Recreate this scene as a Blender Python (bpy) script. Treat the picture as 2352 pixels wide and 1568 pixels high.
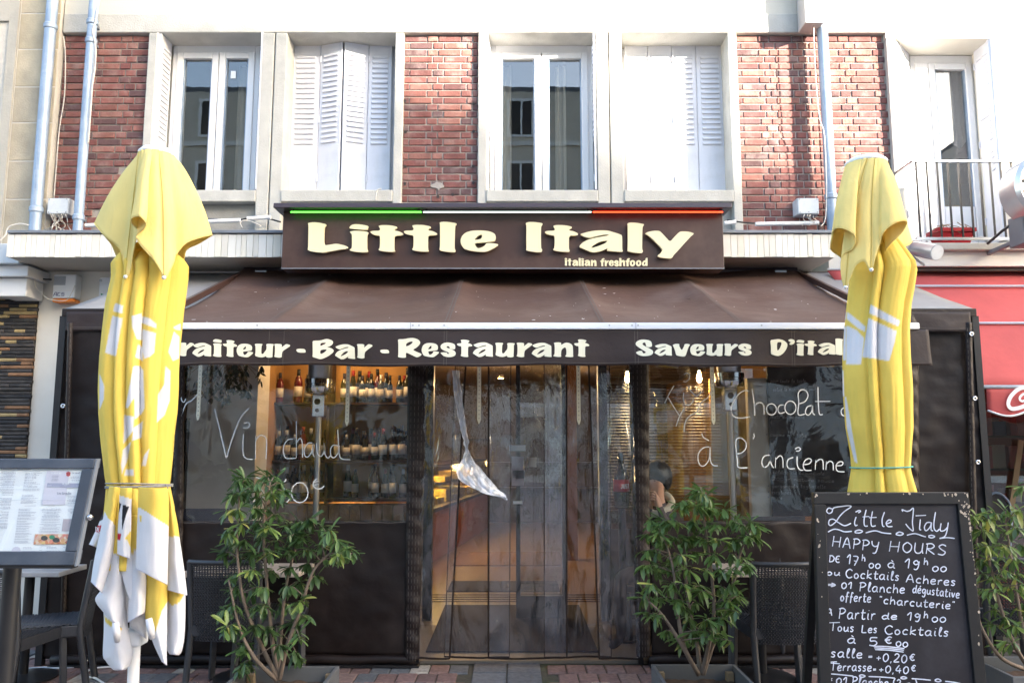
import bpy, bmesh, math, random
from mathutils import Vector, Matrix, noise
from mathutils.geometry import tessellate_polygon
R = math.radians
random.seed(7)
scene = bpy.context.scene
for o in list(bpy.data.objects):
    bpy.data.objects.remove(o)

# ------------------------------------------------------------ camera
PITCH = R(7.3)
CAMZ = 1.6
cam_d = bpy.data.cameras.new('camera')
cam = bpy.data.objects.new('camera', cam_d)
scene.collection.objects.link(cam)
cam.location = (0, 0, CAMZ)
cam.rotation_euler = (R(90) + PITCH, 0, 0)
cam_d.lens = 28.0
cam_d.sensor_width = 36
cam_d.clip_end = 500
scene.camera = cam
scene.render.resolution_x = 1024
scene.render.resolution_y = 682

# ------------------------------------------------------------ sky, sun, exposure
SUN = Vector((1.42, -1.0, 0.48)).normalized()
world = bpy.data.worlds.new('World')
scene.world = world
world.use_nodes = True
wn = world.node_tree
bg = wn.nodes['Background']
sky = wn.nodes.new('ShaderNodeTexSky')
sky.sky_type = 'NISHITA'
sky.sun_disc = False
sky.sun_elevation = math.asin(SUN.z)
sky.sun_rotation = math.atan2(SUN.x, SUN.y)
sky.air_density = 1.0
sky.dust_density = 2.5
sky.ozone_density = 1.0
wn.links.new(sky.outputs[0], bg.inputs[0])
bg.inputs[1].default_value = 0.15
sd = bpy.data.lights.new('sun', 'SUN')
sun = bpy.data.objects.new('sun', sd)
scene.collection.objects.link(sun)
sd.energy = 4.5
sd.angle = R(0.8)
sd.color = (1.0, 0.90, 0.76)
sun.rotation_euler = (-SUN).to_track_quat('-Z', 'Y').to_euler()
sun.location = (20, -14, 14)
scene.view_settings.view_transform = 'Standard'
scene.view_settings.look = 'None'
scene.view_settings.gamma = 1
scene.view_settings.use_curve_mapping = False
scene.view_settings.exposure = 2.85
scene.cycles.max_bounces = 10
scene.cycles.transparent_max_bounces = 24
scene.cycles.caustics_reflective = False
scene.cycles.caustics_refractive = False

# ------------------------------------------------------------ measuring helpers
# survey of the place: a sight line (in a 2352 x 1568 frame) met with an upright
# plane at depth y gives a real position.
FPX = 2352 * 28.0 / 36.0
CA, SA = math.cos(PITCH), math.sin(PITCH)

def ray(px, py):
    dx = (px - 1176) / FPX
    dv = (784 - py) / FPX
    return Vector((dx, CA - dv * SA, SA + dv * CA))

def PT(px, py, y):
    d = ray(px, py)
    t = y / d.y
    return Vector((d.x * t, y, CAMZ + d.z * t))

def PX(px, py, y):
    return PT(px, py, y).x

def PZ(py, y):
    return PT(1176, py, y).z

def pix(v):
    y = v.y * CA + (v.z - CAMZ) * SA
    u = -v.y * SA + (v.z - CAMZ) * CA
    return (1176 + FPX * v.x / y, 784 - FPX * u / y)

def S4(x, y):          # 4096-frame to 2352-frame
    return (x * 2352 / 4096, y * 2352 / 4096)

# ------------------------------------------------------------ scene helpers
COL = scene.collection
WL = {}

def tag(o, label=None, cat=None, group=None, kind=None):
    if label: o['label'] = label
    if cat: o['category'] = cat
    if group: o['group'] = group
    if kind: o['kind'] = kind
    return o

def thing(name, loc, label, cat, group=None, parent=None):
    o = bpy.data.objects.new(name, None)
    o.empty_display_size = 0.1
    COL.objects.link(o)
    o.location = loc
    WL[o] = Vector(loc)
    tag(o, label, cat, group)
    return o

def place(o, loc, parent):
    loc = Vector(loc)
    if parent is not None:
        o.parent = parent
        o.location = loc - WL.get(parent, Vector((0, 0, 0)))
    else:
        o.location = loc
    WL[o] = loc

def inst(name, mesh, loc, parent=None, rot=None, scale=None):
    o = bpy.data.objects.new(name, mesh)
    COL.objects.link(o)
    place(o, loc, parent)
    if rot is not None: o.rotation_euler = rot
    if scale is not None: o.scale = scale
    return o

def copy_tree(o, parent=None):
    c = o.copy()
    COL.objects.link(c)
    c.parent = parent
    WL[c] = WL.get(o, Vector((0, 0, 0))).copy()
    for ch in list(o.children):
        copy_tree(ch, c)
    return c

class MB:
    def __init__(s):
        s.v = []; s.f = []; s.m = []; s.col = None
    def add(s, vs, fs, m=0):
        n = len(s.v)
        s.v.extend(Vector(v) for v in vs)
        for f in fs:
            s.f.append([i + n for i in f]); s.m.append(m)
        return s
    def box(s, x0, x1, y0, y1, z0, z1, m=0):
        vs = [(x0,y0,z0),(x1,y0,z0),(x1,y1,z0),(x0,y1,z0),(x0,y0,z1),(x1,y0,z1),(x1,y1,z1),(x0,y1,z1)]
        fs = [(0,3,2,1),(4,5,6,7),(0,1,5,4),(1,2,6,5),(2,3,7,6),(3,0,4,7)]
        return s.add(vs, fs, m)
    def hexa(s, b, t, m=0):          # bottom 4 pts, top 4 pts, same winding
        fs = [(0,3,2,1),(4,5,6,7),(0,1,5,4),(1,2,6,5),(2,3,7,6),(3,0,4,7)]
        return s.add(list(b) + list(t), fs, m)
    def quad(s, a, b, c, d, m=0):
        return s.add([a, b, c, d], [(0,1,2,3)], m)
    def bar(s, a, b, w, h, m=0, up=(0,0,1)):
        a = Vector(a); b = Vector(b)
        d = (b - a).normalized()
        sd_ = d.cross(Vector(up))
        if sd_.length < 1e-4: sd_ = d.cross(Vector((0,1,0)))
        sd_.normalize(); u = sd_.cross(d)
        q = lambda p: [p - sd_*w/2 - u*h/2, p + sd_*w/2 - u*h/2, p + sd_*w/2 + u*h/2, p - sd_*w/2 + u*h/2]
        return s.hexa(q(a), q(b), m)
    def tube(s, path, r, n=8, m=0, cap=True, closed=False):
        P = [Vector(p) for p in path]
        rs = r if isinstance(r, (list, tuple)) else [r] * len(P)
        t0 = (P[1] - P[0]).normalized()
        up = Vector((0,0,1)) if abs(t0.z) < .9 else Vector((0,1,0))
        a = t0.cross(up).normalized()
        base = len(s.v)
        k = len(P)
        for i in range(k):
            t = (P[min(i+1,k-1)] - P[max(i-1,0)])
            if t.length < 1e-9: t = t0
            t.normalize()
            a = (a - t * a.dot(t))
            if a.length < 1e-6: a = t.orthogonal()
            a.normalize(); b = t.cross(a)
            for j in range(n):
                an = 2*math.pi*j/n
                s.v.append(P[i] + (a*math.cos(an) + b*math.sin(an)) * rs[i])
        for i in range(k-1):
            for j in range(n):
                q = base + i*n
                s.f.append([q+j, q+(j+1)%n, q+n+(j+1)%n, q+n+j]); s.m.append(m)
        if cap:
            s.f.append([base+j for j in range(n)][::-1]); s.m.append(m)
            s.f.append([base+(k-1)*n+j for j in range(n)]); s.m.append(m)
        return s
    def lathe(s, prof, n=16, c=(0,0,0), m=0, axis='z'):
        c = Vector(c); base = len(s.v); k = len(prof)
        for r, h in prof:
            for j in range(n):
                an = 2*math.pi*j/n
                if axis == 'z': p = Vector((r*math.cos(an), r*math.sin(an), h))
                elif axis == 'y': p = Vector((r*math.cos(an), h, r*math.sin(an)))
                else: p = Vector((h, r*math.cos(an), r*math.sin(an)))
                s.v.append(c + p)
        for i in range(k-1):
            for j in range(n):
                q = base + i*n
                f = [q+j, q+(j+1)%n, q+n+(j+1)%n, q+n+j]
                s.f.append(f if axis != 'y' else f[::-1]); s.m.append(m)
        s.f.append([base+j for j in range(n)][::-1]); s.m.append(m)
        s.f.append([base+(k-1)*n+j for j in range(n)]); s.m.append(m)
        return s
    def grid(s, fn, nu, nv, m=0, closeu=False):
        base = len(s.v)
        w = nu if closeu else nu + 1
        for j in range(nv+1):
            for i in range(w):
                s.v.append(Vector(fn(i/nu, j/nv)))
        for j in range(nv):
            for i in range(nu):
                a = base + j*w + i; b = base + j*w + (i+1) % w
                s.f.append([a, b, b + w, a + w]); s.m.append(m)
        return s
    def poly(s, pts, holes, fn, nrm, depth, m=0):
        """flat lettering / cut-out: pts in 2d, fn maps to 3d, extruded along nrm"""
        loops = [pts] + holes
        tri = tessellate_polygon([[Vector((p[0], p[1], 0)) for p in L] for L in loops])
        flat = [p for L in loops for p in L]
        nrm = Vector(nrm)
        fr = [Vector(fn(*p)) for p in flat]
        bk = [p - nrm*depth for p in fr]
        n = len(flat); fs = []
        for t in tri:
            a, b, c = t
            nn = (fr[b]-fr[a]).cross(fr[c]-fr[a])
            if nn.dot(nrm) < 0: t = (a, c, b)
            fs.append(list(t)); fs.append([i+n for i in t][::-1])
        o = 0
        for L in loops:
            k = len(L)
            for i in range(k):
                fs.append([o+i, o+(i+1)%k, o+(i+1)%k+n, o+i+n])
            o += k
        return s.add(fr + bk, fs, m)
    def ribbon(s, pts, w, nrm, m=0):
        P = [Vector(p) for p in pts]; k = len(P); nrm = Vector(nrm)
        base = len(s.v)
        for i in range(k):
            t = P[min(i+1,k-1)] - P[max(i-1,0)]
            sd_ = t.cross(nrm)
            if sd_.length < 1e-9: sd_ = Vector((1,0,0))
            sd_.normalize()
            ww = w * (0.75 if i in (0, k-1) else 1)
            s.v.append(P[i] - sd_*ww/2); s.v.append(P[i] + sd_*ww/2)
        for i in range(k-1):
            q = base + 2*i
            s.f.append([q, q+1, q+3, q+2]); s.m.append(m)
        return s
    def mesh(s, name, mats, off=(0,0,0), smooth=False):
        off = Vector(off)
        me = bpy.data.meshes.new(name)
        me.from_pydata([tuple(v - off) for v in s.v], [], s.f)
        if not isinstance(mats, (list, tuple)): mats = [mats]
        for mt in mats: me.materials.append(mt)
        if len(mats) > 1:
            me.polygons.foreach_set('material_index', s.m)
        if smooth:
            me.polygons.foreach_set('use_smooth', [True]*len(me.polygons))
        me.update()
        return me
    def build(s, name, mats, parent=None, smooth=False, bevel=0, label=None, cat=None, group=None, kind=None, thick=0, auto=None):
        xs = [v.x for v in s.v]; ys = [v.y for v in s.v]; zs = [v.z for v in s.v]
        c = Vector(((min(xs)+max(xs))/2, (min(ys)+max(ys))/2, min(zs)))
        me = s.mesh(name, mats, c, smooth)
        if s.col:
            ca = me.color_attributes.new('print', 'FLOAT_COLOR', 'POINT')
            flat = []
            for q in s.col: flat.extend((q[0], q[1], q[2], 1))
            ca.data.foreach_set('color', flat)
        o = inst(name, me, c, parent)
        if thick:
            md = o.modifiers.new('thick', 'SOLIDIFY'); md.thickness = thick; md.offset = 0
        if bevel:
            md = o.modifiers.new('bevel', 'BEVEL'); md.width = bevel; md.segments = 2; md.limit_method = 'ANGLE'
        if auto:
            me.polygons.foreach_set('use_smooth', [True]*len(me.polygons))
            me.set_sharp_from_angle(angle=R(auto))
        return tag(o, label, cat, group, kind)

def B(x0, x1, y0, y1, z0, z1):
    return MB().box(x0, x1, y0, y1, z0, z1)

def chaikin(p, n=1, closed=True):
    for _ in range(n):
        q = []
        k = len(p)
        for i in range(k if closed else k-1):
            a, b = p[i], p[(i+1) % k]
            q.append((a[0]*.78+b[0]*.22, a[1]*.78+b[1]*.22)); q.append((a[0]*.22+b[0]*.78, a[1]*.22+b[1]*.78))
        if not closed: q = [p[0]] + q + [p[-1]]
        p = q
    return p

def catmull(p, n=5, closed=False):
    k = len(p)
    if k < 3 and not closed:
        return [tuple(a) for a in p]
    out = []
    g = (lambda i: p[i % k]) if closed else (lambda i: p[max(0, min(k-1, i))])
    for i in range(k if closed else k-1):
        a, b, c, d = g(i-1), g(i), g(i+1), g(i+2)
        for j in range(n):
            t = j/n
            out.append(tuple(.5*((2*b[m]) + (-a[m]+c[m])*t + (2*a[m]-5*b[m]+4*c[m]-d[m])*t*t + (-a[m]+3*b[m]-3*c[m]+d[m])*t**3) for m in range(len(b))))
    if not closed: out.append(tuple(p[-1]))
    return out

def interp(tab, x):
    if x <= tab[0][0]: return tab[0][1:]
    for a, b in zip(tab, tab[1:]):
        if x <= b[0]:
            t = (x-a[0])/(b[0]-a[0]); 
            return tuple(a[i]+(b[i]-a[i])*t for i in range(1, len(a)))
    return tab[-1][1:]

def inpoly(x, y, P):
    c = False; j = len(P)-1
    for i in range(len(P)):
        if (P[i][1] > y) != (P[j][1] > y) and x < (P[j][0]-P[i][0])*(y-P[i][1])/(P[j][1]-P[i][1])+P[i][0]:
            c = not c
        j = i
    return c

# ------------------------------------------------------------ materials
def node_mat(name):
    m = bpy.data.materials.new(name); m.use_nodes = True
    nt = m.node_tree
    return m, nt, nt.nodes['Principled BSDF'], nt.nodes['Material Output']

def M(name, col, rough=.6, var=.12, scale=6, bump=0, bscale=40, metal=0, spec=.4, rnd=0, stain=None, sscale=2.5, samt=.4, stretch=None, sheen=0):
    m, nt, bs, out = node_mat(name)
    N = nt.nodes.new; Lk = nt.links.new
    tc = N('ShaderNodeTexCoord')
    src = tc.outputs['Object']
    if stretch:
        mp = N('ShaderNodeMapping'); mp.inputs['Scale'].default_value = stretch
        Lk(src, mp.inputs[0]); src = mp.outputs[0]
    if rnd:
        oi = N('ShaderNodeObjectInfo')
        ad = N('ShaderNodeVectorMath'); ad.operation = 'ADD'
        mu = N('ShaderNodeMath'); mu.operation = 'MULTIPLY'; mu.inputs[1].default_value = 37
        Lk(oi.outputs['Random'], mu.inputs[0]); Lk(src, ad.inputs[0]); Lk(mu.outputs[0], ad.inputs[1])
        src = ad.outputs[0]
    nz = N('ShaderNodeTexNoise'); nz.inputs['Scale'].default_value = scale; nz.inputs['Detail'].default_value = 6
    Lk(src, nz.inputs['Vector'])
    mx = N('ShaderNodeMix'); mx.data_type = 'RGBA'
    a = [max(0, c*(1-var*1.6)) for c in col]; b = [min(1, c*(1+var*1.6)) for c in col]
    mx.inputs[6].default_value = (*a, 1); mx.inputs[7].default_value = (*b, 1)
    Lk(nz.outputs['Fac'], mx.inputs[0])
    colout = mx.outputs[2]
    if rnd:
        hs = N('ShaderNodeHueSaturation')
        mr = N('ShaderNodeMapRange'); mr.inputs[3].default_value = 1-rnd; mr.inputs[4].default_value = 1+rnd
        Lk(oi.outputs['Random'], mr.inputs[0]); Lk(mr.outputs[0], hs.inputs['Value'])
        Lk(colout, hs.inputs['Color']); colout = hs.outputs[0]
    if stain:
        n2 = N('ShaderNodeTexNoise'); n2.inputs['Scale'].default_value = sscale; n2.inputs['Detail'].default_value = 8; n2.inputs['Roughness'].default_value = .65
        Lk(src, n2.inputs['Vector'])
        cr = N('ShaderNodeValToRGB'); cr.color_ramp.elements[0].position = .5; cr.color_ramp.elements[1].position = .72
        cr.color_ramp.elements[0].color = (0,0,0,1); cr.color_ramp.elements[1].color = (samt,samt,samt,1)
        Lk(n2.outputs['Fac'], cr.inputs[0])
        m2 = N('ShaderNodeMix'); m2.data_type = 'RGBA'
        Lk(cr.outputs[0], m2.inputs[0]); Lk(colout, m2.inputs[6]); m2.inputs[7].default_value = (*stain, 1)
        colout = m2.outputs[2]
    Lk(colout, bs.inputs['Base Color'])
    bs.inputs['Roughness'].default_value = rough
    bs.inputs['Metallic'].default_value = metal
    bs.inputs['Specular IOR Level'].default_value = spec
    if sheen: bs.inputs['Sheen Weight'].default_value = sheen
    if bump:
        n3 = N('ShaderNodeTexNoise'); n3.inputs['Scale'].default_value = bscale; n3.inputs['Detail'].default_value = 5
        Lk(src, n3.inputs['Vector'])
        bp = N('ShaderNodeBump'); bp.inputs['Strength'].default_value = bump; bp.inputs['Distance'].default_value = .01
        Lk(n3.outputs['Fac'], bp.inputs['Height']); Lk(bp.outputs[0], bs.inputs['Normal'])
    return m

def MR(name, cols, rough=.8, bump=.3, bscale=50, var=.15, scale=14, spec=.3, stain=None, samt=.5, sscale=4):
    """material whose colour is picked per object from a ramp of colours"""
    m = M(name, (1,1,1), rough, 0, scale, bump, bscale, 0, spec, rnd=.001, stain=stain, samt=samt, sscale=sscale)
    nt = m.node_tree; N = nt.nodes.new; Lk = nt.links.new
    oi = N('ShaderNodeObjectInfo')
    cr = N('ShaderNodeValToRGB'); cr.color_ramp.interpolation = 'CONSTANT'
    el = cr.color_ramp.elements
    while len(el) < len(cols): el.new(.5)
    for i, c in enumerate(cols):
        el[i].position = i/len(cols); el[i].color = (*c, 1)
    Lk(oi.outputs['Random'], cr.inputs[0])
    nz = [n for n in nt.nodes if n.type == 'TEX_NOISE'][0]
    nz.inputs['Scale'].default_value = scale
    mx = [n for n in nt.nodes if n.type == 'MIX'][0]
    hs = N('ShaderNodeHueSaturation')
    mr = N('ShaderNodeMapRange'); mr.inputs[1].default_value = .25; mr.inputs[2].default_value = .75
    mr.inputs[3].default_value = 1-var*1.5; mr.inputs[4].default_value = 1+var*1.5
    Lk(nz.outputs['Fac'], mr.inputs[0]); Lk(mr.outputs[0], hs.inputs['Value']); Lk(cr.outputs[0], hs.inputs['Color'])
    for l in list(mx.outputs[2].links):
        Lk(hs.outputs[0], l.to_socket)
    return m

def EM(name, col, st):
    m, nt, bs, out = node_mat(name)
    bs.inputs['Base Color'].default_value = (*col, 1)
    bs.inputs['Emission Color'].default_value = (*col, 1)
    bs.inputs['Emission Strength'].default_value = st
    return m

def GLASS(name, refl=.12, tint=(.9,.95,.95), rough=.0, haze=0, bump=0, bscale=6, hazecol=(.8,.82,.85), stretch=None, streak=0, dist=.03):
    m, nt, bs, out = node_mat(name)
    N = nt.nodes.new; Lk = nt.links.new
    nt.nodes.remove(bs)
    tr = N('ShaderNodeBsdfTransparent'); tr.inputs[0].default_value = (*tint, 1)
    gl = N('ShaderNodeBsdfGlossy'); gl.inputs['Roughness'].default_value = rough; gl.inputs[0].default_value = (1,1,1,1)
    lw = N('ShaderNodeLayerWeight'); lw.inputs[0].default_value = .5
    pw = N('ShaderNodeMath'); pw.operation = 'POWER'; pw.inputs[1].default_value = 4.5
    Lk(lw.outputs['Facing'], pw.inputs[0])
    ml = N('ShaderNodeMath'); ml.operation = 'MULTIPLY_ADD'; ml.inputs[1].default_value = .85-refl; ml.inputs[2].default_value = refl; ml.use_clamp = True
    Lk(pw.outputs[0], ml.inputs[0])
    tc = N('ShaderNodeTexCoord'); src = tc.outputs['Object']
    if stretch:
        mp = N('ShaderNodeMapping'); mp.inputs['Scale'].default_value = stretch
        Lk(src, mp.inputs[0]); src = mp.outputs[0]
    if bump:
        nz = N('ShaderNodeTexNoise'); nz.inputs['Scale'].default_value = bscale; nz.inputs['Detail'].default_value = 3.5; nz.inputs['Distortion'].default_value = .6
        Lk(src, nz.inputs['Vector'])
        bp = N('ShaderNodeBump'); bp.inputs['Strength'].default_value = bump; bp.inputs['Distance'].default_value = dist
        Lk(nz.outputs['Fac'], bp.inputs['Height']); Lk(bp.outputs[0], gl.inputs['Normal'])
    mx = N('ShaderNodeMixShader')
    Lk(ml.outputs[0], mx.inputs[0]); Lk(tr.outputs[0], mx.inputs[1]); Lk(gl.outputs[0], mx.inputs[2])
    last = mx.outputs[0]
    if haze:
        df = N('ShaderNodeBsdfDiffuse'); df.inputs[0].default_value = (*hazecol, 1)
        m2 = N('ShaderNodeMixShader')
        nz2 = N('ShaderNodeTexNoise'); nz2.inputs['Scale'].default_value = 9; nz2.inputs['Detail'].default_value = 8; nz2.inputs['Distortion'].default_value = 1.2
        Lk(src, nz2.inputs['Vector'])
        mr = N('ShaderNodeMapRange'); mr.inputs[1].default_value = .42; mr.inputs[2].default_value = .75
        mr.inputs[3].default_value = haze*.5; mr.inputs[4].default_value = haze*(1+streak)
        Lk(nz2.outputs['Fac'], mr.inputs[0]); Lk(mr.outputs[0], m2.inputs[0])
        Lk(last, m2.inputs[1]); Lk(df.outputs[0], m2.inputs[2]); last = m2.outputs[0]
    Lk(last, out.inputs[0])
    return m

def PRINT(name, rough=.75, trans=.25):
    """cloth printed in several colours: dye colour stored per point of the cloth"""
    m, nt, bs, out = node_mat(name)
    N = nt.nodes.new; Lk = nt.links.new
    at = N('ShaderNodeAttribute'); at.attribute_name = 'print'
    tc = N('ShaderNodeTexCoord')
    nz = N('ShaderNodeTexNoise'); nz.inputs['Scale'].default_value = 5; nz.inputs['Detail'].default_value = 6
    Lk(tc.outputs['Object'], nz.inputs['Vector'])
    hs = N('ShaderNodeHueSaturation')
    mr = N('ShaderNodeMapRange'); mr.inputs[1].default_value = .3; mr.inputs[2].default_value = .7; mr.inputs[3].default_value = .93; mr.inputs[4].default_value = 1.05
    Lk(nz.outputs['Fac'], mr.inputs[0]); Lk(mr.outputs[0], hs.inputs['Value']); Lk(at.outputs['Color'], hs.inputs['Color'])
    Lk(hs.outputs[0], bs.inputs['Base Color'])
    bs.inputs['Roughness'].default_value = rough
    bs.inputs['Specular IOR Level'].default_value = .25
    mpw = N('ShaderNodeMapping'); mpw.inputs['Scale'].default_value = (1, 1, .22); mpw.inputs['Rotation'].default_value = (0, .12, 0)
    Lk(tc.outputs['Object'], mpw.inputs[0])
    wv = N('ShaderNodeTexNoise'); wv.inputs['Scale'].default_value = 22; wv.inputs['Detail'].default_value = 5; wv.inputs['Distortion'].default_value = .5
    Lk(mpw.outputs[0], wv.inputs['Vector'])
    bp = N('ShaderNodeBump'); bp.inputs['Strength'].default_value = .55; bp.inputs['Distance'].default_value = .012
    Lk(wv.outputs['Fac'], bp.inputs['Height']); Lk(bp.outputs[0], bs.inputs['Normal'])
    tl = N('ShaderNodeBsdfTranslucent'); Lk(hs.outputs[0], tl.inputs[0])
    mx = N('ShaderNodeMixShader'); mx.inputs[0].default_value = trans
    Lk(bs.outputs[0], mx.inputs[1]); Lk(tl.outputs[0], mx.inputs[2]); Lk(mx.outputs[0], out.inputs[0])
    return m

K = {}
K['brick'] = MR('red_brick', [(.215,.088,.076),(.185,.075,.067),(.24,.105,.086),(.16,.068,.063),(.22,.092,.078),(.115,.064,.065),(.20,.080,.070),(.26,.12,.098),(.135,.064,.062),(.18,.070,.063)], .85, .5, 45, .22, 9, stain=(.55,.48,.44), samt=.30, sscale=6)
K['mortar'] = M('mortar', (.37,.34,.31), .95, .2, 12, .5, 60)
K['sooty_mortar'] = M('sooty_mortar', (.30,.27,.24), .95, .3, 6, .5, 60)
K['concrete'] = M('concrete_frame', (.50,.49,.45), .9, .16, 4, .35, 70, stain=(.22,.21,.19), sscale=3, samt=.35)
K['spandrel'] = M('grey_spandrel', (.33,.32,.29), .9, .2, 4, .3, 60, stain=(.16,.15,.14), sscale=3, samt=.5)
K['plaster'] = M('cream_plaster', (.62,.59,.51), .9, .07, 3, .15, 60, stain=(.45,.42,.36), sscale=1.6, samt=.35)
K['stone'] = MR('beige_stone', [(.44,.38,.27),(.40,.35,.25),(.47,.41,.30),(.42,.37,.28)], .9, .35, 60, .12, 5, stain=(.25,.22,.18), samt=.35, sscale=2.2)
K['render'] = M('grey_render', (.42,.40,.35), .92, .14, 3, .25, 50, stain=(.24,.22,.2), sscale=2, samt=.45)
K['joint'] = M('pale_joint', (.55,.52,.46), .95, .1, 20, .2, 60)
K['white'] = M('white_paint', (.72,.72,.72), .55, .05, 5, .04, 30)
K['pvcw'] = M('white_plastic_frame', (.78,.78,.78), .35, .03, 5)
K['shutter'] = M('shutter_paint', (.70,.71,.76), .5, .05, 4, .04, 60, stain=(.42,.41,.38), samt=.4, sscale=3)
K['wallwhite'] = M('off_white_wall', (.70,.67,.60), .85, .06, 3, .1, 50, stain=(.5,.42,.32), samt=.22, sscale=2)
K['plank'] = MR('white_plank', [(.74,.72,.66),(.77,.75,.70),(.70,.67,.60),(.76,.74,.68),(.72,.69,.60)], .6, .08, 30, .05, 4)
K['groove'] = M('dark_groove', (.20,.18,.16), .9, .2)
K['zinc'] = M('zinc', (.28,.36,.47), .5, .16, 5, .1, 30, metal=.25, stain=(.55,.56,.56), samt=.4, sscale=5)
K['zincdark'] = M('zinc_flashing', (.20,.22,.25), .55, .2, 6, .1, 30, metal=.2)
K['soffit'] = M('soffit', (.46,.43,.38), .8, .06, 3, .05, 40)
K['glasswin'] = GLASS('window_glass', .11, (.80,.82,.80))
K['glassup'] = GLASS('upper_window_glass', .095, (.80,.80,.78), bump=.06, bscale=1.2, dist=.01)
K['dark'] = M('dark_room', (.035,.033,.035), .9, .2)
K['room'] = M('room_wall', (.16,.15,.14), .9, .1)
K['curtain'] = M('net_curtain', (.62,.61,.58), .9, .06)
K['brown'] = M('brown_sign_sheet', (.055,.029,.024), .38, .1, 3, .03, 20, stain=(.12,.075,.06), samt=.5, sscale=2)
K['dkbrown'] = M('dark_brown_cap', (.045,.032,.04), .35, .1, 3)
K['cream'] = M('cream_letter', (.78,.71,.47), .5, .03, 4)
K['cream2'] = M('cream_print', (.80,.78,.62), .6, .03, 4)
K['awn'] = M('brown_awning_cloth', (.080,.042,.031), .75, .16, 2.5, .3, 20, stain=(.17,.13,.115), samt=.4, sscale=1.5)
K['val'] = M('dark_valance_cloth', (.026,.017,.017), .62, .14, 5, .25, 22)
K['tarp'] = M('brown_tarpaulin', (.012,.0075,.007), .5, .2, 3, .5, 7, stain=(.034,.026,.024), samt=.6, sscale=2, spec=.3)
K['tarpseam'] = M('tarpaulin_seam', (.017,.011,.010), .5, .2, 12, .5, 30, spec=.3)
K['stitch'] = M('pale_stitching', (.10,.085,.08), .9, .1)
K['grysheet'] = M('grey_roof_sheet', (.46,.45,.45), .42, .1, 4, .15, 14, stain=(.22,.2,.2), samt=.35)
def translucent(m, w):
    nt = m.node_tree; bs = nt.nodes['Principled BSDF']; out = nt.nodes['Material Output']
    tl = nt.nodes.new('ShaderNodeBsdfTranslucent')
    for l in bs.inputs['Base Color'].links: nt.links.new(l.from_socket, tl.inputs[0])
    mx = nt.nodes.new('ShaderNodeMixShader'); mx.inputs[0].default_value = w
    nt.links.new(bs.outputs[0], mx.inputs[1]); nt.links.new(tl.outputs[0], mx.inputs[2]); nt.links.new(mx.outputs[0], out.inputs[0])
translucent(K['grysheet'], .4)
K['alu'] = M('white_aluminium', (.74,.77,.84), .3, .03, 4)
K['film'] = GLASS('clear_film', .075, (.92,.93,.94), .03, .014, .22, 2.3, streak=1.2)
K['film2'] = GLASS('creased_film', .105, (.88,.91,.95), .05, .008, 1.0, 8, hazecol=(.66,.70,.86), stretch=(1,1,.3), streak=4, dist=.035)
K['film3'] = GLASS('folded_film', .35, (.8,.83,.9), .08, .9, 1.0, 14, hazecol=(.9,.92,1), stretch=(1,1,.35), streak=.9, dist=.05)  # white haze colour stands in for sky reflected in the fold
K['chrome'] = M('chrome', (.62,.62,.63), .12, .05, 6, metal=1)
K['steel'] = M('galvanised_steel', (.45,.47,.50), .35, .1, 5, metal=.85)
K['black'] = M('black_metal', (.016,.016,.018), .42, .2, 8, .06, 40)
K['wicker'] = M('black_wicker', (.028,.030,.036), .38, .25, 30, .1, 80, spec=.6)
K['menuframe'] = M('worn_black_frame', (.045,.055,.075), .45, .25, 7, .06, 40, stain=(.12,.13,.15), samt=.35, sscale=6)
K['paper'] = M('menu_paper', (.80,.83,.86), .6, .02, 3)
K['ink'] = M('grey_print', (.30,.31,.40), .8, .05)
K['lilac'] = M('lilac_print', (.62,.60,.70), .7, .03)
K['mauve'] = M('mauve_print', (.42,.37,.42), .7, .03)
K['slateprint'] = M('slate_print', (.32,.33,.46), .7, .03)
K['board'] = M('blackboard', (.012,.011,.016), .5, .2, 3, .03, 40, stain=(.05,.05,.062), samt=.6, sscale=2.2)
K['boardframe'] = M('board_frame', (.012,.012,.013), .45, .2, 8, .1, 40)
K['chip'] = M('bare_wood_chip', (.48,.40,.32), .9, .2, 20)
K['chalk'] = M('white_chalk_marker', (.60,.64,.78), .8, .22, 28, stain=(.25,.27,.36), samt=.5, sscale=16)
K['marker'] = M('white_marker', (.78,.82,.88), .7, .12, 30, stain=(.45,.48,.52), samt=.5, sscale=14)
K['wood'] = M('grey_wood_top', (.36,.30,.25), .5, .25, 3, .06, 40, stretch=(14,1.2,2))
K['greytop'] = M('grey_table_top', (.28,.29,.31), .4, .14, 5, stretch=(3,1,1))
K['bark'] = M('bark', (.17,.13,.10), .9, .25, 10, .4, 50)
K['planter'] = M('planter_board', (.115,.12,.125), .6, .15, 6, .1, 40)
K['soil'] = M('planter_mulch', (.09,.055,.035), .95, .4, 20, .8, 30)
K['stake'] = M('wooden_corner_post', (.30,.22,.13), .8, .2, 8)
K['capw'] = M('white_plastic', (.80,.80,.80), .4, .02)
K['cloth'] = PRINT('printed_parasol_cloth')
K['cordg'] = M('grey_cord', (.25,.25,.24), .8, .3, 60)
K['cordt'] = M('green_cord', (.10,.40,.36), .8, .3, 60)
K['red'] = M('red_awning_cloth', (.66,.13,.125), .75, .1, 2.5, .3, 14, stain=(.50,.10,.10), samt=.5, sscale=1.4)
translucent(K['red'], .3)
K['redpot'] = M('red_plastic', (.42,.012,.02), .4, .06)
K['slate'] = MR('split_slate', [(.045,.042,.042),(.06,.055,.052),(.035,.034,.036),(.05,.046,.044),(.07,.062,.058),(.24,.13,.07),(.04,.038,.038),(.055,.05,.046),(.36,.27,.13),(.045,.042,.04)], .75, .8, 26, .25, 12)
K['cable'] = M('pale_cable', (.62,.58,.52), .6, .1)
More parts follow.
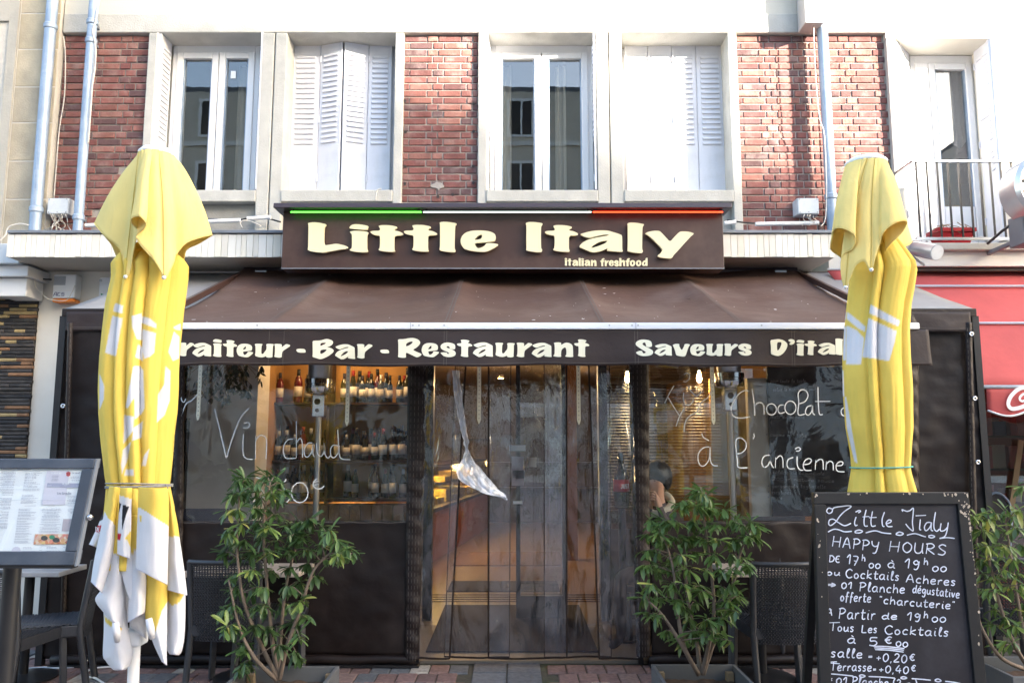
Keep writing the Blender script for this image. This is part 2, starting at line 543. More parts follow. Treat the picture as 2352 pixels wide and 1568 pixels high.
K['cableb'] = M('black_cable', (.02,.02,.02), .5, .1)
K['boxgrey'] = M('grey_plastic_box', (.56,.60,.63), .55, .1, 8, .1, 40, stain=(.25,.25,.24), samt=.5, sscale=9)
K['amber'] = M('amber_plastic', (.75,.22,.03), .25, .1)
K['green'] = M('green_print', (.02,.25,.12), .6, .2)
K['navy'] = M('navy_print', (.03,.04,.18), .6, .05)
K['pav_pink'] = MR('pink_paver', [(.22,.135,.12),(.24,.15,.135),(.19,.12,.11),(.21,.14,.13),(.25,.17,.15),(.18,.115,.105),(.40,.36,.31)], .85, .55, 70, .2, 30, stain=(.12,.09,.08), samt=.4)
K['pav_grey'] = MR('grey_paver', [(.13,.135,.145),(.15,.155,.165),(.12,.125,.135)], .85, .5, 70, .18, 30)
K['sand'] = M('joint_sand', (.07,.065,.05), .95, .3, 20, .5, 60, stain=(.06,.09,.03), samt=.5, sscale=5)
K['tile'] = M('warm_floor_tile', (.20,.125,.065), .35, .1, 3)
K['mat'] = M('grey_door_mat', (.022,.023,.032), .95, .2, 40, .5, 120)
K['ochre'] = M('ochre_wall', (.38,.21,.07), .8, .35, 3)
K['orange'] = M('terracotta_counter', (.26,.09,.04), .5, .12, 4)
K['darkwood'] = M('dark_wood', (.045,.028,.02), .5, .25, 4, .05, 40, stretch=(1,1,6))
K['panelwood'] = M('grooved_wood_panel', (.20,.15,.11), .6, .2, 5, stretch=(8,8,1))
K['bottle'] = MR('bottle_glass', [(.012,.02,.012),(.02,.012,.012),(.01,.012,.014),(.10,.012,.012),(.03,.03,.012),(.015,.02,.018)], .08, 0, 40, .05, 4, spec=.6)
K['blabel'] = MR('bottle_label', [(.72,.70,.64),(.66,.64,.60),(.75,.73,.70),(.55,.50,.42)], .7, .02, 30, .05)
K['bcap'] = MR('bottle_cap', [(.02,.02,.02),(.25,.02,.02),(.5,.5,.5),(.03,.03,.05)], .4, 0, 30, .05)
K['slat'] = M('blind_slat', (.17,.14,.11), .45, .06)
K['skin'] = M('skin', (.60,.36,.26), .55, .06)
K['hair'] = M('black_hair', (.012,.011,.010), .45, .3, 40, .4, 90)
K['jacket'] = M('brown_jacket', (.045,.030,.025), .85, .2, 12, .3, 60)
K['scarf'] = M('pale_scarf', (.55,.52,.42), .9, .1, 20, .3, 60)
K['bulb'] = EM('lit_bulb', (1.0, .62, .25), 22)
K['spot'] = EM('lit_spot', (1.0, .60, .20), 9)
K['nred'] = EM('red_light_tube', (1.0, .05, .015), .7)
K['ngreen'] = EM('green_light_tube', (.10, 1.0, .06), .6)
K['nwhite'] = EM('white_light_tube', (.80, 1.0, .92), .28)
K['opp'] = M('opposite_render', (.72,.70,.66), .9, .08, 2, .1, 30)
K['opp2'] = M('opposite_trim', (.70,.69,.66), .9, .06, 3)
K['roof'] = M('slate_roof', (.10,.11,.13), .7, .2, 8, .3, 20)
K['leaf'] = None

# ============================================================ GROUND
ground = B(-90, 90, -45, 60, -0.30, -0.02).build('street', K['sand'], kind='structure')
far_pave = MB()
far_pave.quad((-90,-45,-.005),(90,-45,-.005),(90,5.02,-.005),(-90,5.02,-.005))
fp = far_pave.build('road', M('worn_paving', (.26,.21,.19), .9, .25, 3, .4, 30), kind='structure')
pavement = B(-9, 9, 5.02, 7.40, -0.06, -0.012).build('pavement', K['sand'], kind='structure')

def slab_mesh(name, w, d, mat, h=.05):
    mb = MB()
    g = .004; bvl = .006
    x, y = w/2-g, d/2-g
    b = [(-x,-y,-h),(x,-y,-h),(x,y,-h),(-x,y,-h)]
    t1 = [(-x,-y,-bvl),(x,-y,-bvl),(x,y,-bvl),(-x,y,-bvl)]
    t2 = [(-x+bvl,-y+bvl,0),(x-bvl,-y+bvl,0),(x-bvl,y-bvl,0),(-x+bvl,y-bvl,0)]
    mb.add(b+t1+t2, [(0,1,5,4),(1,2,6,5),(2,3,7,6),(3,0,4,7),(4,5,9,8),(5,6,10,9),(6,7,11,10),(7,4,8,11),(8,9,10,11)])
    return mb.mesh(name, mat)
pm_pink = slab_mesh('paver', .14, .21, K['pav_pink'])
pm_grey = slab_mesh('paver', .14, .21, K['pav_grey'])
pm_big = slab_mesh('paver', .245, .42, K['pav_grey'])
rr = random.Random(3)
xd0 = PX(1085, 1540, 5.9); xd1 = xd0 + .49
y = 5.125; row = 0
while y < 7.36:
    x = -5.0 + (.07 if row % 2 else 0)
    while x < 5.1:
        vis = (y < 6.15) or (x < -3.15) or (x > 3.9 and y < 6.6)
        if not (xd0 - .07 < x < xd1 + .07) and vis and abs(x) < .84*y + .1:
            me = pm_pink if rr.random() > .16 else pm_grey
            inst('paver', me, (x, y, rr.uniform(-.004, .002)), pavement, rot=(rr.uniform(-.008,.008), rr.uniform(-.008,.008), 0))
        x += .14
    y += .21; row += 1
for i in range(2):
    for j in range(3):
        inst('paver', pm_big, (xd0 + .1225 + i*.245, 5.24 + j*.42, rr.uniform(-.003,.002)), pavement)

# ============================================================ MAIN BUILDING
YF = 7.45; YB = 7.50; YW = 7.72
bx0 = PX(143, 81, YF); ztop = 7.6
LZ = PZ(75, YF)          # underside of the lintel
SZ = PZ(437, YF)         # top of the sills
BZ = 3.46                # top of the canopy slab
mb_root = thing('apartment_building', (-.5, 7.6, 0), 'brick and concrete apartment building with white shutters above the brown restaurant sign', 'building')
def xp(px): return PX(px, 260, YF)
XR_END = xp(1884)
# upper wall and lintel
B(bx0, XR_END, YF+.012, 7.9, LZ+.20, ztop).build('upper_wall', K['plaster'], mb_root)
B(bx0, XR_END, YF, 7.9, LZ, LZ+.20).build('lintel', K['concrete'], mb_root, bevel=.01)
# pillars (left px, right px)
openings = {}
for a, b in ((331,351),(595,625),(625,653),(905,925),(1098,1118),(1371,1400),(1400,1430),(1678,1698)):
    g = .006
    B(xp(a)+(g if a in (625,1400) else 0), xp(b)-(g if b in (625,1400) else 0), YF, 7.9, BZ, LZ-.002).build('pillar', K['concrete'], mb_root, bevel=.008)
for a in (625, 1400):
    B(xp(a)-.007, xp(a)+.007, YF+.03, 7.9, BZ, LZ-.002).build('expansion_joint', K['groove'], mb_root)
# sills and spandrels under the windows
for a, b in ((351,595),(653,905),(1118,1371),(1430,1678)):
    B(xp(a), xp(b), YF-.012, 7.95, SZ-.115, SZ).build('sill', K['concrete'], mb_root, bevel=.008)
    B(xp(a), xp(b), YF+.09, 7.9, BZ, SZ-.117).build('spandrel', K['spandrel'], mb_root)
# inner backing so that no daylight leaks
B(bx0, XR_END, 8.75, 8.9, BZ, ztop).build('inner_wall', K['room'], mb_root)
B(bx0, XR_END, 7.9, 8.75, LZ+.02, LZ+.1).build('inner_ceiling', K['room'], mb_root)
B(bx0, XR_END, 7.96, 8.75, SZ-.4, SZ-.35).build('inner_floor', K['room'], mb_root)

# ---------------- bricks
CRS = .0715; BLEN = .226; BHD = .113
def brick_mesh(w, d=.055, h=CRS-.0125):
    mb = MB(); e = .004
    x = w/2
    f = [(-x+e,0,e),(x-e,0,e),(x-e,0,h-e),(-x+e,0,h-e)]
    s_ = [(-x,e,0),(x,e,0),(x,e,h),(-x,e,h)]
    k = [(-x,d,0),(x,d,0),(x,d,h),(-x,d,h)]
    mb.add(f+s_+k, [(0,1,2,3),(4,5,1,0),(5,6,2,1),(6,7,3,2),(7,4,0,3),(8,9,5,4),(9,10,6,5),(10,11,7,6),(11,8,4,7)])
    return mb.mesh('brick', K['brick'])
_bm = {}
def bm_get(w):
    k = round(w/.012)
    if k not in _bm: _bm[k] = brick_mesh(k*.012)
    return _bm[k]
rb = random.Random(11)
def brick_panel(x0, x1, z0, z1, parent, skip=None, mort='mortar'):
    pn = B(x0, x1, YB+.012, 7.9, z0, z1).build('brick_panel', K[mort], parent)
    z = z1 - CRS + .004; r = 0
    while z > z0 - .03:
        # courses of stretchers and headers in turn
        x = x0 + .004 - (BHD*.5 if r % 2 else 0); k = r % 2
        while x < x1 - .02:
            L = BLEN if k % 2 == 0 else BHD
            a, b = max(x, x0+.003), min(x+L-.0125, x1-.003)
            if b - a > .035:
                c = Vector(((a+b)/2, YB, z))
                if not (skip and skip(c)):
                    inst('brick', bm_get(b-a), (c.x, YB + rb.uniform(-.003, .004), z), pn, rot=(0, 0, rb.uniform(-.006,.006)))
            x += L; k += 1
        z -= CRS; r += 1
    return pn
zb = BZ + .02
brick_panel(bx0, xp(331), zb, LZ-.002, mb_root, skip=lambda c: (lambda q: q[0] > 225 + max(0, (500-q[1]))*.55 and q[1] > 395)(pix(c)), mort='sooty_mortar')
brick_panel(xp(925), xp(1098), PZ(470, YF), LZ-.002, mb_root)
brick_panel(xp(1698), XR_END, zb, LZ-.002, mb_root)
# anchor holes and patches on the middle panel
hole = MB()
for (px, py) in ((930,232),(1087,238),(931,303),(1088,302),(930,382),(1087,382),(930,422),(1087,420),(1006,452),(1040,447)):
    c = PT(px, py, YB-.004)
    hole.lathe([(.001,-.002),(.016,-.002),(.013,.012),(.001,.012)], 7, c, axis='y')
hole.build('anchor_hole', K['dark'], mb_root)
pt = PT(1005, 427, YB)
patch = MB(); pp = [(pt.x + .065*math.cos(t*.45)*rb.uniform(.45,1.15), pt.z + .05*math.sin(t*.45)*rb.uniform(.45,1.15)) for t in range(14)]
patch.poly(pp, [], lambda a, b: (a, YB-.006, b), (0,-1,0), .02)
patch.build('mortar_patch', K['mortar'], mb_root)

# ---------------- windows
def casement(x0, x1, z0, z1, parent, y=YW, mull=None, low=None, fw=.075):
    """plastic casement frame, two sashes; returns the frame part"""
    fr = MB()
    fr.box(x0, x0+.05, y, y+.08, z0, z1); fr.box(x1-.05, x1, y, y+.08, z0, z1)
    fr.box(x0+.05, x1-.05, y, y+.08, z1-.09, z1); fr.box(x0+.05, x1-.05, y, y+.08, z0, z0+.03)
    f = fr.build('window', K['pvcw'], parent, bevel=.006)
    m = (x0+x1)/2 if mull is None else mull
    for a, b in ((x0+.05, m-.004), (m+.004, x1-.05)):
        zz0, zz1 = z0+.03, z1-.09
        sh = MB(); t = .065
        ys = y-.018
        sh.box(a, a+t, ys, y+.06, zz0, zz1); sh.box(b-t, b, ys, y+.06, zz0, zz1)
        sh.box(a+t, b-t, ys, y+.06, zz1-t, zz1); sh.box(a+t, b-t, ys, y+.06, zz0, zz0+t*.6)
        sh.build('sash', K['pvcw'], f, bevel=.008)
        bd = MB(); i_ = .012
        bd.box(a+t, a+t+i_, ys+.02, y+.05, zz0+t*.6, zz1-t); bd.box(b-t-i_, b-t, ys+.02, y+.05, zz0+t*.6, zz1-t)
        bd.build('glazing_bead', K['zinc'], f)
        B(a+t, b-t, y+.025, y+.031, zz0+t*.6, zz1-t).build('pane', K['glassup'], f)
    return f
def netcurtain(x0, x1, z0, z1, y, parent, wave=9):
    mb = MB()
    mb.grid(lambda u, v: (x0+(x1-x0)*u, y + .025*math.sin(u*wave*6.28) + .01*math.sin(u*31), z0+(z1-z0)*v), 60, 2)
    return mb.build('curtain', K['curtain'], parent, smooth=True)
zt = PZ(103, YW); zs = SZ
w1 = casement(PX(390,260,YW), PX(592,260,YW), zs, zt, mb_root, mull=PX(498,260,YW))
netcurtain(PX(392,260,8.0), PX(425,260,8.0), zs+.03, zt-.1, 8.0, w1, 3)
netcurtain(PX(545,260,8.0), PX(592,260,8.0), zs+.03, zt-.1, 8.0, w1, 3)
w3 = casement(PX(1126,260,YW), PX(1362,260,YW), zs, zt, mb_root)
netcurtain(PX(1128,260,8.0), PX(1175,260,8.0), zs+.03, zt-.1, 8.0, w3, 3)
netcurtain(PX(1275,260,8.0), PX(1300,260,8.0), zs+.03, zt-.1, 8.0, w3, 2)
# fill round frames (reveals)
def reveal(a, b, x0, x1, y=YW):
    """plastered strip between the opening and the frame"""
    mb = MB()
    mb.box(xp(a)-.0, x0, y+.03, 7.9, SZ, LZ); mb.box(x1, xp(b), y+.03, 7.9, SZ, LZ)
    mb.box(x0, x1, y+.03, 7.9, zt, LZ)
    mb.build('window_reveal', K['concrete'], mb_root)
reveal(351, 595, PX(390,260,YW), PX(592,260,YW))
reveal(1118, 1371, PX(1126,260,YW), PX(1362,260,YW))
# small paper note behind glass and dark flower pot on window 1
c = PT(536, 172, YW+.02)
B(c.x-.025, c.x+.025, YW+.018, YW+.022, c.z-.04, c.z+.04).build('paper_note', K['paper'], w1)
c = PT(555, 434, YW-.05)
tag(MB().lathe([(.035,0),(.045,.05),(.05,.052),(.045,.056)], 12, (c.x, YW-.08, SZ)).build('flower_pot', K['black'], None), 'tiny black flower pot on the sill of the open left window', 'pot')

# ---------------- shutters
lou = {}
def louvre_mesh(w):
    k = round(w, 3)
    if k not in lou:
        mb = MB(); h = .034; d = .016
        x = w/2
        mb.add([(-x,0,0),(x,0,0),(x,0,h),(-x,0,h),(-x+.008,-d,.003),(x-.008,-d,.003)], [(4,5,2,3),(0,1,5,4),(0,4,3),(1,2,5)])
        lou[k] = mb.mesh('louvre', K['shutter'])
    return lou[k]
def leaf(ax, ay, bx, by, z0, z1, parent, n=18, rows=None):
    """one shutter leaf between (ax,ay) and (bx,by)"""
    L = math.hypot(bx-ax, by-ay); ang = math.atan2(by-ay, bx-ax)
    mb = MB(); 
    mb.box(0, L, 0, .022, 0, z1-z0)
    lf = bpy.data.objects.new('shutter', mb.mesh('shutter', K['shutter']))
    COL.objects.link(lf)
    lf.parent = parent
    lf.location = Vector((ax, ay, z0)) - WL[parent]
    lf.rotation_euler = (0, 0, ang)
    md = lf.modifiers.new('bevel', 'BEVEL'); md.width = .004; md.segments = 1
    WL[lf] = Vector((0,0,0))
    H = z1-z0
    lw = L*.70
    me = louvre_mesh(lw)
    for i in range(n):
        o = bpy.data.objects.new('louvre', me); COL.objects.link(o)
        o.parent = lf; o.location = (L/2, -.001, H*.93 - .035 - i*(H*.60/n) )
    # hinges
    hg = MB()
    for q in (.12, .5, .9):
        hg.tube([(.004, -.008, H*q-.035), (.004, -.008, H*q+.035)], .008, 6)
    h = bpy.data.objects.new('hinge', hg.mesh('hinge', K['shutter'])); COL.objects.link(h); h.parent = lf
    return lf
z0s, z1s = SZ+.012, PZ(104, YW)
g = [PX(p, 260, YW) for p in (668, 733, 789, 844, 898)]
leaf(g[0], YW, g[1]-.003, YW-.005, z0s, z1s, mb_root)
leaf(g[1], YW-.005, g[2]-.012, YW-.085, z0s, z1s, mb_root)
leaf(g[2]+.012, YW-.085, g[3], YW-.005, z0s, z1s, mb_root)
leaf(g[3]+.003, YW-.005, g[4], YW, z0s, z1s, mb_root)
g = [PX(p, 260, YW) for p in (1437, 1491, 1546, 1602, 1664)]
for i in range(4):
    leaf(g[i]+.002, YW+(.004 if i % 2 else 0), g[i+1]-.002, YW+(0 if i % 2 else .004), z0s, z1s, mb_root)
for a, b in ((653,905),(1430,1678)):
    B(xp(a), xp(b), YW+.06, 7.9, SZ, LZ).build('closed_window_back', K['shutter'], mb_root)
# leaves folded open against the reveals
leaf(xp(351)+.035, YF+.015, PX(392,260,YW)-.01, YW-.03, z0s, z1s, mb_root, n=18)
leaf(xp(351)+.010, YF+.005, xp(351)+.012, YW-.03, z0s, z1s, mb_root, n=2)
leaf(xp(595)-.022, YW-.03, xp(595)-.012, YF+.0, z0s, z1s, mb_root, n=18)
leaf(PX(1362,260,YW)+.01, YW-.03, xp(1371)-.03, YF+.01, z0s, z1s, mb_root, n=18)
leaf(xp(1118)+.012, YF+.005, xp(1118)+.02, YW-.03, z0s, z1s, mb_root, n=18)

# ---------------- canopy slab with white planks
SY = 6.81; SZ0, SZ1 = 3.22, 3.445
sx0, sx1 = PX(20, 560, SY), PX(1917, 560, SY)
slab = B(sx0+.004, sx1, SY+.022, 7.45, SZ0+.012, SZ1-.02).build('canopy_slab', K['groove'], mb_root)
B(sx0+.01, sx1, SY+.03, 7.45, SZ0-.004, SZ0+.010).build('soffit', K['soffit'], slab)
B(sx0-.012, sx1, SY-.02, 7.46, SZ1-.018, SZ1+.008).build('flashing', K['zincdark'], slab, bevel=.004)
rp = random.Random(5)
pl = {}
def plank_mesh(w):
    k = round(w, 3)
    if k not in pl:
        m_ = MB(); e = .003
        m_.box(-w/2, w/2, 0, .018, 0, SZ1-SZ0-.022)
        pl[k] = m_.mesh('plank', K['plank'])
    return pl[k]
x = sx0
while x < sx1 - .05:
    w = rp.choice((.046, .046, .058, .07, .046, .058))
    xm = x + w/2
    q = pix(Vector((xm, SY, 3.3)))[0]
    if q < 662 or q > 1650:
        inst('plank', plank_mesh(w-.004), (xm, SY + rp.uniform(0, .003), SZ0-.003+rp.uniform(-.003,.003)), slab)
    x += w
# left return of the slab
B(sx0-.014, sx0+.003, SY+.001, 7.44, SZ0, SZ1-.02).build('end_board', K['plank'], slab)

# ============================================================ LEFT STONE BUILDING
sb = thing('stone_building', (bx0-1.5, 7.6, 0), 'beige stone and render building left of the brick panel', 'building')
jx = PX(47, 33, 7.42)
B(jx-4.0, bx0-.012, 7.424, 8.2, 0, 7.6).build('wall', K['joint'], sb)
zc = PZ(31, 7.42); hs_ = [PZ(c*.3662, 7.42) for c in (85, 310, 545, 770, 1010, 1250)]
edges = [7.5, hs_[0]+ (hs_[0]-hs_[1])] + hs_ + [3.4]
for a, b in zip(edges[1:], edges[2:]):
    B(jx+.004, bx0-.015, 7.42, 7.46, b+.004, a-.004).build('stone_block', K['stone'], sb, bevel=.008)
B(jx+.004, bx0-.015, 7.42, 7.46, edges[1]+.004, edges[0]).build('stone_block', K['stone'], sb, bevel=.008)
wx = PX(12, 150, 7.40)
B(wx, jx-.004, 7.40, 7.46, 3.35, 7.6).build('render_pier', K['render'], sb)
B(jx-4, wx-.002, 7.40, 7.46, PZ(48,7.4), 7.6).build('window_head', K['render'], sb)
B(jx-4, wx-.002, 7.40, 7.46, 3.3, PZ(430,7.4)).build('window_apron', K['render'], sb)
B(jx-4, wx-.002, 7.52, 7.55, PZ(430,7.4), PZ(48,7.4)).build('window', K['dark'], sb)
B(jx-4, wx-.03, 7.48, 7.50, PZ(330,7.4), PZ(85,7.4)).build('window_blind', K['shutter'], sb)
# ground floor of the left building: split-slate cladding, white duct boxes
sl0, sl1 = PX(-60, 850, 7.40), PX(78, 850, 7.40)
clad = B(sl0-.6, sl1-.012, 7.40, 7.44, 1.0, PZ(678, 7.4)).build('slate_cladding', K['dark'], sb)
sm = {}
rs_ = random.Random(9)
def strip_mesh(w, h):
    k = (round(w, 2), round(h, 3))
    if k not in sm:
        m_ = MB(); d = .03
        m_.add([(-w/2,.004,0),(w/2,.004,0),(w/2,0,h*.5),(-w/2,0,h*.5),(w/2,.006,h),(-w/2,.006,h),(-w/2,d,0),(w/2,d,0),(w/2,d,h),(-w/2,d,h)],
               [(0,1,2,3),(3,2,4,5),(6,0,3,5,9),(1,7,8,4,2),(5,4,8,9),(6,7,1,0)])
        sm[k] = m_.mesh('slate_strip', K['slate'])
    return sm[k]
z = PZ(682, 7.4) - .033; r = 0
while z > 1.12:
    x = sl1 - (0 if r % 2 else .01)
    while x > sl0 - .1:
        w = rs_.choice((.10, .16, .22, .30))
        a = max(x - w, sl0-.1)
        if x - a > .03:
            inst('slate_strip', strip_mesh(x-a-.002, .028), ((x+a)/2, 7.372+rs_.uniform(-.006,.008), z), clad)
        x = a
    z -= .034; r += 1
dz0, dz1 = PZ(684, 7.15), PZ(640, 7.15)
dx1 = PX(78, 660, 7.2)
B(dx1-.27, dx1-.02, 7.12, 7.38, dz0+.01, dz1).build('duct_box', K['white'], sb, bevel=.006)
B(dx1-1.2, dx1-.275, 7.10, 7.38, dz0+.03, dz1+.0).build('duct_box', K['white'], sb, bevel=.006)
B(dx1-1.2, dx1+.02, 7.06, 7.40, dz1+.004, PZ(612,7.1)).build('fascia', K['white'], sb, bevel=.006)
B(dx1-1.2, dx1-.03, 7.0, 7.40, PZ(612,7.1)+.003, PZ(565,7.1)).build('rendered_ledge', K['boxgrey'], sb, bevel=.01)
B(sl0-1.5, sl1-.01, 7.41, 7.44, 0, 1.0).build('plinth', K['wallwhite'], sb)
B(sl0-1.5, sl0+.55, 7.36, 7.41, .55, 1.02).build('ledge_panel', K['white'], sb, bevel=.01)

# ============================================================ GROUND-FLOOR SHOPFRONT of the main building
px_l = PX(592, 1000, YF)     # right edge of the grey pier
shop = mb_root
B(sl1-.008, PX(180,800,YF)+.9, YF-.04, 7.60, 0, SZ0).build('shop_wall', K['wallwhite'], shop)
B(PX(180,800,YF)+.902, px_l, YF-.05, 7.75, 0, SZ0).build('grey_pier', M('grey_painted_pier', (.74,.72,.69), .8, .05, 3, .1, 40), shop)
zhead = 2.72
B(px_l, 4.05, YF-.02, 7.75, zhead, SZ0).build('shop_fascia', K['darkwood'], shop)
B(3.2, 4.10, YF-.02, 7.75, 0, zhead).build('shop_pier', K['darkwood'], shop)
# room
rx0, rx1, ry1 = px_l-.0, 3.2, 16.5
B(rx0-.1, rx0-.002, 7.75, ry1, 0, 2.9).build('room_side_wall', K['ochre'], shop)
B(rx1+.002, rx1+.1, 7.75, ry1, 0, 2.9).build('room_side_wall', K['ochre'], shop)
B(rx0-.1, rx1+.1, ry1, ry1+.1, 0, 2.9).build('room_back_wall', K['darkwood'], shop)
B(rx0-.1, rx1+.1, 7.75, ry1, 2.8, 2.9).build('room_ceiling', M('dark_ceiling', (.12,.09,.07), .8), shop)
B(rx0, rx1, 7.30, 8.28, -.015, .015).build('porch_floor', M('porch_tile', (.20,.165,.125), .4, .1, 3), shop)
B(rx0, rx1, 8.281, ry1, -.015, .015).build('shop_floor', K['tile'], shop)

# ============================================================ RIGHT BUILDING (balcony, red awning)
rbd = thing('corner_building', (5.5, 7.6, 0), 'sunlit cream building with a balcony door and railing above the red awning', 'building')
XE = 9.0
B(XR_END+.004, XE, YF+.012, 7.9, LZ+.20, ztop).build('upper_wall', K['plaster'], rbd)
zr = PZ(88, YF)
B(XR_END+.004, xp(2046), YF, 7.9, LZ-.0, LZ+.20).build('lintel', K['concrete'], rbd, bevel=.008)
B(xp(2046), XE, YF+.004, 7.9, zr, LZ+.20).build('lintel', K['plaster'], rbd)
B(xp(2046), xp(2068), YF, 7.9, BZ, zr-.002).build('pillar', K['concrete'], rbd, bevel=.008)
brick_panel(XR_END+.004, xp(2046), zb, LZ-.002, rbd)
xo0, xo1 = xp(2068), xp(2292)
B(xo1, XE, YF, 7.9, BZ, zr-.002).build('wall', K['plaster'], rbd)
zf = PZ(553, YF)           # balcony door foot
# french window
YD = 7.80
dx0, dx1_ = PX(2100,300,YD), PX(2252,300,YD)
dtop = PZ(128, YD)
door = casement(dx0, dx1_, zf, dtop, rbd, y=YD, mull=PX(2140,300,YD))
for a, b in ((dx0+.05, PX(2140,300,YD)), (PX(2140,300,YD), dx1_-.05)):
    B(a+.07, b-.07, YD-.012, YD+.05, zf+.03, PZ(475, YD)).build('kick_panel', K['pvcw'], door, bevel=.008)
mb = MB()
mb.box(xo0, dx0, YD+.03, 7.95, BZ, zr); mb.box(dx1_, xo1, YD+.03, 7.95, BZ, zr); mb.box(dx0, dx1_, YD+.03, 7.95, dtop, zr); mb.box(dx0, dx1_, YD+.03, 7.95, BZ, zf)
mb.build('door_reveal', K['plaster'], rbd)
# pointed net curtains with a tassel
for a, b in ((PX(2108,300,8.0), PX(2142,300,8.0)), (PX(2158,300,8.0), PX(2242,300,8.0))):
    zc0, zc1 = PZ(345, 8.0), dtop-.08
    cm = MB()
    cm.grid(lambda u, v: (a+(b-a)*u, 8.0+.015*math.sin(u*40), zc1 + (zc0 + .22*abs(u-.5)*2 - zc1)*v), 40, 4)
    cm.build('curtain', K['curtain'], door, smooth=True)
B(XR_END, XE, 8.75, 8.9, BZ, ztop).build('inner_wall', K['room'], rbd)
B(xo0, xo1, 7.95, 8.75, zf-.05, zf-.02).build('inner_floor', K['room'], rbd)
# shutters folded open
leaf(xo0+.02, YF+.03, dx0-.02, YD-.03, zf+.02, dtop+.05, rbd, n=20)
leaf(dx1_+.01, YD-.03, xo1-.03, YF+.02, zf+.02, dtop+.05, rbd, n=20)
leaf(xo1-.018, YD-.06, xo1-.012, YF+.0, zf+.02, dtop+.05, rbd, n=2)
# balcony ledge and fascia
by = 7.05
bz1 = PZ(557, by)
bxl = PX(2070, 560, by)
B(bxl, XE, by, 7.45, PZ(574, by), bz1).build('balcony_ledge', K['render'], rbd, bevel=.012)
B(bxl-.02, XE, by+.06, 7.44, PZ(611, by+.06), PZ(574, by)-.003).build('balcony_fascia', K['wallwhite'], rbd)
B(bxl-.02, XE, by+.10, 7.44, PZ(622, by+.1), PZ(611, by+.06)-.003).build('timber_strip', K['darkwood'], rbd)
# railing
ry = 7.12
rail = MB()
rxa, rxb = PX(2093, 370, ry), 6.2
ztr = PZ(371, ry)
rail.box(rxa, rxb, ry-.02, ry+.02, ztr-.008, ztr+.008)
rail.box(PX(2130,545,ry)-.1, rxb, ry-.012, ry+.012, bz1+.04, bz1+.065)
rl = rail.build('railing', K['steel'], rbd)
for i in range(24):
    xx = PX(2105, 400, ry) + i * .098
    B(xx-.007, xx+.007, ry-.007, ry+.007, bz1+.05, ztr-.006).build('baluster', K['black'], rl)
B(rxa, rxa+.02, ry, 7.45, ztr-.01, ztr+.01).build('rail_return', K['steel'], rl)
rbd2 = thing('red_flower_box', (PX(2182,540,7.3), 7.28, bz1), 'red plastic flower box with dry plants behind the balcony railing', 'flower box')
pz = MB(); c = WL[rbd2]
w0, w1_, d_, h_ = .12, .17, .10, .17
pz.hexa([c+Vector(v) for v in ((-w0,-d_*.7,0),(w0,-d_*.7,0),(w0,d_*.7,0),(-w0,d_*.7,0))], [c+Vector(v) for v in ((-w1_,-d_,h_),(w1_,-d_,h_),(w1_,d_,h_),(-w1_,d_,h_))])
pz.box(c.x-w1_-.008, c.x+w1_+.008, c.y-d_-.008, c.y+d_+.008, c.z+h_-.03, c.z+h_+.004)
pz.build('box', K['redpot'], rbd2)
tw = MB(); rq = random.Random(4)
for i in range(16):
    a = c + Vector((rq.uniform(-.15,.15), rq.uniform(-.06,.06), h_))
    tw.tube([a, a+Vector((rq.uniform(-.04,.04), rq.uniform(-.05,.02), rq.uniform(.02,.05))), a+Vector((rq.uniform(-.1,.1), rq.uniform(-.1,0), rq.uniform(-.05,.06)))], .004, 4)
tw.build('dry_stems', K['stake'], rbd2)
# ground floor of the right building
B(XR_END, xp(2046)+.4, YF-.02, 7.9, 2.0, BZ-.02).build('wall', K['wallwhite'], rbd)
rsx = PX(2240, 1000, 7.4)
B(4.12, rsx+.02, 7.40, 7.46, 0, 3.15).build('red_pier', M('dark_red_paint', (.22,.03,.03), .5, .1), rbd)
B(rsx+.02, XE, 8.6, 8.7, 0, 3.2).build('shop_back_wall', M('shop_dark_red', (.10,.022,.02), .8, .2, 4), rbd)
B(rsx+.02, XE, 7.40, 7.46, .0, .55).build('stall_riser', M('dark_red_panel', (.14,.03,.03), .5, .1), rbd)
B(rsx+.02, XE, 7.42, 7.426, .55, 2.6).build('shop_window', K['glasswin'], rbd)
B(rsx+.02, XE, 7.40, 7.46, 2.3, 3.15).build('shop_head', M('red_shop_head', (.16,.02,.02), .6, .1), rbd)
B(4.12, XE, 7.5, 8.6, 3.16, 3.2).build('shop_ceiling', K['darkwood'], rbd)
# goods on show in the neighbour's window
cx = PX(2300, 1100, 7.7)
case = thing('shop_shelf_rack', (cx, 7.75, .55), 'dim rack of cards and boxes inside the window under the red awning', 'shelf')
for k, (py, dz) in enumerate(((1150, .02), (1075, .02), (1000, .02))):
    zz = PZ(py, 7.75)
    B(cx-.35, cx+.45, 7.6, 7.95, zz-.02, zz).build('shelf', K['darkwood'], case)
rg = random.Random(21)
gm = [M('goods_%s' % n, c_, .6, .1) for n, c_ in (('cream',(.5,.45,.38)),('pink',(.5,.22,.22)),('blue',(.14,.16,.26)),('red',(.35,.05,.05)))]
for k, py in enumerate((1150, 1075, 1000)):
    zz = PZ(py, 7.75) + .001
    x = cx-.33
    n = 0
    while x < cx+.40:
        w = rg.uniform(.05, .13); h = rg.uniform(.08, .24)
        B(x, x+w, 7.62+rg.uniform(0,.05), 7.80, zz, zz+h).build('goods_box', gm[rg.randrange(4)], None, bevel=.004,
            label='small box of goods standing on the dim rack under the red awning', cat='box', group='goods on the neighbour rack')
        x += w + rg.uniform(.01, .05)
arch = MB()
ac = PT(2292, 1180, 7.36)
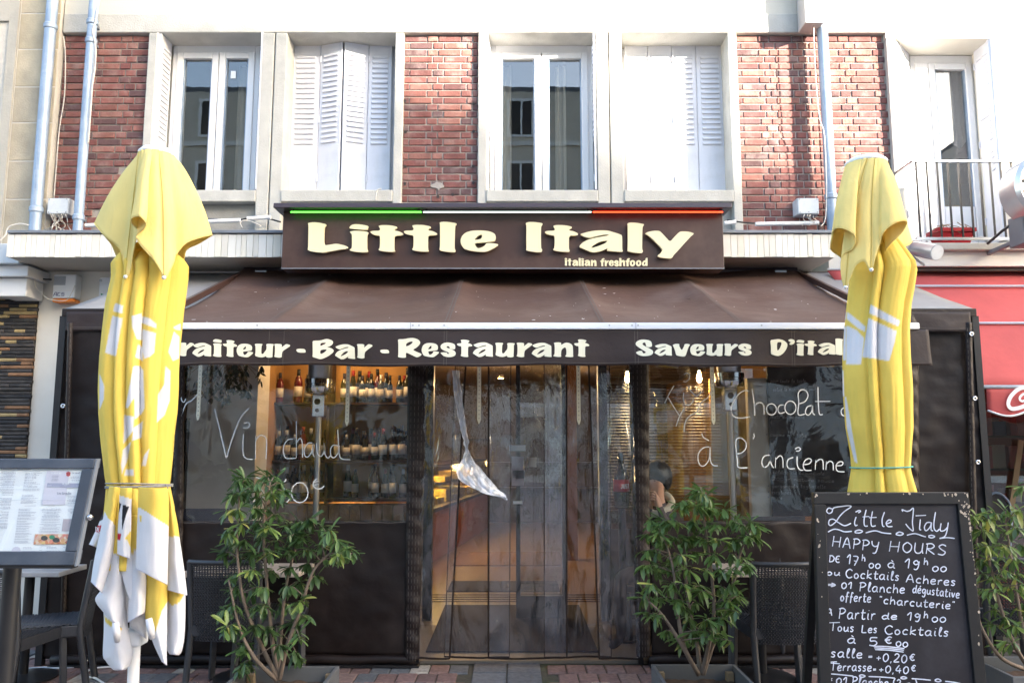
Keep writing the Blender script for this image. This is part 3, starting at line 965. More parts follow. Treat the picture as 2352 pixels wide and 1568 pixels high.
arch.tube(catmull([(ac.x-.12, 7.37, .62), (ac.x-.12, 7.37, ac.z+.05), (ac.x-.07, 7.37, ac.z+.15), (ac.x, 7.37, ac.z+.19), (ac.x+.08, 7.37, ac.z+.15), (ac.x+.13, 7.37, ac.z+.03), (ac.x+.09, 7.37, .62)], 6), .011, 6)
a_ = thing('arched_board', (ac.x, 7.37, .55), 'arched dark board with a pale rim inside the red shop window', 'board')
arch.build('rim', K['zinc'], a_)
bp_ = MB(); bp_.poly([(ac.x-.115,.62),(ac.x-.115,ac.z+.05),(ac.x-.06,ac.z+.15),(ac.x,ac.z+.185),(ac.x+.07,ac.z+.15),(ac.x+.125,ac.z+.03),(ac.x+.09,.62)], [], lambda a,b:(a,7.372,b), (0,-1,0), .015)
bp_.build('panel', K['board'], a_)
tl = MB()
a, b = PT(2345, 1010, 7.38), PT(2318, 1205, 7.38)
tl.bar(a, b, .05, .01, up=(0,1,0))
tl.build('ruler_stand', K['stake'], None, label='slanted wooden ruler leaning in the red shop window', cat='ruler')

# ---------------- red awning
ra = thing('red_awning', (5.2, 6.6, 2.0), 'red fabric awning with white seams at the right edge', 'awning')
xa = PX(2085, 640, 7.2)
prof = [(7.30, PZ(621,7.30)), (7.02, PZ(659,7.02)), (6.62, PZ(744,6.62)), (6.30, PZ(890,6.30))]
cl = MB()
def redsurf(u, v):
    i = min(2, int(v*3)); t = v*3-i
    y_ = prof[i][0]+(prof[i+1][0]-prof[i][0])*t; z_ = prof[i][1]+(prof[i+1][1]-prof[i][1])*t
    sag = -.02*math.sin(math.pi*min(1,v)) + .008*math.sin(u*17+v*5)
    return (xa-.7+(XE-xa+.7)*u, y_, z_+sag*.6 + .012*noise.noise((u*14, v*4, 3)))
cl.grid(redsurf, 40, 18)
cl.build('cloth', K['red'], ra, smooth=True, thick=.004)
for i in range(4):
    y_, z_ = prof[i]
    sm_ = MB().tube([(xa-.7, y_-.012, z_+.006), (XE, y_-.012, z_+.006)], .011 if i < 3 else .016, 6)
    sm_.build('white_seam', K['capw'], ra, smooth=True)
vy = 6.285
vz = PZ(893, vy)
vl = MB()
vw = .0
def redval(u, v):
    xx = xa+.1+(XE-xa)*u
    hem = PZ(947, vy) + .032*math.cos((xx-PX(2315,950,vy))*math.pi*2/.50)*-1
    return (xx, vy + .012*math.sin(xx*9)*v, vz + (hem-vz)*v)
vl.grid(redval, 120, 6)
vl.build('valance', K['red'], ra, smooth=True, thick=.003)
hm = MB().tube([Vector(redval(i/160, 1)) + Vector((0,-.006,.004)) for i in range(161)], .009, 6)
hm.build('hem_piping', K['capw'], ra, smooth=True)
lt = MB()
pts = catmull([(2362,888),(2340,893),(2322,910),(2316,928),(2324,938),(2342,936),(2362,928)], 6)
lt.ribbon([PT(p[0], p[1], vy-.022) for p in pts], .030, (0,-1,0))
pts = catmull([(2362,903),(2350,905),(2342,914),(2348,921),(2362,915)], 5)
lt.ribbon([PT(p[0], p[1], vy-.022) for p in pts], .018, (0,-1,0))
lt.build('white_lettering', K['capw'], ra)

# ---------------- round lamp at the right edge
lc = PT(2372, 440, 6.55)
lp = thing('round_street_projector', (lc.x, 6.55, lc.z-.35), 'big round metal lamp housing with square slots at the right edge', 'lamp')
rg_ = MB()
def ringp(t, r, yy): return Vector((lc.x + r*math.cos(t), yy, lc.z + r*1.12*math.sin(t)))
def band(ra_, ya, rb_, yb, n=48):
    rg_.grid(lambda u, v: ringp(2*math.pi*u, ra_+(rb_-ra_)*v, ya+(yb-ya)*v), n, 1, closeu=True)
band(.245, 6.62, .250, 6.40); band(.250, 6.40, .225, 6.36); band(.225, 6.36, .165, 6.37); band(.165, 6.37, .155, 6.42)
rg_.build('housing_ring', M('bright_cast_metal', (.62,.62,.64), .25, .1, 5, metal=.7), lp, smooth=True)
dk = MB().lathe([(.001,0),(.158,0),(.158,.03),(.001,.03)], 32, (lc.x, 6.42, lc.z), axis='y')
dk.build('dark_lens', K['black'], lp)
sq = MB()
for t in (150, 172, 195, 215):
    p = ringp(R(t), .196, 6.362)
    sq.box(p.x-.011, p.x+.011, p.y-.006, p.y+.004, p.z-.011, p.z+.011)
sq.build('slot', K['black'], lp)
lb = MB(); lb.box(lc.x-.14, lc.x+.1, 6.5, 6.7, lc.z-.46, lc.z-.20); lb.bar((lc.x-.1,6.6,lc.z-.40),(lc.x-.05,7.45,lc.z-.40),.04,.04)
lb.build('mounting_box', M('grey_mount', (.16,.165,.18), .5, .1), lp, bevel=.01)
ar = MB().tube([PT(2268,560,6.9), PT(2300,532,6.75), PT(2330,510,6.65)], .012, 6)
ar.build('black_arm', K['black'], lp)

# ---------------- silver floodlight
fa, fb = PT(2098, 570, 6.75), PT(2152, 580, 6.5)
fl = thing('floodlight', (fa.x, 6.8, fa.z-.1), 'silver cylindrical floodlight pointing right under the balcony', 'floodlight')
d = (fb-fa).normalized()
cy = MB().tube([fa, fa+d*.03, fb-d*.005, fb], [.05,.062,.068,.068], 24)
cy.build('housing', K['steel'], fl, auto=40)
MB().tube([fb-d*.002, fb+d*.004], [.06,.06], 24).build('lens', K['boxgrey'], fl)
br = MB().bar(fa+Vector((-.02,0,-.07)), fb+Vector((-.06,.1,-.085)), .015, .015); br.bar(fa+Vector((0,.02,-.07)), fa+Vector((0,.5,-.05)), .02, .02)
br.bar(fa+Vector((-.03,0,.065)), fa+Vector((.07,0,.075)), .03, .01)
br.build('bracket', K['steel'], fl)

# ============================================================ OPPOSITE SIDE OF THE STREET (unseen, roof heights shaped for shade and sky light)
def opposite(x0, x1, hl, hr, label, mat, wn_, seed):
    y0, y1 = -30.0, -18.5
    r_ = thing('opposite_house', ((x0+x1)/2, -19, 0), label, 'building', 'houses across the street')
    m_ = MB()
    m_.add([(x0,y0,0),(x1,y0,0),(x1,y1,0),(x0,y1,0),(x0,y0,hl-.25),(x1,y0,hr-.25),(x1,y1,hr-.25),(x0,y1,hl-.25)], [(0,3,2,1),(4,5,6,7),(0,1,5,4),(1,2,6,5),(2,3,7,6),(3,0,4,7)])
    m_.build('wall', mat, r_)
    e = .0
    rf = MB()
    rf.add([(x0,y0,hl-.25),(x1,y0,hr-.25),(x1,y1+.0,hr-.25),(x0,y1+.0,hl-.25),(x0,y0,hl),(x1,y0,hr),(x1,y1,hr),(x0,y1,hl)], [(0,3,2,1),(4,5,6,7),(0,1,5,4),(1,2,6,5),(2,3,7,6),(3,0,4,7)])
    rf.build('roof', K['roof'], r_)
    n = max(1, int((x1-x0)/3.2)); stp = (x1-x0)/n
    for fl_ in range(5):
        zz = 3.6 + fl_*2.9
        if zz + 1.6 > min(hl, hr) - .6: break
        B(x0+.01, x1-.01, y1-.02, y1+.08, zz-.5, zz-.3).build('string_course', K['opp2'], r_)
        for i in range(n):
            xx = x0 + stp*(i+.5)
            w_ = MB(); w_.box(xx-.62, xx-.5, y1-.05, y1+.06, zz-.1, zz+1.7); w_.box(xx+.5, xx+.62, y1-.05, y1+.06, zz-.1, zz+1.7); w_.box(xx-.5, xx+.5, y1-.05, y1+.06, zz+1.58, zz+1.7); w_.box(xx-.5, xx+.5, y1-.05, y1+.06, zz-.1, zz)
            w_.box(xx-.04, xx+.04, y1-.05, y1+.05, zz, zz+1.58)
            wo = w_.build('window', K['pvcw'], r_)
            B(xx-.5, xx+.5, y1-.02, y1+.01, zz, zz+1.58).build('pane', K['dark'], wo)
    for i in range(n):
        xx = x0 + stp*(i+.5)
        wo = B(xx-1.0, xx+1.0, y1-.05, y1+.05, .3, 2.7).build('shop_front', K['darkwood'], r_)
    return r_
opposite(-45, -22.0, 10.5, 10.5, 'unseen cream house across the square to the left, kept low to let sky light in', K['opp'], 1, 1)
opposite(-21.98, 9.0, 17.5, 17.5, 'tall house with rows of windows straight across the square', M('opposite_stone', (.55,.50,.43), .9, .1, 2), 1, 6)
opposite(9.02, 25.5, 10.5, 10.5, 'unseen house between two tall ones across the square, kept low to let sky light in', K['opp'], 1, 7)
opposite(25.52, 33.7, 18.9, 18.9, 'unseen tall cream house across the square to the right, placed to shade the facade', K['opp'], 1, 5)
opposite(33.72, 35.85, 18.48, 18.25, 'unseen narrow house piece across the square, shaped to step the shade edge on the facade', K['opp2'], 1, 4)
opposite(35.87, 40.2, 17.66, 16.55, 'unseen grey house across the square, roof sloped to set the shade edge on the facade', K['opp2'], 1, 2)
opposite(40.22, 75, 16.55, 16.2, 'unseen pale house at the far end across the square, height set by the shade edge', K['opp'], 1, 3)

# ============================================================ DRAINPIPES, BOXES, CABLES on the facade
def drainpipe(px, py, r, z0, z1, collars, label, y=7.33):
    x = PX(px, py, y)
    t = thing('drainpipe', (x, y, z0), label, 'drainpipe', 'zinc drainpipes')
    MB().tube([(x, y, z0), (x, y, z1)], r, 20).build('pipe', K['zinc'], t, auto=40)
    for (pc, k) in collars:
        zc_ = PZ(pc, y)
        m_ = MB()
        m_.lathe([(r+.001,-.03),(r+.008,-.022),(r+.012,-.01),(r+.006,0),(r+.012,.010),(r+.008,.022),(r+.001,.03)], 20, (x, y, zc_))
        m_.build('collar', K['zinc'], t, smooth=True)
        B(x-.012, x+.012, y+r-.01, 7.45, zc_-.012, zc_+.012).build('bracket', K['zincdark'], t)
    return t
drainpipe(100, 270, .052, SZ1, 7.6, ((62,1),(482,1)), 'leftmost blue grey zinc drainpipe on the beige stone pier')
drainpipe(197, 270, .044, SZ1, 7.6, ((52,1),(95,1),(500,1)), 'zinc drainpipe crossing the sooty left brick panel')
dp3 = drainpipe(1899, 270, .050, SZ1, 7.6, ((55,1),(452,1)), 'zinc drainpipe between the two sunlit brick panels', y=7.36)
c0, c1 = PX(1843, 30, 7.3), PX(1886, 30, 7.3)
B(c0, c1, 7.24, 7.44, PZ(60,7.3), 7.0).build('meter_box', M('pale_metal_box', (.45,.43,.42), .5, .08), None, bevel=.01, label='tall pale metal box at the top beside the right drainpipe', cat='box')

def junction(px0, px1, py0, py1, label, y=7.36):
    a, b = PT(px0, py1, y), PT(px1, py0, y)
    t = thing('junction_box', ((a.x+b.x)/2, y, a.z), label, 'junction box')
    B(a.x, b.x, y, 7.49, a.z, b.z).build('box', K['boxgrey'], t, bevel=.008)
    B(a.x+.004, b.x-.004, y-.012, y-.001, a.z+.004, b.z-.004).build('lid', K['boxgrey'], t, bevel=.006)
    s_ = MB()
    for q in ((.1,.1),(.9,.1),(.1,.9),(.9,.9),(.5,.12)):
        s_.lathe([(.001,-.003),(.005,-.003),(.005,0),(.001,0)], 8, (a.x+(b.x-a.x)*q[0], y-.012, a.z+(b.z-a.z)*q[1]), axis='y')
    s_.build('screws', K['zincdark'], t)
    return t
rc = random.Random(8)
junction(108, 160, 455, 492, 'weathered grey junction box beside the left drainpipes')
junction(1832, 1880, 455, 492, 'weathered grey junction box below the right brick panel')
def cables(pxs, py0, py1, n, spread, label, y=7.34, seed=1):
    r_ = random.Random(seed); t = None
    m_ = MB()
    for i in range(n):
        px = pxs[0] + (pxs[1]-pxs[0])*i/(n-1)
        p = [(px, py0), (px + r_.uniform(-6,6), py0+(py1-py0)*.35), (px + r_.uniform(-spread,spread)*.7, py0+(py1-py0)*.7), (px + r_.uniform(-spread,spread), py1)]
        m_.tube([PT(a, b, y + r_.uniform(-.04,.04)) for a, b in catmull(p, 4)], .0045, 5)
    return m_.build('cable_bundle', K['cable'], None, smooth=True, label=label, cat='cables')
cables((116,150), 492, 528, 9, 16, 'tangle of pale cables hanging from the left junction box', seed=2)
cables((1848,1868), 492, 518, 4, 22, 'few pale cables hanging from the right junction box', seed=3)
def cable(pts, r, y, mat, label, cat='cable'):
    return MB().tube([PT(p[0], p[1], p[2] if len(p) > 2 else y) for p in catmull(pts, 5)], r, 6).build('cable', mat, None, smooth=True, label=label, cat=cat)
cable([(146,85),(150,130),(148,220),(136,300),(128,400),(124,455)], .006, 7.47, K['cable'], 'thin pale cable running down the left edge of the brick panel')
cable([(228,0),(219,50),(213,72),(220,110),(218,160),(212,200),(208,260),(203,330)], .007, 7.29, K['cable'], 'thin cable strapped along the second drainpipe')
cable([(1869,60),(1870,100),(1874,180),(1882,270),(1893,310),(1898,420),(1896,500),(1885,520)], .005, 7.30, K['cable'], 'thin grey cable beside the right drainpipe')
cable([(863,462),(864,445),(868,436),(876,434)], .006, 7.40, K['cable'], 'short pale cable looping up onto the second window sill')
cable([(0,552),(12,540),(20,522),(45,514),(65,517)], .007, 7.2, K['cable'], 'pale cable bending round the stone pier at far left')
cable([(195,518),(330,512),(470,503),(545,506),(590,497),(645,510)], .008, 7.38, K['cableb'], 'black cable running along the wall above the left slab')
cable([(1670,506),(1720,512),(1800,516),(1880,512),(1916,525)], .008, 7.38, K['cableb'], 'black cable running along the wall above the right slab')
def conduit(px0, px1, py, label, y=7.36):
    m_ = MB().tube([PT(px0, py+2, y), PT(px1, py-1, y)], .020, 12)
    return m_.build('conduit', K['capw'], None, auto=40, label=label, cat='conduit')
conduit(197, 262, 516, 'short white conduit tube between the left drainpipe and parasol')
conduit(470, 552, 507, 'white conduit tube under the open left window')
conduit(568, 622, 500, 'white fluorescent tube clipped left of the brown sign')
conduit(1664, 1690, 511, 'short white conduit end right of the brown sign')
conduit(1735, 1880, 513, 'long white conduit tube under the right brick panel')
cable([(556,523),(552,512),(560,506),(580,510),(600,520)], .005, 7.34, K['cable'], 'pale looped cable left of the brown sign')

# ---------------- alarm box, leaf sign
ax = PT(119, 695, 7.30); bx_ = PT(175, 630, 7.30)
al = thing('alarm_siren', (ax.x, 7.3, ax.z), 'white alarm siren box with amber strip on the left wall', 'alarm')
hgt = bx_.z-ax.z
B(ax.x, bx_.x, 7.30, 7.41, ax.z+hgt*.16, bx_.z).build('housing', K['capw'], al, bevel=.01)
B(ax.x+.002, bx_.x-.002, 7.295, 7.41, ax.z+hgt*.01, ax.z+hgt*.15).build('amber_lens', K['amber'], al, bevel=.012)
gr = MB()
for i in range(10):
    zz = bx_.z - hgt*.08 - i*hgt*.032
    gr.box(ax.x+.005, ax.x+(bx_.x-ax.x)*.55, 7.296, 7.2995, zz-.002, zz+.002)
gr.build('grille', K['zincdark'], al)
B(ax.x+.006, bx_.x-.01, 7.296, 7.2985, ax.z+hgt*.17, ax.z+hgt*.40).build('sticker', K['paper'], al)
tx = MB()
def apt(u, v): return Vector((ax.x+.012+u*(bx_.x-ax.x)*.5, 7.294, ax.z+hgt*(.23+.13*v)))
for st in ([(0,0),(.16,1),(.30,1),(.30,0)], [(.12,.4),(.3,.4)], [(.62,.9),(.42,.9),(.38,.1),(.62,.1)], [(.98,.9),(.75,.9),(.72,.5),(.98,.5),(.95,.1),(.70,.1)]):
    tx.ribbon([apt(*p) for p in st], .007, (0,-1,0))
tx.build('lettering', K['navy'], al)
cable([(78,632),(84,660),(110,685),(150,690),(165,672),(172,655)], .004, 7.2, K['cable'], 'thin white cable sagging from the duct to the alarm siren')
cable([(80,630),(95,640),(118,642)], .007, 7.3, K['cableb'], 'black cable entering the alarm siren')
ls0, ls1 = PT(223, 720, 7.36), PT(330, 637, 7.36)
lsn = thing('leaf_sign', (ls0.x, 7.36, ls0.z), 'white rounded wall sign with green leaves half hidden by the left parasol', 'sign')
B(ls0.x, ls1.x, 7.36, 7.385, ls0.z, ls1.z).build('panel', K['paper'], lsn, bevel=.01)
lv = MB(); rl_ = random.Random(3)
for cxp, s_ in ((243, 1.1), (252, .8)):
    c = PT(cxp, 684, 7.355)
    pts = []
    for i in range(14):
        an = 2*math.pi*i/14
        pts.append((c.x + math.cos(an)*(.075 if i % 2 else .045)*s_, c.z + math.sin(an)*(.05 if i % 2 else .03)*s_))
    lv.poly(pts, [], lambda a, b: (a, 7.357, b), (0,-1,0), .002)
lv.build('green_leaves', K['green'], lsn)
c = PT(231, 644, 7.355)
MB().lathe([(.001,-.004),(.014,-.004),(.014,0),(.001,0)], 12, (c.x, 7.36, c.z), axis='y').build('fixing_cap', K['steel'], lsn)

# ============================================================ GLYPHS (brush lettering outlines)
G = {}
def gl(ch, outer, holes=()):
    G[ch] = (outer, list(holes))
gl('L', [(88,92),(150,82),(225,88),(298,105),(298,118),(280,135),(276,200),(272,350),(345,340),(418,327),(500,345),(552,365),(545,380),(525,390),(480,392),(400,408),(320,420),(285,433),(200,427),(130,418),(88,402),(92,385),(95,250),(98,115)])
gl('idot', [(572,145),(590,118),(625,105),(700,108),(780,125),(785,135),(775,145),(778,162),(755,175),(680,165),(600,157),(575,152)])
gl('istem', [(570,185),(620,176),(700,180),(770,192),(772,205),(757,220),(755,300),(755,390),(768,410),(755,428),(690,428),(620,420),(566,405),(575,390),(592,380),(595,300),(593,215),(575,200)])
gl('t', [(902,122),(950,115),(1040,118),(1115,135),(1110,150),(1085,160),(1083,180),(1130,185),(1190,215),(1170,235),(1083,235),(1080,300),(1080,395),(1092,410),(1075,425),(1000,422),(930,412),(896,398),(915,380),(918,300),(916,233),(870,232),(825,215),(803,192),(830,182),(918,180),(918,150),(905,135)])
gl('l', [(1600,88),(1625,78),(1700,78),(1797,95),(1795,105),(1778,125),(1775,250),(1773,385),(1785,400),(1775,428),(1700,424),(1640,415),(1598,400),(1605,380),(1606,250),(1606,105)])
gl('e', [(1845,330),(1840,290),(1858,240),(1900,200),(1975,178),(2080,175),(2180,188),(2235,215),(2248,250),(2240,290),(2225,302),(2100,315),(2005,320),(2012,350),(2030,375),(2050,382),(2090,370),(2125,345),(2135,322),(2200,322),(2275,335),(2270,350),(2215,385),(2150,418),(2100,425),(2000,415),(1920,402),(1880,385)], [[(1998,285),(2015,262),(2055,230),(2082,222),(2088,240),(2080,272),(2040,283)]])
gl('I', [(70,102),(110,88),(200,90),(288,105),(285,118),(268,140),(266,280),(268,425),(285,440),(275,470),(230,474),(140,465),(76,448),(82,430),(80,280),(82,120)])
gl('a', [(765,240),(800,232),(880,210),(980,195),(1110,195),(1200,222),(1285,250),(1298,265),(1300,350),(1300,440),(1310,460),(1290,468),(1200,462),(1110,455),(1105,440),(1118,418),(1060,445),(1000,468),(930,475),(890,465),(820,435),(752,405),(760,385),(800,345),(860,315),(950,290),(1050,272),(1128,260),(1120,247),(1060,250),(960,272),(900,290),(860,288),(800,268)], [[(898,420),(930,385),(1000,345),(1060,328),(1115,325),(1085,358),(1010,390),(950,408)]])
gl('y', [(1588,238),(1615,218),(1700,200),(1770,200),(1800,225),(1850,280),(1908,343),(1960,280),(2025,215),(2060,208),(2140,210),(2210,232),(2205,245),(2180,262),(2100,350),(2020,440),(1948,515),(1945,530),(1920,552),(1850,548),(1780,538),(1748,520),(1755,508),(1785,490),(1800,465),(1815,440),(1750,370),(1680,300),(1620,250)])
gl('r', [(1085,102),(1100,95),(1170,98),(1168,125),(1165,135),(1200,110),(1215,97),(1255,105),(1260,118),(1245,130),(1200,160),(1178,178),(1172,200),(1170,230),(1172,240),(1150,248),(1110,243),(1085,235),(1095,220),(1097,160),(1095,115)])
gl('u', [(870,100),(890,93),(955,95),(958,105),(948,115),(945,160),(945,205),(965,208),(985,180),(1002,160),(1005,120),(998,105),(1010,95),(1080,97),(1082,108),(1072,118),(1072,170),(1068,228),(1070,240),(1045,248),(1005,245),(998,235),(1000,228),(960,245),(920,242),(880,228),(876,215),(882,190),(882,118)])
gl('B', [(1505,60),(1590,58),(1640,42),(1670,40),(1715,55),(1728,75),(1718,100),(1690,120),(1655,128),(1700,138),(1728,155),(1732,175),(1715,195),(1670,230),(1590,265),(1545,250),(1498,235),(1505,215),(1505,90)], [[(1588,90),(1610,82),(1650,80),(1640,95),(1610,108),(1588,118)], [(1585,165),(1620,155),(1660,155),(1645,175),(1610,200),(1585,205)]])
gl('R', [(140,45),(200,45),(270,32),(310,30),(360,45),(388,75),(378,105),(340,140),(302,158),(340,180),(405,205),(390,225),(355,242),(335,238),(300,220),(228,185),(228,225),(230,245),(190,248),(140,240),(146,220),(146,80)], [[(230,92),(270,72),(305,68),(300,85),(270,110),(230,125)]])
gl('s', [(768,105),(770,150),(755,157),(710,150),(705,128),(690,120),(672,126),(680,140),(720,152),(762,172),(778,198),(768,225),(735,240),(690,242),(645,232),(615,205),(605,190),(650,188),(678,190),(684,206),(700,206),(702,196),(680,182),(640,166),(614,148),(606,122),(620,100),(650,85),(690,80),(740,90)])
gl('n', [(1845,85),(1870,78),(1925,80),(1928,90),(1925,108),(1965,85),(1990,80),(2030,90),(2055,115),(2058,170),(2058,220),(2062,235),(2040,240),(1975,235),(1972,225),(1985,215),(1985,160),(1975,132),(1960,135),(1935,155),(1928,175),(1925,220),(1930,235),(1900,238),(1845,230),(1842,222),(1855,210),(1858,150),(1855,98)])
gl('S', [(112,180),(150,165),(180,165),(182,185),(195,193),(215,185),(215,175),(190,160),(140,125),(115,105),(113,85),(125,65),(160,48),(195,45),(245,52),(275,68),(283,120),(250,128),(222,122),(218,95),(210,75),(190,80),(180,95),(205,115),(250,138),(285,160),(292,180),(285,200),(260,215),(200,222),(160,215),(130,200)])
gl('v', [(495,105),(520,92),(560,92),(568,100),(562,110),(590,165),(620,110),(618,98),(640,90),(672,95),(678,105),(665,120),(650,160),(630,222),(600,226),(540,215),(530,205),(520,160),(505,120)])
gl('D', [(1520,50),(1560,45),(1610,38),(1660,50),(1700,80),(1705,110),(1690,150),(1660,190),(1620,215),(1590,215),(1540,200),(1528,190),(1530,120)], [[(1592,75),(1620,70),(1642,72),(1640,100),(1620,145),(1595,165)]])
gl("'", [(1708,50),(1735,38),(1770,45),(1782,65),(1770,90),(1745,100),(1725,95),(1725,85),(1742,72),(1725,65)])
gl('-', [(1323,160),(1350,148),(1420,150),(1430,185),(1415,192),(1345,190)])
gl('f', [(1043,75),(1060,65),(1075,65),(1078,40),(1095,20),(1125,12),(1142,25),(1140,40),(1120,45),(1115,62),(1142,70),(1138,85),(1112,88),(1112,165),(1118,180),(1095,183),(1068,178),(1072,165),(1072,90),(1050,85)])
gl('h', [(1443,12),(1470,6),(1495,15),(1492,70),(1510,55),(1540,50),(1562,65),(1568,90),(1568,165),(1575,178),(1550,183),(1528,178),(1530,110),(1515,90),(1495,105),(1492,165),(1498,180),(1470,183),(1443,178),(1450,165),(1450,30)])
gl('o', [(1665,120),(1675,80),(1705,57),(1745,55),(1775,75),(1787,110),(1778,155),(1750,182),(1710,187),(1678,165)], [[(1708,125),(1715,95),(1735,85),(1748,105),(1742,140),(1722,155)]])
gl('d', [(2000,12),(2038,5),(2043,20),(2040,165),(2045,178),(2000,180),(1998,168),(1970,185),(1940,178),(1920,150),(1930,105),(1955,70),(1985,60),(2000,55)], [[(1958,140),(1970,105),(1997,90),(1997,130),(1980,150)]])
gl('T', [(0,10),(60,0),(200,8),(240,20),(235,60),(200,50),(160,48),(158,230),(165,248),(110,250),(75,240),(82,225),(85,50),(30,55),(0,45)])
def norm(pts, holes):
    xs = [p[0] for p in pts]; ys = [p[1] for p in pts]
    x0, x1, y0, y1 = min(xs), max(xs), min(ys), max(ys)
    f = lambda L: [((p[0]-x0)/(x1-x0), (p[1]-y0)/(y1-y0)) for p in L]
    return f(pts), [f(h) for h in holes]
def put_letter(ch, x0, x1, y0, y1, yplane, depth, mat, parent, name='letter', wave=None):
    """letter filling a box given in 4096-frame sight lines on the plane y = yplane"""
    parts = [('istem', .23, 1), ('idot', 0, .21)] if ch == 'i' else [(ch, 0, 1)]
    m_ = MB()
    for g_, a, b in parts:
        o_, h_ = norm(*G[g_])
        o_ = chaikin(o_, 2); h_ = [chaikin(h, 2) for h in h_]
        def fn(u, v):
            q = S4(x0+(x1-x0)*u, y0+(y1-y0)*(a+(b-a)*v))
            p = PT(q[0], q[1], yplane)
            if wave: p.y += wave(p.x, p.z)
            return p
        m_.poly(o_, h_, fn, (0,-1,0), depth)
    return m_.build(name, mat, parent)

# ============================================================ SIGN
sy = 6.60
sg = thing('restaurant_sign', (-.08, sy, PZ(617, sy)), 'brown fascia sign reading Little Italy with raised cream letters', 'sign')
sgx0, sgx1 = PX(648, 560, sy), PX(1662, 560, sy)
sz0, sz1 = PZ(617, sy), PZ(478, sy)
B(sgx0, sgx1, sy, 6.80, sz0, sz1).build('panel', K['brown'], sg, bevel=.004)
B(sgx0-.0, sgx1+.0, sy-.004, sy-.001, sz0-.002, sz0+.006).build('bottom_edge', K['zincdark'], sg)
capy = sy-.13
cp = MB(); zc0 = PZ(477, capy)
cp.hexa([(sgx0-.05, capy, zc0), (sgx1+.05, capy, zc0), (sgx1+.05, 6.82, zc0+.01), (sgx0-.05, 6.82, zc0+.01)],
        [(sgx0-.05, capy+.01, zc0+.045), (sgx1+.05, capy+.01, zc0+.045), (sgx1+.05, 6.82, zc0+.07), (sgx0-.05, 6.82, zc0+.07)])
cp.build('cap', K['dkbrown'], sg, bevel=.006)
ty = sy-.075; tz = zc0-.022
for a, b, k in ((668, 968, 'ngreen'), (972, 1358, 'nwhite'), (1362, 1660, 'nred')):
    xa_, xb_ = PX(a, 482, ty), PX(b, 482, ty)
    MB().tube([(xa_, ty, tz), (xb_, ty, tz)], .007, 10).build('light_tube', K[k], sg, smooth=True)
    tb = MB()
    for q in (.02, .98): tb.box(xa_+(xb_-xa_)*q-.01, xa_+(xb_-xa_)*q+.01, ty-.006, sy, tz+.006, zc0+.004)
    tb.build('tube_clip', K['dkbrown'], sg)
ly = sy-.045
def big(ch, c, x0, x1, y0, y1):
    if c == 1: f = lambda x, y: (1200+x/2.868, 860+y/2.868)
    else: f = lambda x, y: (2080+x/3.178, 860+y/3.178)
    a = f(x0, y0); b = f(x1, y1)
    put_letter(ch, a[0], b[0], a[1], b[1], ly, .025, K['cream'], sg)
for ch, c, x0, x1, y0, y1 in (('L',1,88,552,82,433),('i',1,566,785,105,428),('t',1,803,1190,115,425),('t',1,1187,1578,112,422),('l',1,1598,1797,78,428),('e',1,1840,2275,175,425),
        ('I',2,70,288,88,474),('t',2,313,745,127,470),('a',2,752,1310,195,475),('l',2,1363,1578,97,485),('y',2,1588,2210,200,552)):
    big(ch, c, x0, x1, y0, y1)
for ch, x0, x1, y0, y1 in (('i',305,360,10,172),('t',365,455,20,172),('a',465,588,50,180),('l',597,648,8,178),('i',652,710,15,178),('a',720,842,50,180),('n',850,975,50,180),('f',1043,1142,12,182),('r',1140,1232,55,182),('e',1230,1340,55,182),('s',1340,1440,55,188),('h',1443,1575,8,180),('f',1572,1672,12,182),('o',1665,1785,55,185),('o',1795,1912,55,185),('d',1920,2043,5,180)):
    k = 5.227
    put_letter(ch, 2200+x0/k, 2200+x1/k, 1030+y0/k, 1030+y1/k, sy-.006, .004, K['cream'], sg, 'small_letter')

# ============================================================ BROWN AWNING
AYB, AYF = 7.25, 5.15
AZB, AZF = PZ(621, 7.25), PZ(745, AYF)
ax0, ax1 = PX(562, 619, 7.25), PX(1830, 622, 7.25)
aw = thing('brown_awning', ((ax0+ax1)/2, 6.0, 2.0), 'brown folding arm awning over the terrace with cream lettered valance', 'awning')
NP = 5
seamx = [PX(p, 750, AYF) for p in (610, 1050-30, 1382, 1705)]
def awn(u, v):
    x = ax0+(ax1-ax0)*u
    y = AYB+(AYF-AYB)*v; z = AZB+(AZF-AZB)*v
    d = min(abs(x-s) for s in seamx)
    sag = -.085*math.sin(math.pi*v)*(.45+.55*min(1, d/.40))
    rid = .045*math.exp(-(d/.09)**2)*math.sin(math.pi*min(1, v*1.0))*(1-.5*v)
    z += sag + rid + .008*noise.noise((x*2.2, v*3, 4))
    # curtain like gathers at the roller end
    z += .02*math.exp(-v*6)*math.cos(x*5.2) + .006*noise.noise((x*5+v*6, v*9, 1))
    return (x, y, z)
MB().grid(awn, 150, 40).build('cloth', K['awn'], aw, smooth=True, thick=.003)
for sx_ in seamx:
    m_ = MB()
    u = (sx_-ax0)/(ax1-ax0)
    pa = [Vector(awn(u, i/24))+Vector((0,-.004,.006)) for i in range(25)]
    m_.ribbon(pa, .006, (0,-.4,1)); m_.ribbon([p+Vector((.022,0,0)) for p in pa], .006, (0,-.4,1))
    m_.build('stitched_seam', K['stitch'], aw)
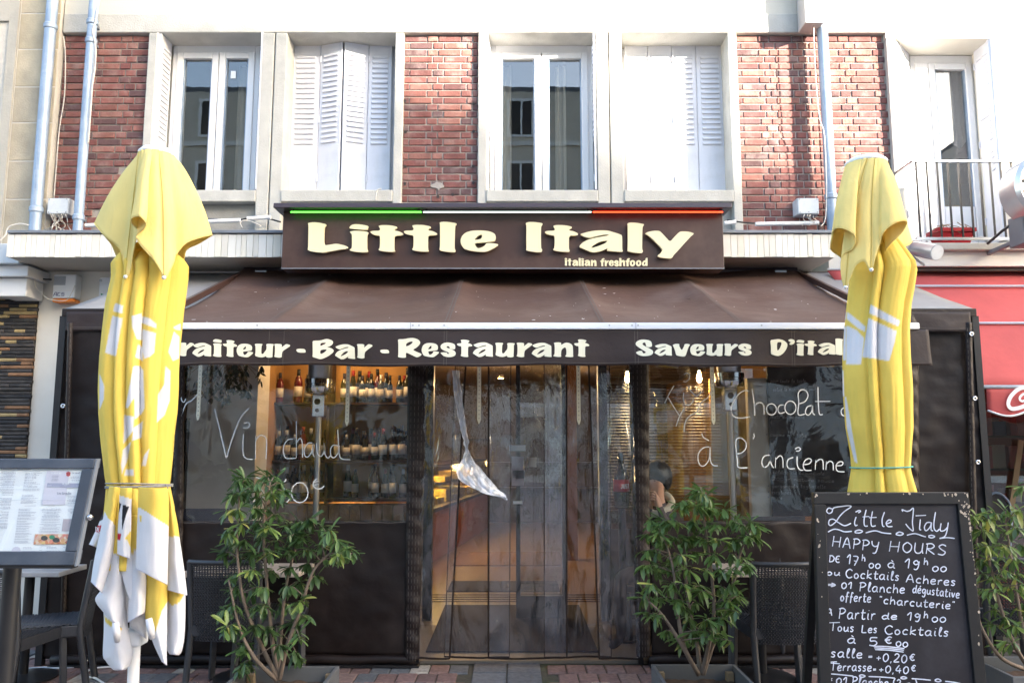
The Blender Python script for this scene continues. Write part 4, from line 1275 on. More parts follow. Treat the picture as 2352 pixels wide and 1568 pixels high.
# droppings and flecks on the cloth
dr = MB(); rd = random.Random(17)
for i in range(95):
    u, v = rd.random(), rd.uniform(.08, .97); s_ = rd.choice((.003,.004,.005,.006,.013))
    c = Vector(awn(u, v))+Vector((0,-.003,.005))
    dr.add([c+Vector((s_*math.cos(k)*rd.uniform(.6,1.4), s_*math.sin(k)*2*rd.uniform(.6,1.6), s_*math.sin(k)*.5)) for k in (0,1.2,2.5,3.8,5)], [(0,1,2,3,4)])
dr.build('droppings', K['white'], aw)
# side edges, arms, roller box
for s_, xx in ((-1, ax0), (1, ax1)):
    m_ = MB().bar((xx, AYB, AZB-.02), (xx, AYF+.05, AZF-.02), .03, .045)
    m_.build('side_edge', K['brown'], aw)
    B(xx-s_*.18-.05, xx-s_*.18+.05, AYB-.1, 7.45, AZB-.12, AZB-.02).build('wall_bracket', K['steel'], aw)
    e = Vector((xx-s_*.9, 6.3, AZB-.58))
    MB().tube([(xx-s_*.2, AYB-.05, AZB-.16), e, (xx-s_*.5, AYF+.06, AZF-.06)], .018, 8).build('folding_arm', K['alu'], aw)
MB().tube([(ax0, AYB+.03, AZB+.0), (ax1, AYB+.03, AZB+.0)], .055, 14).build('roller', K['dkbrown'], aw, auto=40)
B(ax0-.0, ax1+.0, AYF-.045, AYF+.02, AZF-.038, AZF+.006).build('front_bar', K['alu'], aw, bevel=.008)
jn = MB()
for p in (945, 1458): 
    x = PX(p, 750, AYF); jn.box(x-.002, x+.002, AYF-.047, AYF+.0, AZF-.039, AZF+.007)
for p in (590, 1020, 1400, 1750, 948, 962, 1452, 1466):
    q = PT(p, 754, AYF-.05); jn.lathe([(.001,-.002),(.006,-.002),(.006,0),(.001,0)], 8, (q.x, AYF-.045, AZF-.012), axis='y')
jn.build('bar_joints', K['steel'], aw)
vy_ = AYF-.03
def vwave(x, z):
    k = max(0, min(1, (AZF-.04-z)/.28))
    return k*(.016*math.sin(x*4.3)+.010*math.sin(x*10.7+1)) + .004*noise.noise((x*6, z*9, 2))
vz0, vz1 = AZF-.037, PZ(840, vy_)
def valf(u, v):
    x = ax0+.03+(ax1+.03-ax0)*u
    z = vz0+(vz1-vz0)*v + (.005*math.sin(x*3.1)+.004*math.sin(x*9))*v
    return (x, vy_+vwave(x, z), z)
va = MB().grid(valf, 220, 14).build('valance', K['val'], aw, smooth=True, thick=.002)
m_ = MB(); m_.ribbon([Vector(valf(i/120, .93))+Vector((0,-.004,0)) for i in range(121)], .003, (0,-1,0))
for p in (618, 652, 1020, 1026, 1458, 1465, 1820, 1826):
    x = PX(p, 800, vy_); u = (x-ax0-.03)/(ax1+.03-ax0)
    m_.ribbon([Vector(valf(u, .02+.96*i/10))+Vector((0,-.004,0)) for i in range(11)], .003, (0,-1,0))
m_.build('stitching', K['stitch'], va)
def vl1(ch, x0, x1, y0, y1, c):
    k, ox = ((2.735, 700), (2.735, 1540), (2.613, 2500))[c]
    put_letter(ch, ox+x0/k, ox+x1/k, 1340+y0/k, 1340+y1/k, vy_-.006, .003, K['cream2'], va, 'printed_letter', wave=vwave)
for a in (('T',-200,60,40,235),('r',45,210,80,232),('a',195,405,85,240),('i',420,515,45,240),('t',525,683,55,240),('e',675,855,93,243),('u',870,1082,93,248),('r',1085,1260,95,248),('-',1323,1430,148,192),('B',1498,1732,40,265),('a',1745,1967,97,262),('r',1985,2160,95,255),('-',2240,2345,157,200)):
    vl1(*a, 0)
for a in (('R',140,405,30,248),('e',400,592,85,242),('s',605,778,80,242),('t',785,958,50,242),('a',962,1183,80,242),('u',1203,1420,82,242),('r',1438,1612,80,240),('a',1605,1825,82,242),('n',1842,2062,78,240),('t',2068,2238,45,238)):
    vl1(*a, 1)
for a in (('S',110,292,45,222),('a',305,488,92,220),('v',495,678,90,226),('e',680,840,92,220),('u',845,1028,90,220),('r',1035,1182,88,218),('s',1180,1325,87,215),('D',1520,1705,38,215),("'",1708,1782,38,100),('i',1797,1878,47,212),('t',1880,2010,55,208),('a',2020,2200,80,207),('l',2198,2280,35,210),('i',2295,2372,45,210),('e',2378,2510,82,210)):
    vl1(*a, 2)

# ============================================================ TERRACE ENCLOSURE
TY = 6.05
TX0, TX1 = PX(150, 712, TY), PX(2235, 712, TY)
TZ = PZ(712, TY)
te = thing('terrace_enclosure', ((TX0+TX1)/2, TY, 0), 'dark brown tarpaulin terrace enclosure with clear film windows and strip curtain', 'terrace tent')
# sloping grey roof sheet
def roofp(u, v):
    x = TX0+(TX1-TX0)*u
    return (x, TY+(7.40-TY)*v, TZ+.012+(3.19-TZ)*v - .02*math.sin(math.pi*v) + .004*noise.noise((x*3, v*5, 0)))
MB().grid(roofp, 80, 12).build('roof_sheet', K['grysheet'], te, smooth=True, thick=.003)
B(TX0-.01, TX1+.01, TY-.03, TY+.03, TZ-.055, TZ+.008).build('front_rail', K['tarpseam'], te, bevel=.006)
for xx in (TX0, TX1):
    B(xx-.025, xx+.025, TY-.025, TY+.025, 0, TZ-.05).build('corner_post', K['black'], te)
for xx in (PX(960,1200,TY), PX(1467,1200,TY)):
    B(xx-.02, xx+.02, TY+.02, TY+.06, 0, TZ-.05).build('inner_post', K['black'], te)
# short flap along the top at both sides
def flap(px0, px1, z0, z1, y, name='top_flap', mat='val', amp=.01, seed=0):
    xa_, xb_ = PX(px0, 735, y), PX(px1, 735, y)
    m_ = MB().grid(lambda u, v: (xa_+(xb_-xa_)*u, y+amp*v*math.sin(u*11+seed)+.003*noise.noise((u*8, v*4, seed)), z1+(z0-z1)*v), 60, 8)
    f_ = m_.build(name, K[mat], te, smooth=True, thick=.003)
    s_ = MB()
    for k in (.80, .88):
        s_.ribbon([(xa_+(xb_-xa_)*i/30, y+amp*k*math.sin(i/30*11+seed)-.005, z1+(z0-z1)*k) for i in range(31)], .003, (0,-1,0))
    s_.build('stitching', K['stitch'], f_)
    return f_
flap(152, 420, PZ(760,TY-.03), TZ-.02, TY-.035)
flap(1950, 2230, PZ(762,TY-.03), TZ-.02, TY-.035, seed=2)
def tarp(x0, x1, z0, z1, name, amp=.022, seed=0, y=TY, mat='tarp'):
    def f(u, v):
        x = x0+(x1-x0)*u; z = z0+(z1-z0)*v
        w = amp*(math.sin(x*5+seed+1.5*math.sin(z*2.2+seed))*.6 + 1.1*noise.noise((x*2.1+seed, z*1.3, seed))) 
        cr = .010*noise.noise((x*7+z*5, z*9-x*3, seed+3))
        return (x, y+w+cr, z)
    return MB().grid(f, max(12, int(abs(x1-x0)*40)), max(16, int((z1-z0)*34))).build(name, K[mat], te, smooth=True, thick=.003)
zfloor = .05
WZ0, WZ1 = PZ(1195, TY), TZ-.04        # window film: bottom and top
xL0 = PX(405, 1000, TY); xL1 = PX(943, 1000, TY)
xR0 = PX(1486, 1000, TY); xR1 = PX(2085, 1000, TY)
tarp(TX0, xL0, zfloor, TZ-.06, 'side_tarpaulin', seed=1)
tarp(xR1, TX1, zfloor, TZ-.06, 'side_tarpaulin', seed=4)
tarp(xL0, xL1+.05, zfloor+.02, WZ0, 'lower_tarpaulin', seed=2)
tarp(xR0, xR1, zfloor+.02, WZ0, 'lower_tarpaulin', seed=6)
# side returns back to the wall
for xx in (TX0, TX1):
    m_ = MB().grid(lambda u, v: (xx+.01*noise.noise((u*4, v*4, xx)), TY+(7.40-TY)*u, zfloor+(TZ-.04+(3.19-TZ)*u-zfloor)*v), 30, 30)
    m_.build('side_return', K['tarp'], te, smooth=True, thick=.003)
# seams: vertical stitched bands
def band_(px0t, px1t, px0b, px1b, z0, z1, y, name='stitched_band', amp=.012, nst=3, seed=0):
    def f(u, v):
        z = z0+(z1-z0)*v
        a = PX(px0b, 1500, y)*(1-v)+PX(px0t, 850, y)*v; b = PX(px1b, 1500, y)*(1-v)+PX(px1t, 850, y)*v
        x = a+(b-a)*u
        return (x, y - .018*math.sin(math.pi*u)*1 + amp*.5*math.sin(z*46+seed+u*3)*(.4+.6*math.sin(z*3+seed)**2) , z)
    bd = MB().grid(f, 10, 170).build(name, K['tarpseam'], te, smooth=True, thick=.004)
    s_ = MB()
    for k in range(nst):
        uu = .2+.6*k/max(1, nst-1)
        pts = [Vector(f(uu, i/170))+Vector((0,-.005,0)) for i in range(171)]
        for i in range(0, 168, 3):          # dashed thread
            s_.ribbon(pts[i:i+3], .0035, (0,-1,0))
    s_.build('stitching', K['stitch'], bd)
    return bd
band_(936, 984, 930, 962, zfloor+.0, WZ1+.02, TY-.035, nst=4, seed=1)
band_(1443, 1492, 1462, 1494, zfloor+.02, WZ1+.02, TY-.035, nst=4, seed=3)
band_(395, 420, 392, 417, zfloor+.02, WZ1, TY-.02, nst=2, seed=5)
band_(2082, 2118, 2085, 2112, zfloor+.02, WZ1, TY-.02, nst=2, seed=7)
band_(148, 160, 138, 150, zfloor+.02, TZ-.1, TY-.03, nst=2, seed=9, amp=.003)
band_(2224, 2240, 2236, 2252, zfloor+.02, TZ-.1, TY-.03, nst=2, seed=11, amp=.003)
# seam along window sill
for a, b in ((xL0, xL1), (xR0, xR1)):
    m_ = MB(); m_.ribbon([(a+(b-a)*i/60, TY-.022, WZ0-.012+.003*math.sin(i)) for i in range(61)], .004, (0,-1,0))
    m_.build('sill_stitching', K['stitch'], te)
# bottom rolls and black foot strip
for a, b in ((PX(405,1540,TY)-.9, PX(955,1540,TY)), (PX(1490,1540,TY), TX1)):
    m_ = MB().tube([(a+(b-a)*i/40, TY-.02, .045+.004*math.sin(i*.9)) for i in range(41)], .034, 10)
    m_.build('bottom_roll', K['tarp'], te, smooth=True)
    B(a, b+.03, TY-.075, TY+.03, .002, .016).build('foot_strip', K['black'], te)
# eyelets
for (px, py) in ((145,932),(2231,767),(2239,915),(2246,1061),(197,1518)):
    c = PT(px, py, TY-.055)
    m_ = MB().lathe([(.006,-.001),(.008,-.006),(.016,-.006),(.021,0),(.001,0)], 16, c, axis='y')
    m_.build('eyelet', K['chrome'], te, smooth=True)
# ---------------- clear film windows
def film(x0, x1, z0, z1, y, seed, name='film_window', mat='film', amp=.012, nx=60, nz=50):
    def f(u, v):
        x = x0+(x1-x0)*u; z = z0+(z1-z0)*v
        edge = min(1, min(u, 1-u)*8)
        w = amp*(noise.noise((x*1.6+seed, z*.8, seed))*1.2 + .35*noise.noise((x*6+seed, z*2.0, seed)) + (1-edge)*.5*math.sin(z*17+seed))
        return (x, y+w, z)
    return MB().grid(f, nx, nz).build(name, K[mat], te, smooth=True), f
fL, _ = film(xL0, xL1, WZ0-.01, WZ1, TY, 1.7)
fR, _ = film(xR0, xR1, WZ0-.01, WZ1, TY, 8.3)
# ---------------- marker writing on the film
def writing(strokes, ox, oy, k, parent, name, w=.0078, yy=TY-.032):
    m_ = MB()
    for s_ in strokes:
        cl_ = False
        if s_[0] == 'o':
            _, cx_, cy_, rx_, ry_ = s_
            p = [(cx_+rx_*math.cos(t*math.pi/8), cy_+ry_*math.sin(t*math.pi/8)) for t in range(17)]
        else:
            p = catmull(s_, 6)
        q = [S4(ox+a/k, oy+b/k) for a, b in p]
        m_.ribbon([PT(a, b, yy) for a, b in q], w, (0,-1,0))
    return m_.build(name, K['marker'], parent)
VIN = [[(355,435),(400,620),(460,880)],[(460,880),(520,680),(590,510),(663,430)],[(613,660),(610,830),(640,880),(700,887)],[(620,565),(650,558),(668,575),(655,602),(612,605)],
 [(722,675),(720,885)],[(722,720),(750,680),(790,675),(820,720),(815,885)],[(1060,705),(1010,715),(975,770),(975,840),(1000,878),(1085,877)],[(1087,545),(1087,870)],[(1088,740),(1120,700),(1140,740),(1143,870)],
 [(1230,740),(1190,745),(1158,800),(1165,855),(1190,865),(1225,820),(1240,745),(1235,830),(1250,868)],[(1268,740),(1275,830),(1310,860),(1340,800),(1335,738)],[(1335,738),(1345,840),(1370,875),(1395,850)],
 [(1475,770),(1420,760),(1393,800),(1400,860),(1430,870),(1470,820)],[(1458,620),(1470,820),(1490,880),(1570,890)],
 [(725,1050),(770,1060),(785,1090),(770,1130),(740,1143)],[(740,1143),(780,1170),(790,1220),(750,1255),(680,1255)],[(995,1060),(985,1085),(940,1100)],[(940,1100),(930,1160),(980,1150),(1025,1185),(1025,1240),(990,1275),(915,1270)],
 ('o',1118,1185,75,90),[(1275,1058),(1245,1085),(1240,1120),(1265,1148),(1310,1148),(1338,1125)],[(1238,1095),(1290,1080)],[(1240,1118),(1290,1110)],
 [(55,315),(60,360),(80,375),(97,345)],[(35,235),(55,235),(50,265),(35,270)],[(0,450),(35,430),(60,400)],[(0,545),(30,520),(60,480),(100,390),(150,360),(205,300)]]
writing(VIN, 700, 1440, 2.24, fL, 'marker_writing')
ICI = [[(328,228),(290,290),(243,385)],[(268,322),(320,410),(378,500)],[(420,430),(378,500),(345,592)],[(415,290),(410,350),(430,395),(465,400),(490,380),(502,348)],[(455,240),(490,290),(520,315),(555,305),(572,278)],[(415,130),(440,115),(465,130),(460,170),(435,192),(412,190)],
 [(418,640),(420,590),(440,530),(480,490),(530,465),(560,400),(580,370),(630,335),(655,285)],[(1000,280),(960,272),(900,310),(850,390),(840,450),(860,500),(920,518),(1010,505)],[(1025,255),(1045,380),(1050,495)],[(1048,410),(1085,380),(1120,390),(1135,430),(1132,490)],
 ('o',1200,440,45,50),[(1310,400),(1275,405),(1258,440),(1275,475),(1320,465)],('o',1370,425,50,60),[(1500,483),(1440,485),(1445,380),(1440,300),(1470,265),(1510,275),(1528,320),(1500,370),(1450,390)],
 [(1560,405),(1520,420),(1505,470),(1530,492),(1560,460),(1570,405),(1570,470),(1590,490)],[(1617,240),(1620,380),(1630,480),(1660,485)],[(1590,370),(1727,368)],[(1880,410),(1830,440),(1828,480),(1850,498),(1880,490)],
 [(575,655),(590,690),(640,720)],[(645,775),(590,785),(545,840),(550,920),(590,948),(640,890),(650,775),(655,900),(680,940),(720,945)],[(990,962),(905,958),(895,900),(880,760),(890,705),(930,698),(970,735),(970,790),(930,830),(880,838)],[(1040,655),(1046,680),(1035,705)],
 [(1185,850),(1135,860),(1115,910),(1130,955),(1160,950),(1190,900),(1190,855),(1195,920),(1220,965)],[(1238,870),(1235,965)],[(1238,890),(1275,855),(1300,880),(1305,962)],[(1395,870),(1350,890),(1340,940),(1360,970),(1410,970)],[(1430,860),(1432,940),(1455,980),(1485,985)],[(1412,795),(1440,780),(1460,795),(1445,812),(1420,812)],
 [(1490,935),(1540,925),(1558,895),(1535,880),(1500,900),(1485,945),(1505,985),(1560,985)],[(1598,895),(1592,980)],[(1598,915),(1630,888),(1660,900),(1665,980)],[(1692,905),(1688,980)],[(1692,930),(1720,905),(1750,920),(1755,985)],[(1780,945),(1830,940),(1840,915),(1815,908),(1785,930),(1780,970),(1800,995),(1855,998)]]
writing(ICI, 2550, 1440, 2.24, fR, 'marker_writing')
# ---------------- entrance strip curtain: overlapping film strips with brown piping
zc_top = WZ1+.02; zc_bot = .06
strips = [ # (left px top, right px top, left px bottom, right px bottom, y, seed)
    (975, 1075, 955, 1033, TY-.05, 1), (1050, 1174, 1020, 1170, TY-.02, 2), (1122, 1302, 1122, 1302, TY-.045, 3),
    (1250, 1400, 1250, 1404, TY-.015, 4), (1350, 1450, 1376, 1470, TY-.055, 6)]
for (a0, a1, b0, b1, y_, sd_) in strips:
    def f(u, v):
        z = zc_bot+(zc_top-zc_bot)*v
        xa_ = PX(b0, 1500, y_)*(1-v)+PX(a0, 850, y_)*v; xb_ = PX(b1, 1500, y_)*(1-v)+PX(a1, 850, y_)*v
        x = xa_+(xb_-xa_)*u
        w = .014*math.sin(u*5+sd_+z*.8) + .012*noise.noise((x*5+sd_*3, z*1.7, sd_)) + .008*noise.noise((x*16, z*6+sd_, sd_))
        return (x, y_+w, z)
    st = MB().grid(f, 26, 90).build('curtain_strip', K['film2'], te, smooth=True)
    ed = MB()
    for uu in ((1.0,) if sd_ == 1 else ((0.0, 1.0) if sd_ == 3 else ((0.0,) if sd_ == 6 else (0.0, 1.0)))):
        ed.ribbon([Vector(f(uu, i/80))+Vector((0,-.006,0)) for i in range(81)], .013 if sd_ in (1, 3, 6) else .007, (0,-1,0))
    ed.ribbon([Vector(f(i/10, 0))+Vector((0,-.006,.004)) for i in range(11)], .014, (0,-1,0))
    ed.build('piping', K['tarpseam'], st)
# the loose folded piece of film by the left strip
def fold(u, v):
    rows = [(850, 1038, 1054), (900, 1042, 1060), (960, 1052, 1068), (1010, 1064, 1075), (1036, 1069, 1080), (1050, 1063, 1092), (1070, 1055, 1109), (1083, 1050, 1122), (1095, 1056, 1132), (1105, 1063, 1141), (1118, 1088, 1154), (1128, 1112, 1163), (1134, 1150, 1169)]
    py, a, b = None, None, None
    py = 850+(1134-850)*v
    a, b = interp(rows, py)
    px = a+(b-a)*u + 5*noise.noise((u*1.5, v*26, 9))*(1 if v > .55 else .3)
    py += 7*noise.noise((u*9, v*3, 4))*(1 if v > .6 else 0)
    pb = PT(px, py + (10*u if v > .6 else 0), TY-.075)
    k = max(0, (v-.62)/.38)
    return pb + Vector((0, -.20*k*(1-.3*u) + .03*noise.noise((u*7, v*9, 3)) + .012*noise.noise((u*19, v*30, 1)), 0))
MB().grid(fold, 24, 60).build('folded_film', K['film3'], te, smooth=True)
# ---------------- cream tie straps hanging in front
for (px, pb, n) in ((462, 965, 'far left, before the mistletoe'), (801, 978, 'over the wine shelves'), (1101, 973, 'left, over the strip curtain'), (1328, 975, 'right, over the strip curtain'), (1634, 975, 'beside the hanging bulb')):
    y_ = TY-.11
    a, b = PT(px, 815, y_), PT(px+1, pb, y_)
    m_ = MB()
    w_ = .014
    m_.box(a.x-w_, a.x+w_, y_-.002, y_+.002, b.z+.03, a.z+.30)
    m_.add([(a.x-w_, y_-.002, b.z+.03), (a.x+w_, y_-.002, b.z+.03), (a.x+.003, y_-.002, b.z), (a.x-.003, y_-.002, b.z)], [(0,1,2,3)])
    st = m_.build('tie_strap', M('cream_strap', (.80,.78,.64), .7, .05), None, label='cream perforated tie strap hanging ' + n, cat='strap')
    hl = MB()
    for i in range(14):
        zz = b.z+.04+i*.030
        hl.lathe([(.001,-.0006),(.0032,-.0006),(.0032,0),(.001,0)], 6, (a.x, y_-.0023, zz), axis='y')
    hl.build('punched_hole', K['dark'], st)

# ============================================================ CLOSED PARASOLS
YEL = (.86, .65, .13); WHT = (.78, .78, .81); BLK = (.02, .02, .025); RED_ = (.55, .02, .04)
PALE = (.88, .72, .27)  # top tier's highlight put into a paler cloth yellow
def c7(x, y): return (201+.3043*x, 1091+.3043*y)
def c5(x, y): return (.3662*x, 516.8+.3662*y)
def c8(x, y): return (1719.4+.3662*x, 516.8+.3662*y)

def bell(parent, cy, ringc, rpx, hem, angs, tips=()):
    """upper tier of the canopy: hangs in deep folds from the cap ring to a wavy hem"""
    H = [tuple(PT(p[0], p[1], cy+p[2])) for p in hem]
    n = len(H)
    Hs = catmull(H, 10, closed=True)
    rc_ = PT(ringc[0], ringc[1], cy); rr_ = rpx * rc_.y * 1.03 / FPX
    mb = MB(); NV = 46; NU = len(Hs)
    def A(i):
        f = i/10
        t = interp([(k, a) for k, a in angs], f)[0]
        return rc_ + Vector((rr_*math.cos(R(t)), rr_*math.sin(R(t)), 0))
    def P(i, v):
        a = A(i); h = Vector(Hs[i % NU])
        c = Vector((a.x+(h.x-a.x)*.60, a.y+(h.y-a.y)*.60, a.z+(h.z-a.z)*.34))
        q = a*(1-v)**2 + c*2*v*(1-v) + h*v*v
        return q + Vector((.004*noise.noise((i*.09, v*3, 1)), .006*noise.noise((i*.07, v*2.5, 5)), 0))
    mb.grid(lambda u, v: P(int(round(u*NU)) % NU, v), NU, NV, closeu=True)
    mb.col = [PALE]*len(mb.v)
    top = mb.build('canopy_top_tier', K['cloth'], parent, smooth=True, thick=.003)
    hm_ = MB().tube([Vector(p) for p in Hs]+[Vector(Hs[0])], .0028, 5)
    hm_.col = [PALE]*len(hm_.v)
    hm_.build('hem', K['cloth'], top, smooth=True)
    for i in tips:
        sm2 = MB().tube([P(i*10, v/30)+Vector((0,-.003,0)) for v in range(31)], .0022, 5)
        sm2.col = [(.62,.46,.10)]*len(sm2.v)
        sm2.build('seam', K['cloth'], top, smooth=True)
        h = Vector(Hs[i*10])
        MB().lathe([(.001,-.012),(.009,-.008),(.011,0),(.006,.008),(.001,.010)], 12, h+Vector((0,-.006,.004)), axis='y').build('tip_button', K['capw'], top, smooth=True)
    # cap
    cz = rc_.z
    MB().lathe([(rr_*1.02, -.004), (rr_*1.03, .012), (rr_*.85, .030), (rr_*.4, .042), (.004, .046)], 28, (rc_.x, rc_.y, cz)).build('cap', K['capw'], parent, smooth=True)
    return top

def body(parent, cy, tab, creases, prints, ks=.85, name='canopy', base=YEL, nth=320, nz=300, top=None):
    py0, py1 = tab[0][0], tab[-1][0]
    cr = sorted(creases)
    mb = MB(); cols = []
    def f(u, v):
        py = py0+(py1-py0)*v
        xl, xr = interp(tab, py)
        a, b = PT(xl, py, cy), PT(xr, py, cy)
        cxx = (a.x+b.x)/2; Rr = (b.x-a.x)/2
        th = u*360
        cs = [(c[0]+(c[1]-c[0])*v, c[2]) for c in cr]
        cs.sort()
        ext = [(cs[-1][0]-360, cs[-1][1])] + cs + [(cs[0][0]+360, cs[0][1])]
        rho = 1
        for p, q in zip(ext, ext[1:]):
            if p[0] <= th <= q[0]:
                g_ = q[0]-p[0]; t = (th-p[0])/max(g_, .1)
                d = (p[1]*(1-t)+q[1]*t)
                ee = .45+.5*abs(math.sin(p[1]*97+p[0]*.0)); tt = t**(.75+.5*abs(math.sin(p[1]*55)))
                rho = 1 - d*(1-math.sin(math.pi*tt)**ee)
                break
        rho += .04*noise.noise((math.cos(R(th))*3+v*1.5, math.sin(R(th))*3, v*4)) + .022*(abs(noise.noise((math.cos(R(th))*6+v*3, math.sin(R(th))*6, v*5)))-.2) + .010*noise.noise((math.cos(R(th))*12, math.sin(R(th))*12, v*8))
        x = cxx + Rr*rho*math.cos(R(th)); y = cy - ks*Rr*rho*math.sin(R(th))
        z = a.z
        if v < .12 and top: z += top(th)*(1-v/.12)
        return (x, y, z)
    mb.grid(f, nth, nz, closeu=True)
    for p in mb.v:
        col = base
        q = pix(p)
        if p.y < cy + .03:
            acc = Vector((0,0,0))
            for ox, oy in ((0,0),(.9,.4),(-.9,-.4),(.4,-.9),(-.4,.9)):
                cc = base
                for c_, poly in prints:
                    if inpoly(q[0]+ox, q[1]+oy, poly): cc = c_
                acc += Vector(cc)
            col = tuple(acc/5)
        else:
            if .30 < (q[1]-700)/500 < .42: col = WHT
        cols.append(col)
    mb.col = cols
    return mb.build(name, K['cloth'], parent, smooth=True, thick=.002), f

def cloth_flap(parent, cy, rows, dy, bulge, prints, default, conv, nu=56, sub=16):
    L = catmull([r[0:2] for r in rows], sub); Rr = catmull([r[2:4] for r in rows], sub)
    n = len(L)-1
    mb = MB()
    def f(u, v):
        i = min(n, int(round(v*n)))
        a, b = conv(*L[i]), conv(*Rr[i])
        px = a[0]+(b[0]-a[0])*u; py = a[1]+(b[1]-a[1])*u
        k = math.sin(math.pi*u)
        return PT(px, py, cy + dy - bulge*k + .05*v*abs(dy)*0 + .02*(1-k)*0 + .006*noise.noise((u*3+dy*40, v*4, 7)))
    mb.grid(f, nu, n)
    inv = []
    for p in mb.v:
        q = pix(p); col = default
        for c_, poly in prints:
            if inpoly(q[0], q[1], [conv(*w) for w in poly]): col = c_
        inv.append(col)
    mb.col = inv
    o = mb.build('skirt_fold', K['cloth'], parent, smooth=True, thick=.003)
    hm_ = MB().tube([Vector(f(i/nu, 1))+Vector((0,-.001,0)) for i in range(nu+1)], .0024, 5)
    hm_.col = [(.60,.58,.66)]*len(hm_.v)
    hm_.build('hem', K['cloth'], o, smooth=True)
    return o

def cordring(parent, f, v, mat, r=.004, k=1.04, extra=None):
    pts = []
    c = Vector((0,0,0)); P = [Vector(f(i/60, v)) for i in range(60)]
    for p in P: c += p/60
    # hull-like ring
    Rx = max(abs(p.x-c.x) for p in P)*k; Ry = max(abs(p.y-c.y) for p in P)*k
    m_ = MB()
    for dz, tilt in ((0, .004), (-.008, -.006), (.006, .010)):
        pts = [(c.x+Rx*math.cos(2*math.pi*i/48), c.y+Ry*math.sin(2*math.pi*i/48), c.z+dz+tilt*math.cos(2*math.pi*i/48+dz*300)) for i in range(49)]
        m_.tube(pts, r, 6)
        if extra: break
    if not extra:
        m_.tube(catmull([(c.x+Rx*.98, c.y-.05, c.z+.005), (c.x+Rx*1.06, c.y-.06, c.z-.01), (c.x+Rx*1.10, c.y-.06, c.z-.06), (c.x+Rx*1.09, c.y-.06, c.z-.12)], 4), .003, 5)
    return m_.build('tie_cord', mat, parent, smooth=True)

# ---------------- left parasol
cyL = 4.2
pT, pB = PT(360, 352, cyL), PT(306, 1560, cyL)
pB0 = pB + (pB-pT).normalized()*(pB.z/abs((pB-pT).normalized().z))
paL = thing('closed_parasol', (pB0.x, cyL, 0), 'closed yellow parasol with white print and white hem, left, standing by the menu board', 'parasol', 'closed yellow parasols')
MB().tube([pB0, pT], .028, 16).build('pole', K['capw'], paL, auto=40)
sl = pB0 + (pT-pB0)*((.62)/(pT.z))
B(sl.x-.05, sl.x+.05, cyL-.05, cyL+.05, sl.z-.03, sl.z+.05).build('slider', K['capw'], paL, bevel=.012)
MB().lathe([(.26,0),(.26,.03),(.24,.06),(.06,.075),(.045,.25),(.03,.25)], 24, (pB0.x, cyL, .002)).build('base', K['boxgrey'], paL, auto=40)
hemL = [(217,512,0),(222,521,-.05),(245,545,-.10),(275,572,-.13),(285,610,-.15),(290,638,-.16),(299,620,-.165),(305,585,-.175),(312,552,-.19),(318,532,-.21),(304,514,-.25),(303,501,-.285),(320,497,-.31),(335,512,-.28),(330,526,-.25),(314,542,-.23),(325,565,-.23),(352,595,-.23),(368,620,-.215),(378,640,-.21),(390,622,-.19),(400,600,-.15),(404,585,-.12),(425,560,-.10),(455,547,-.06),(485,540,0),(483,543,.05),(455,560,.10),(428,574,.12),(420,605,.14),(390,640,.16),(350,560,.22),(310,520,.30),(280,600,.16),(255,560,.12),(226,525,.06)]
bell(paL, cyL, (360, 357), 39, hemL, [(0,180),(5,225),(12,270),(19,300),(25,360),(31,450),(36,540)], (5, 19, 30))
tabL = [(566,320,392),(582,290,404),(598,272,424),(612,261,433),(640,262,432),(700,250,425),(760,243,418),(820,237,412),(900,233,409),(950,233,408),(1000,237,402),(1050,243,398),(1090,247,393),(1113,251,390),(1126,250,392),(1165,246,400),(1230,240,405),(1300,238,408)]
crL = [(35,40,.13),(74,60,.24),(101,84,.22),(119,108,.26),(150,132,.10),(196,190,.2),(232,228,.25),(268,265,.25),(300,300,.22),(334,332,.2)]
WL_ = [[(722,488),(772,505),(768,555),(710,540)],[(705,568),(768,585),(728,822),(660,800)],[(826,570),(888,553),(892,724),(858,715),(830,640)],[(890,570),(940,585),(982,622),(980,648),(890,614)],[(893,652),(977,678),(967,800),(940,825),(905,838),(893,780)],[(865,745),(895,768),(897,853),(848,826)],
 [(836,885),(880,882),(899,910),(907,1150),(890,1182),(845,1218),(842,1080),(800,1150),(788,1140),(815,1000)],[(780,1190),(840,1200),(836,1288),(773,1372)],[(838,1270),(897,1228),(888,1332),(828,1352)],[(1038,885),(1068,915),(1064,1100),(1032,1192),(983,1238),(990,1060),(1030,1000)],[(1085,640),(1132,618),(1132,660),(1095,652)],[(1056,795),(1090,668),(1124,700),(1122,835),(1085,852)],[(937,1400),(915,1508),(888,1508),(905,1440)],[(770,1410),(822,1358),(800,1470),(765,1562),(760,1500)],[(625,930),(655,1010),(652,1090),(625,1160)],[(788,1530),(838,1530),(840,1570),(778,1570)]]
prL = [(WHT, [c5(*p) for p in P_]) for P_ in WL_]
cb, fB = body(paL, cyL, tabL, crL, prL, top=lambda th: .02*math.sin(R(th*3)))
cordring(paL, fB, (1114-566)/(1300-566), K['cordg'])
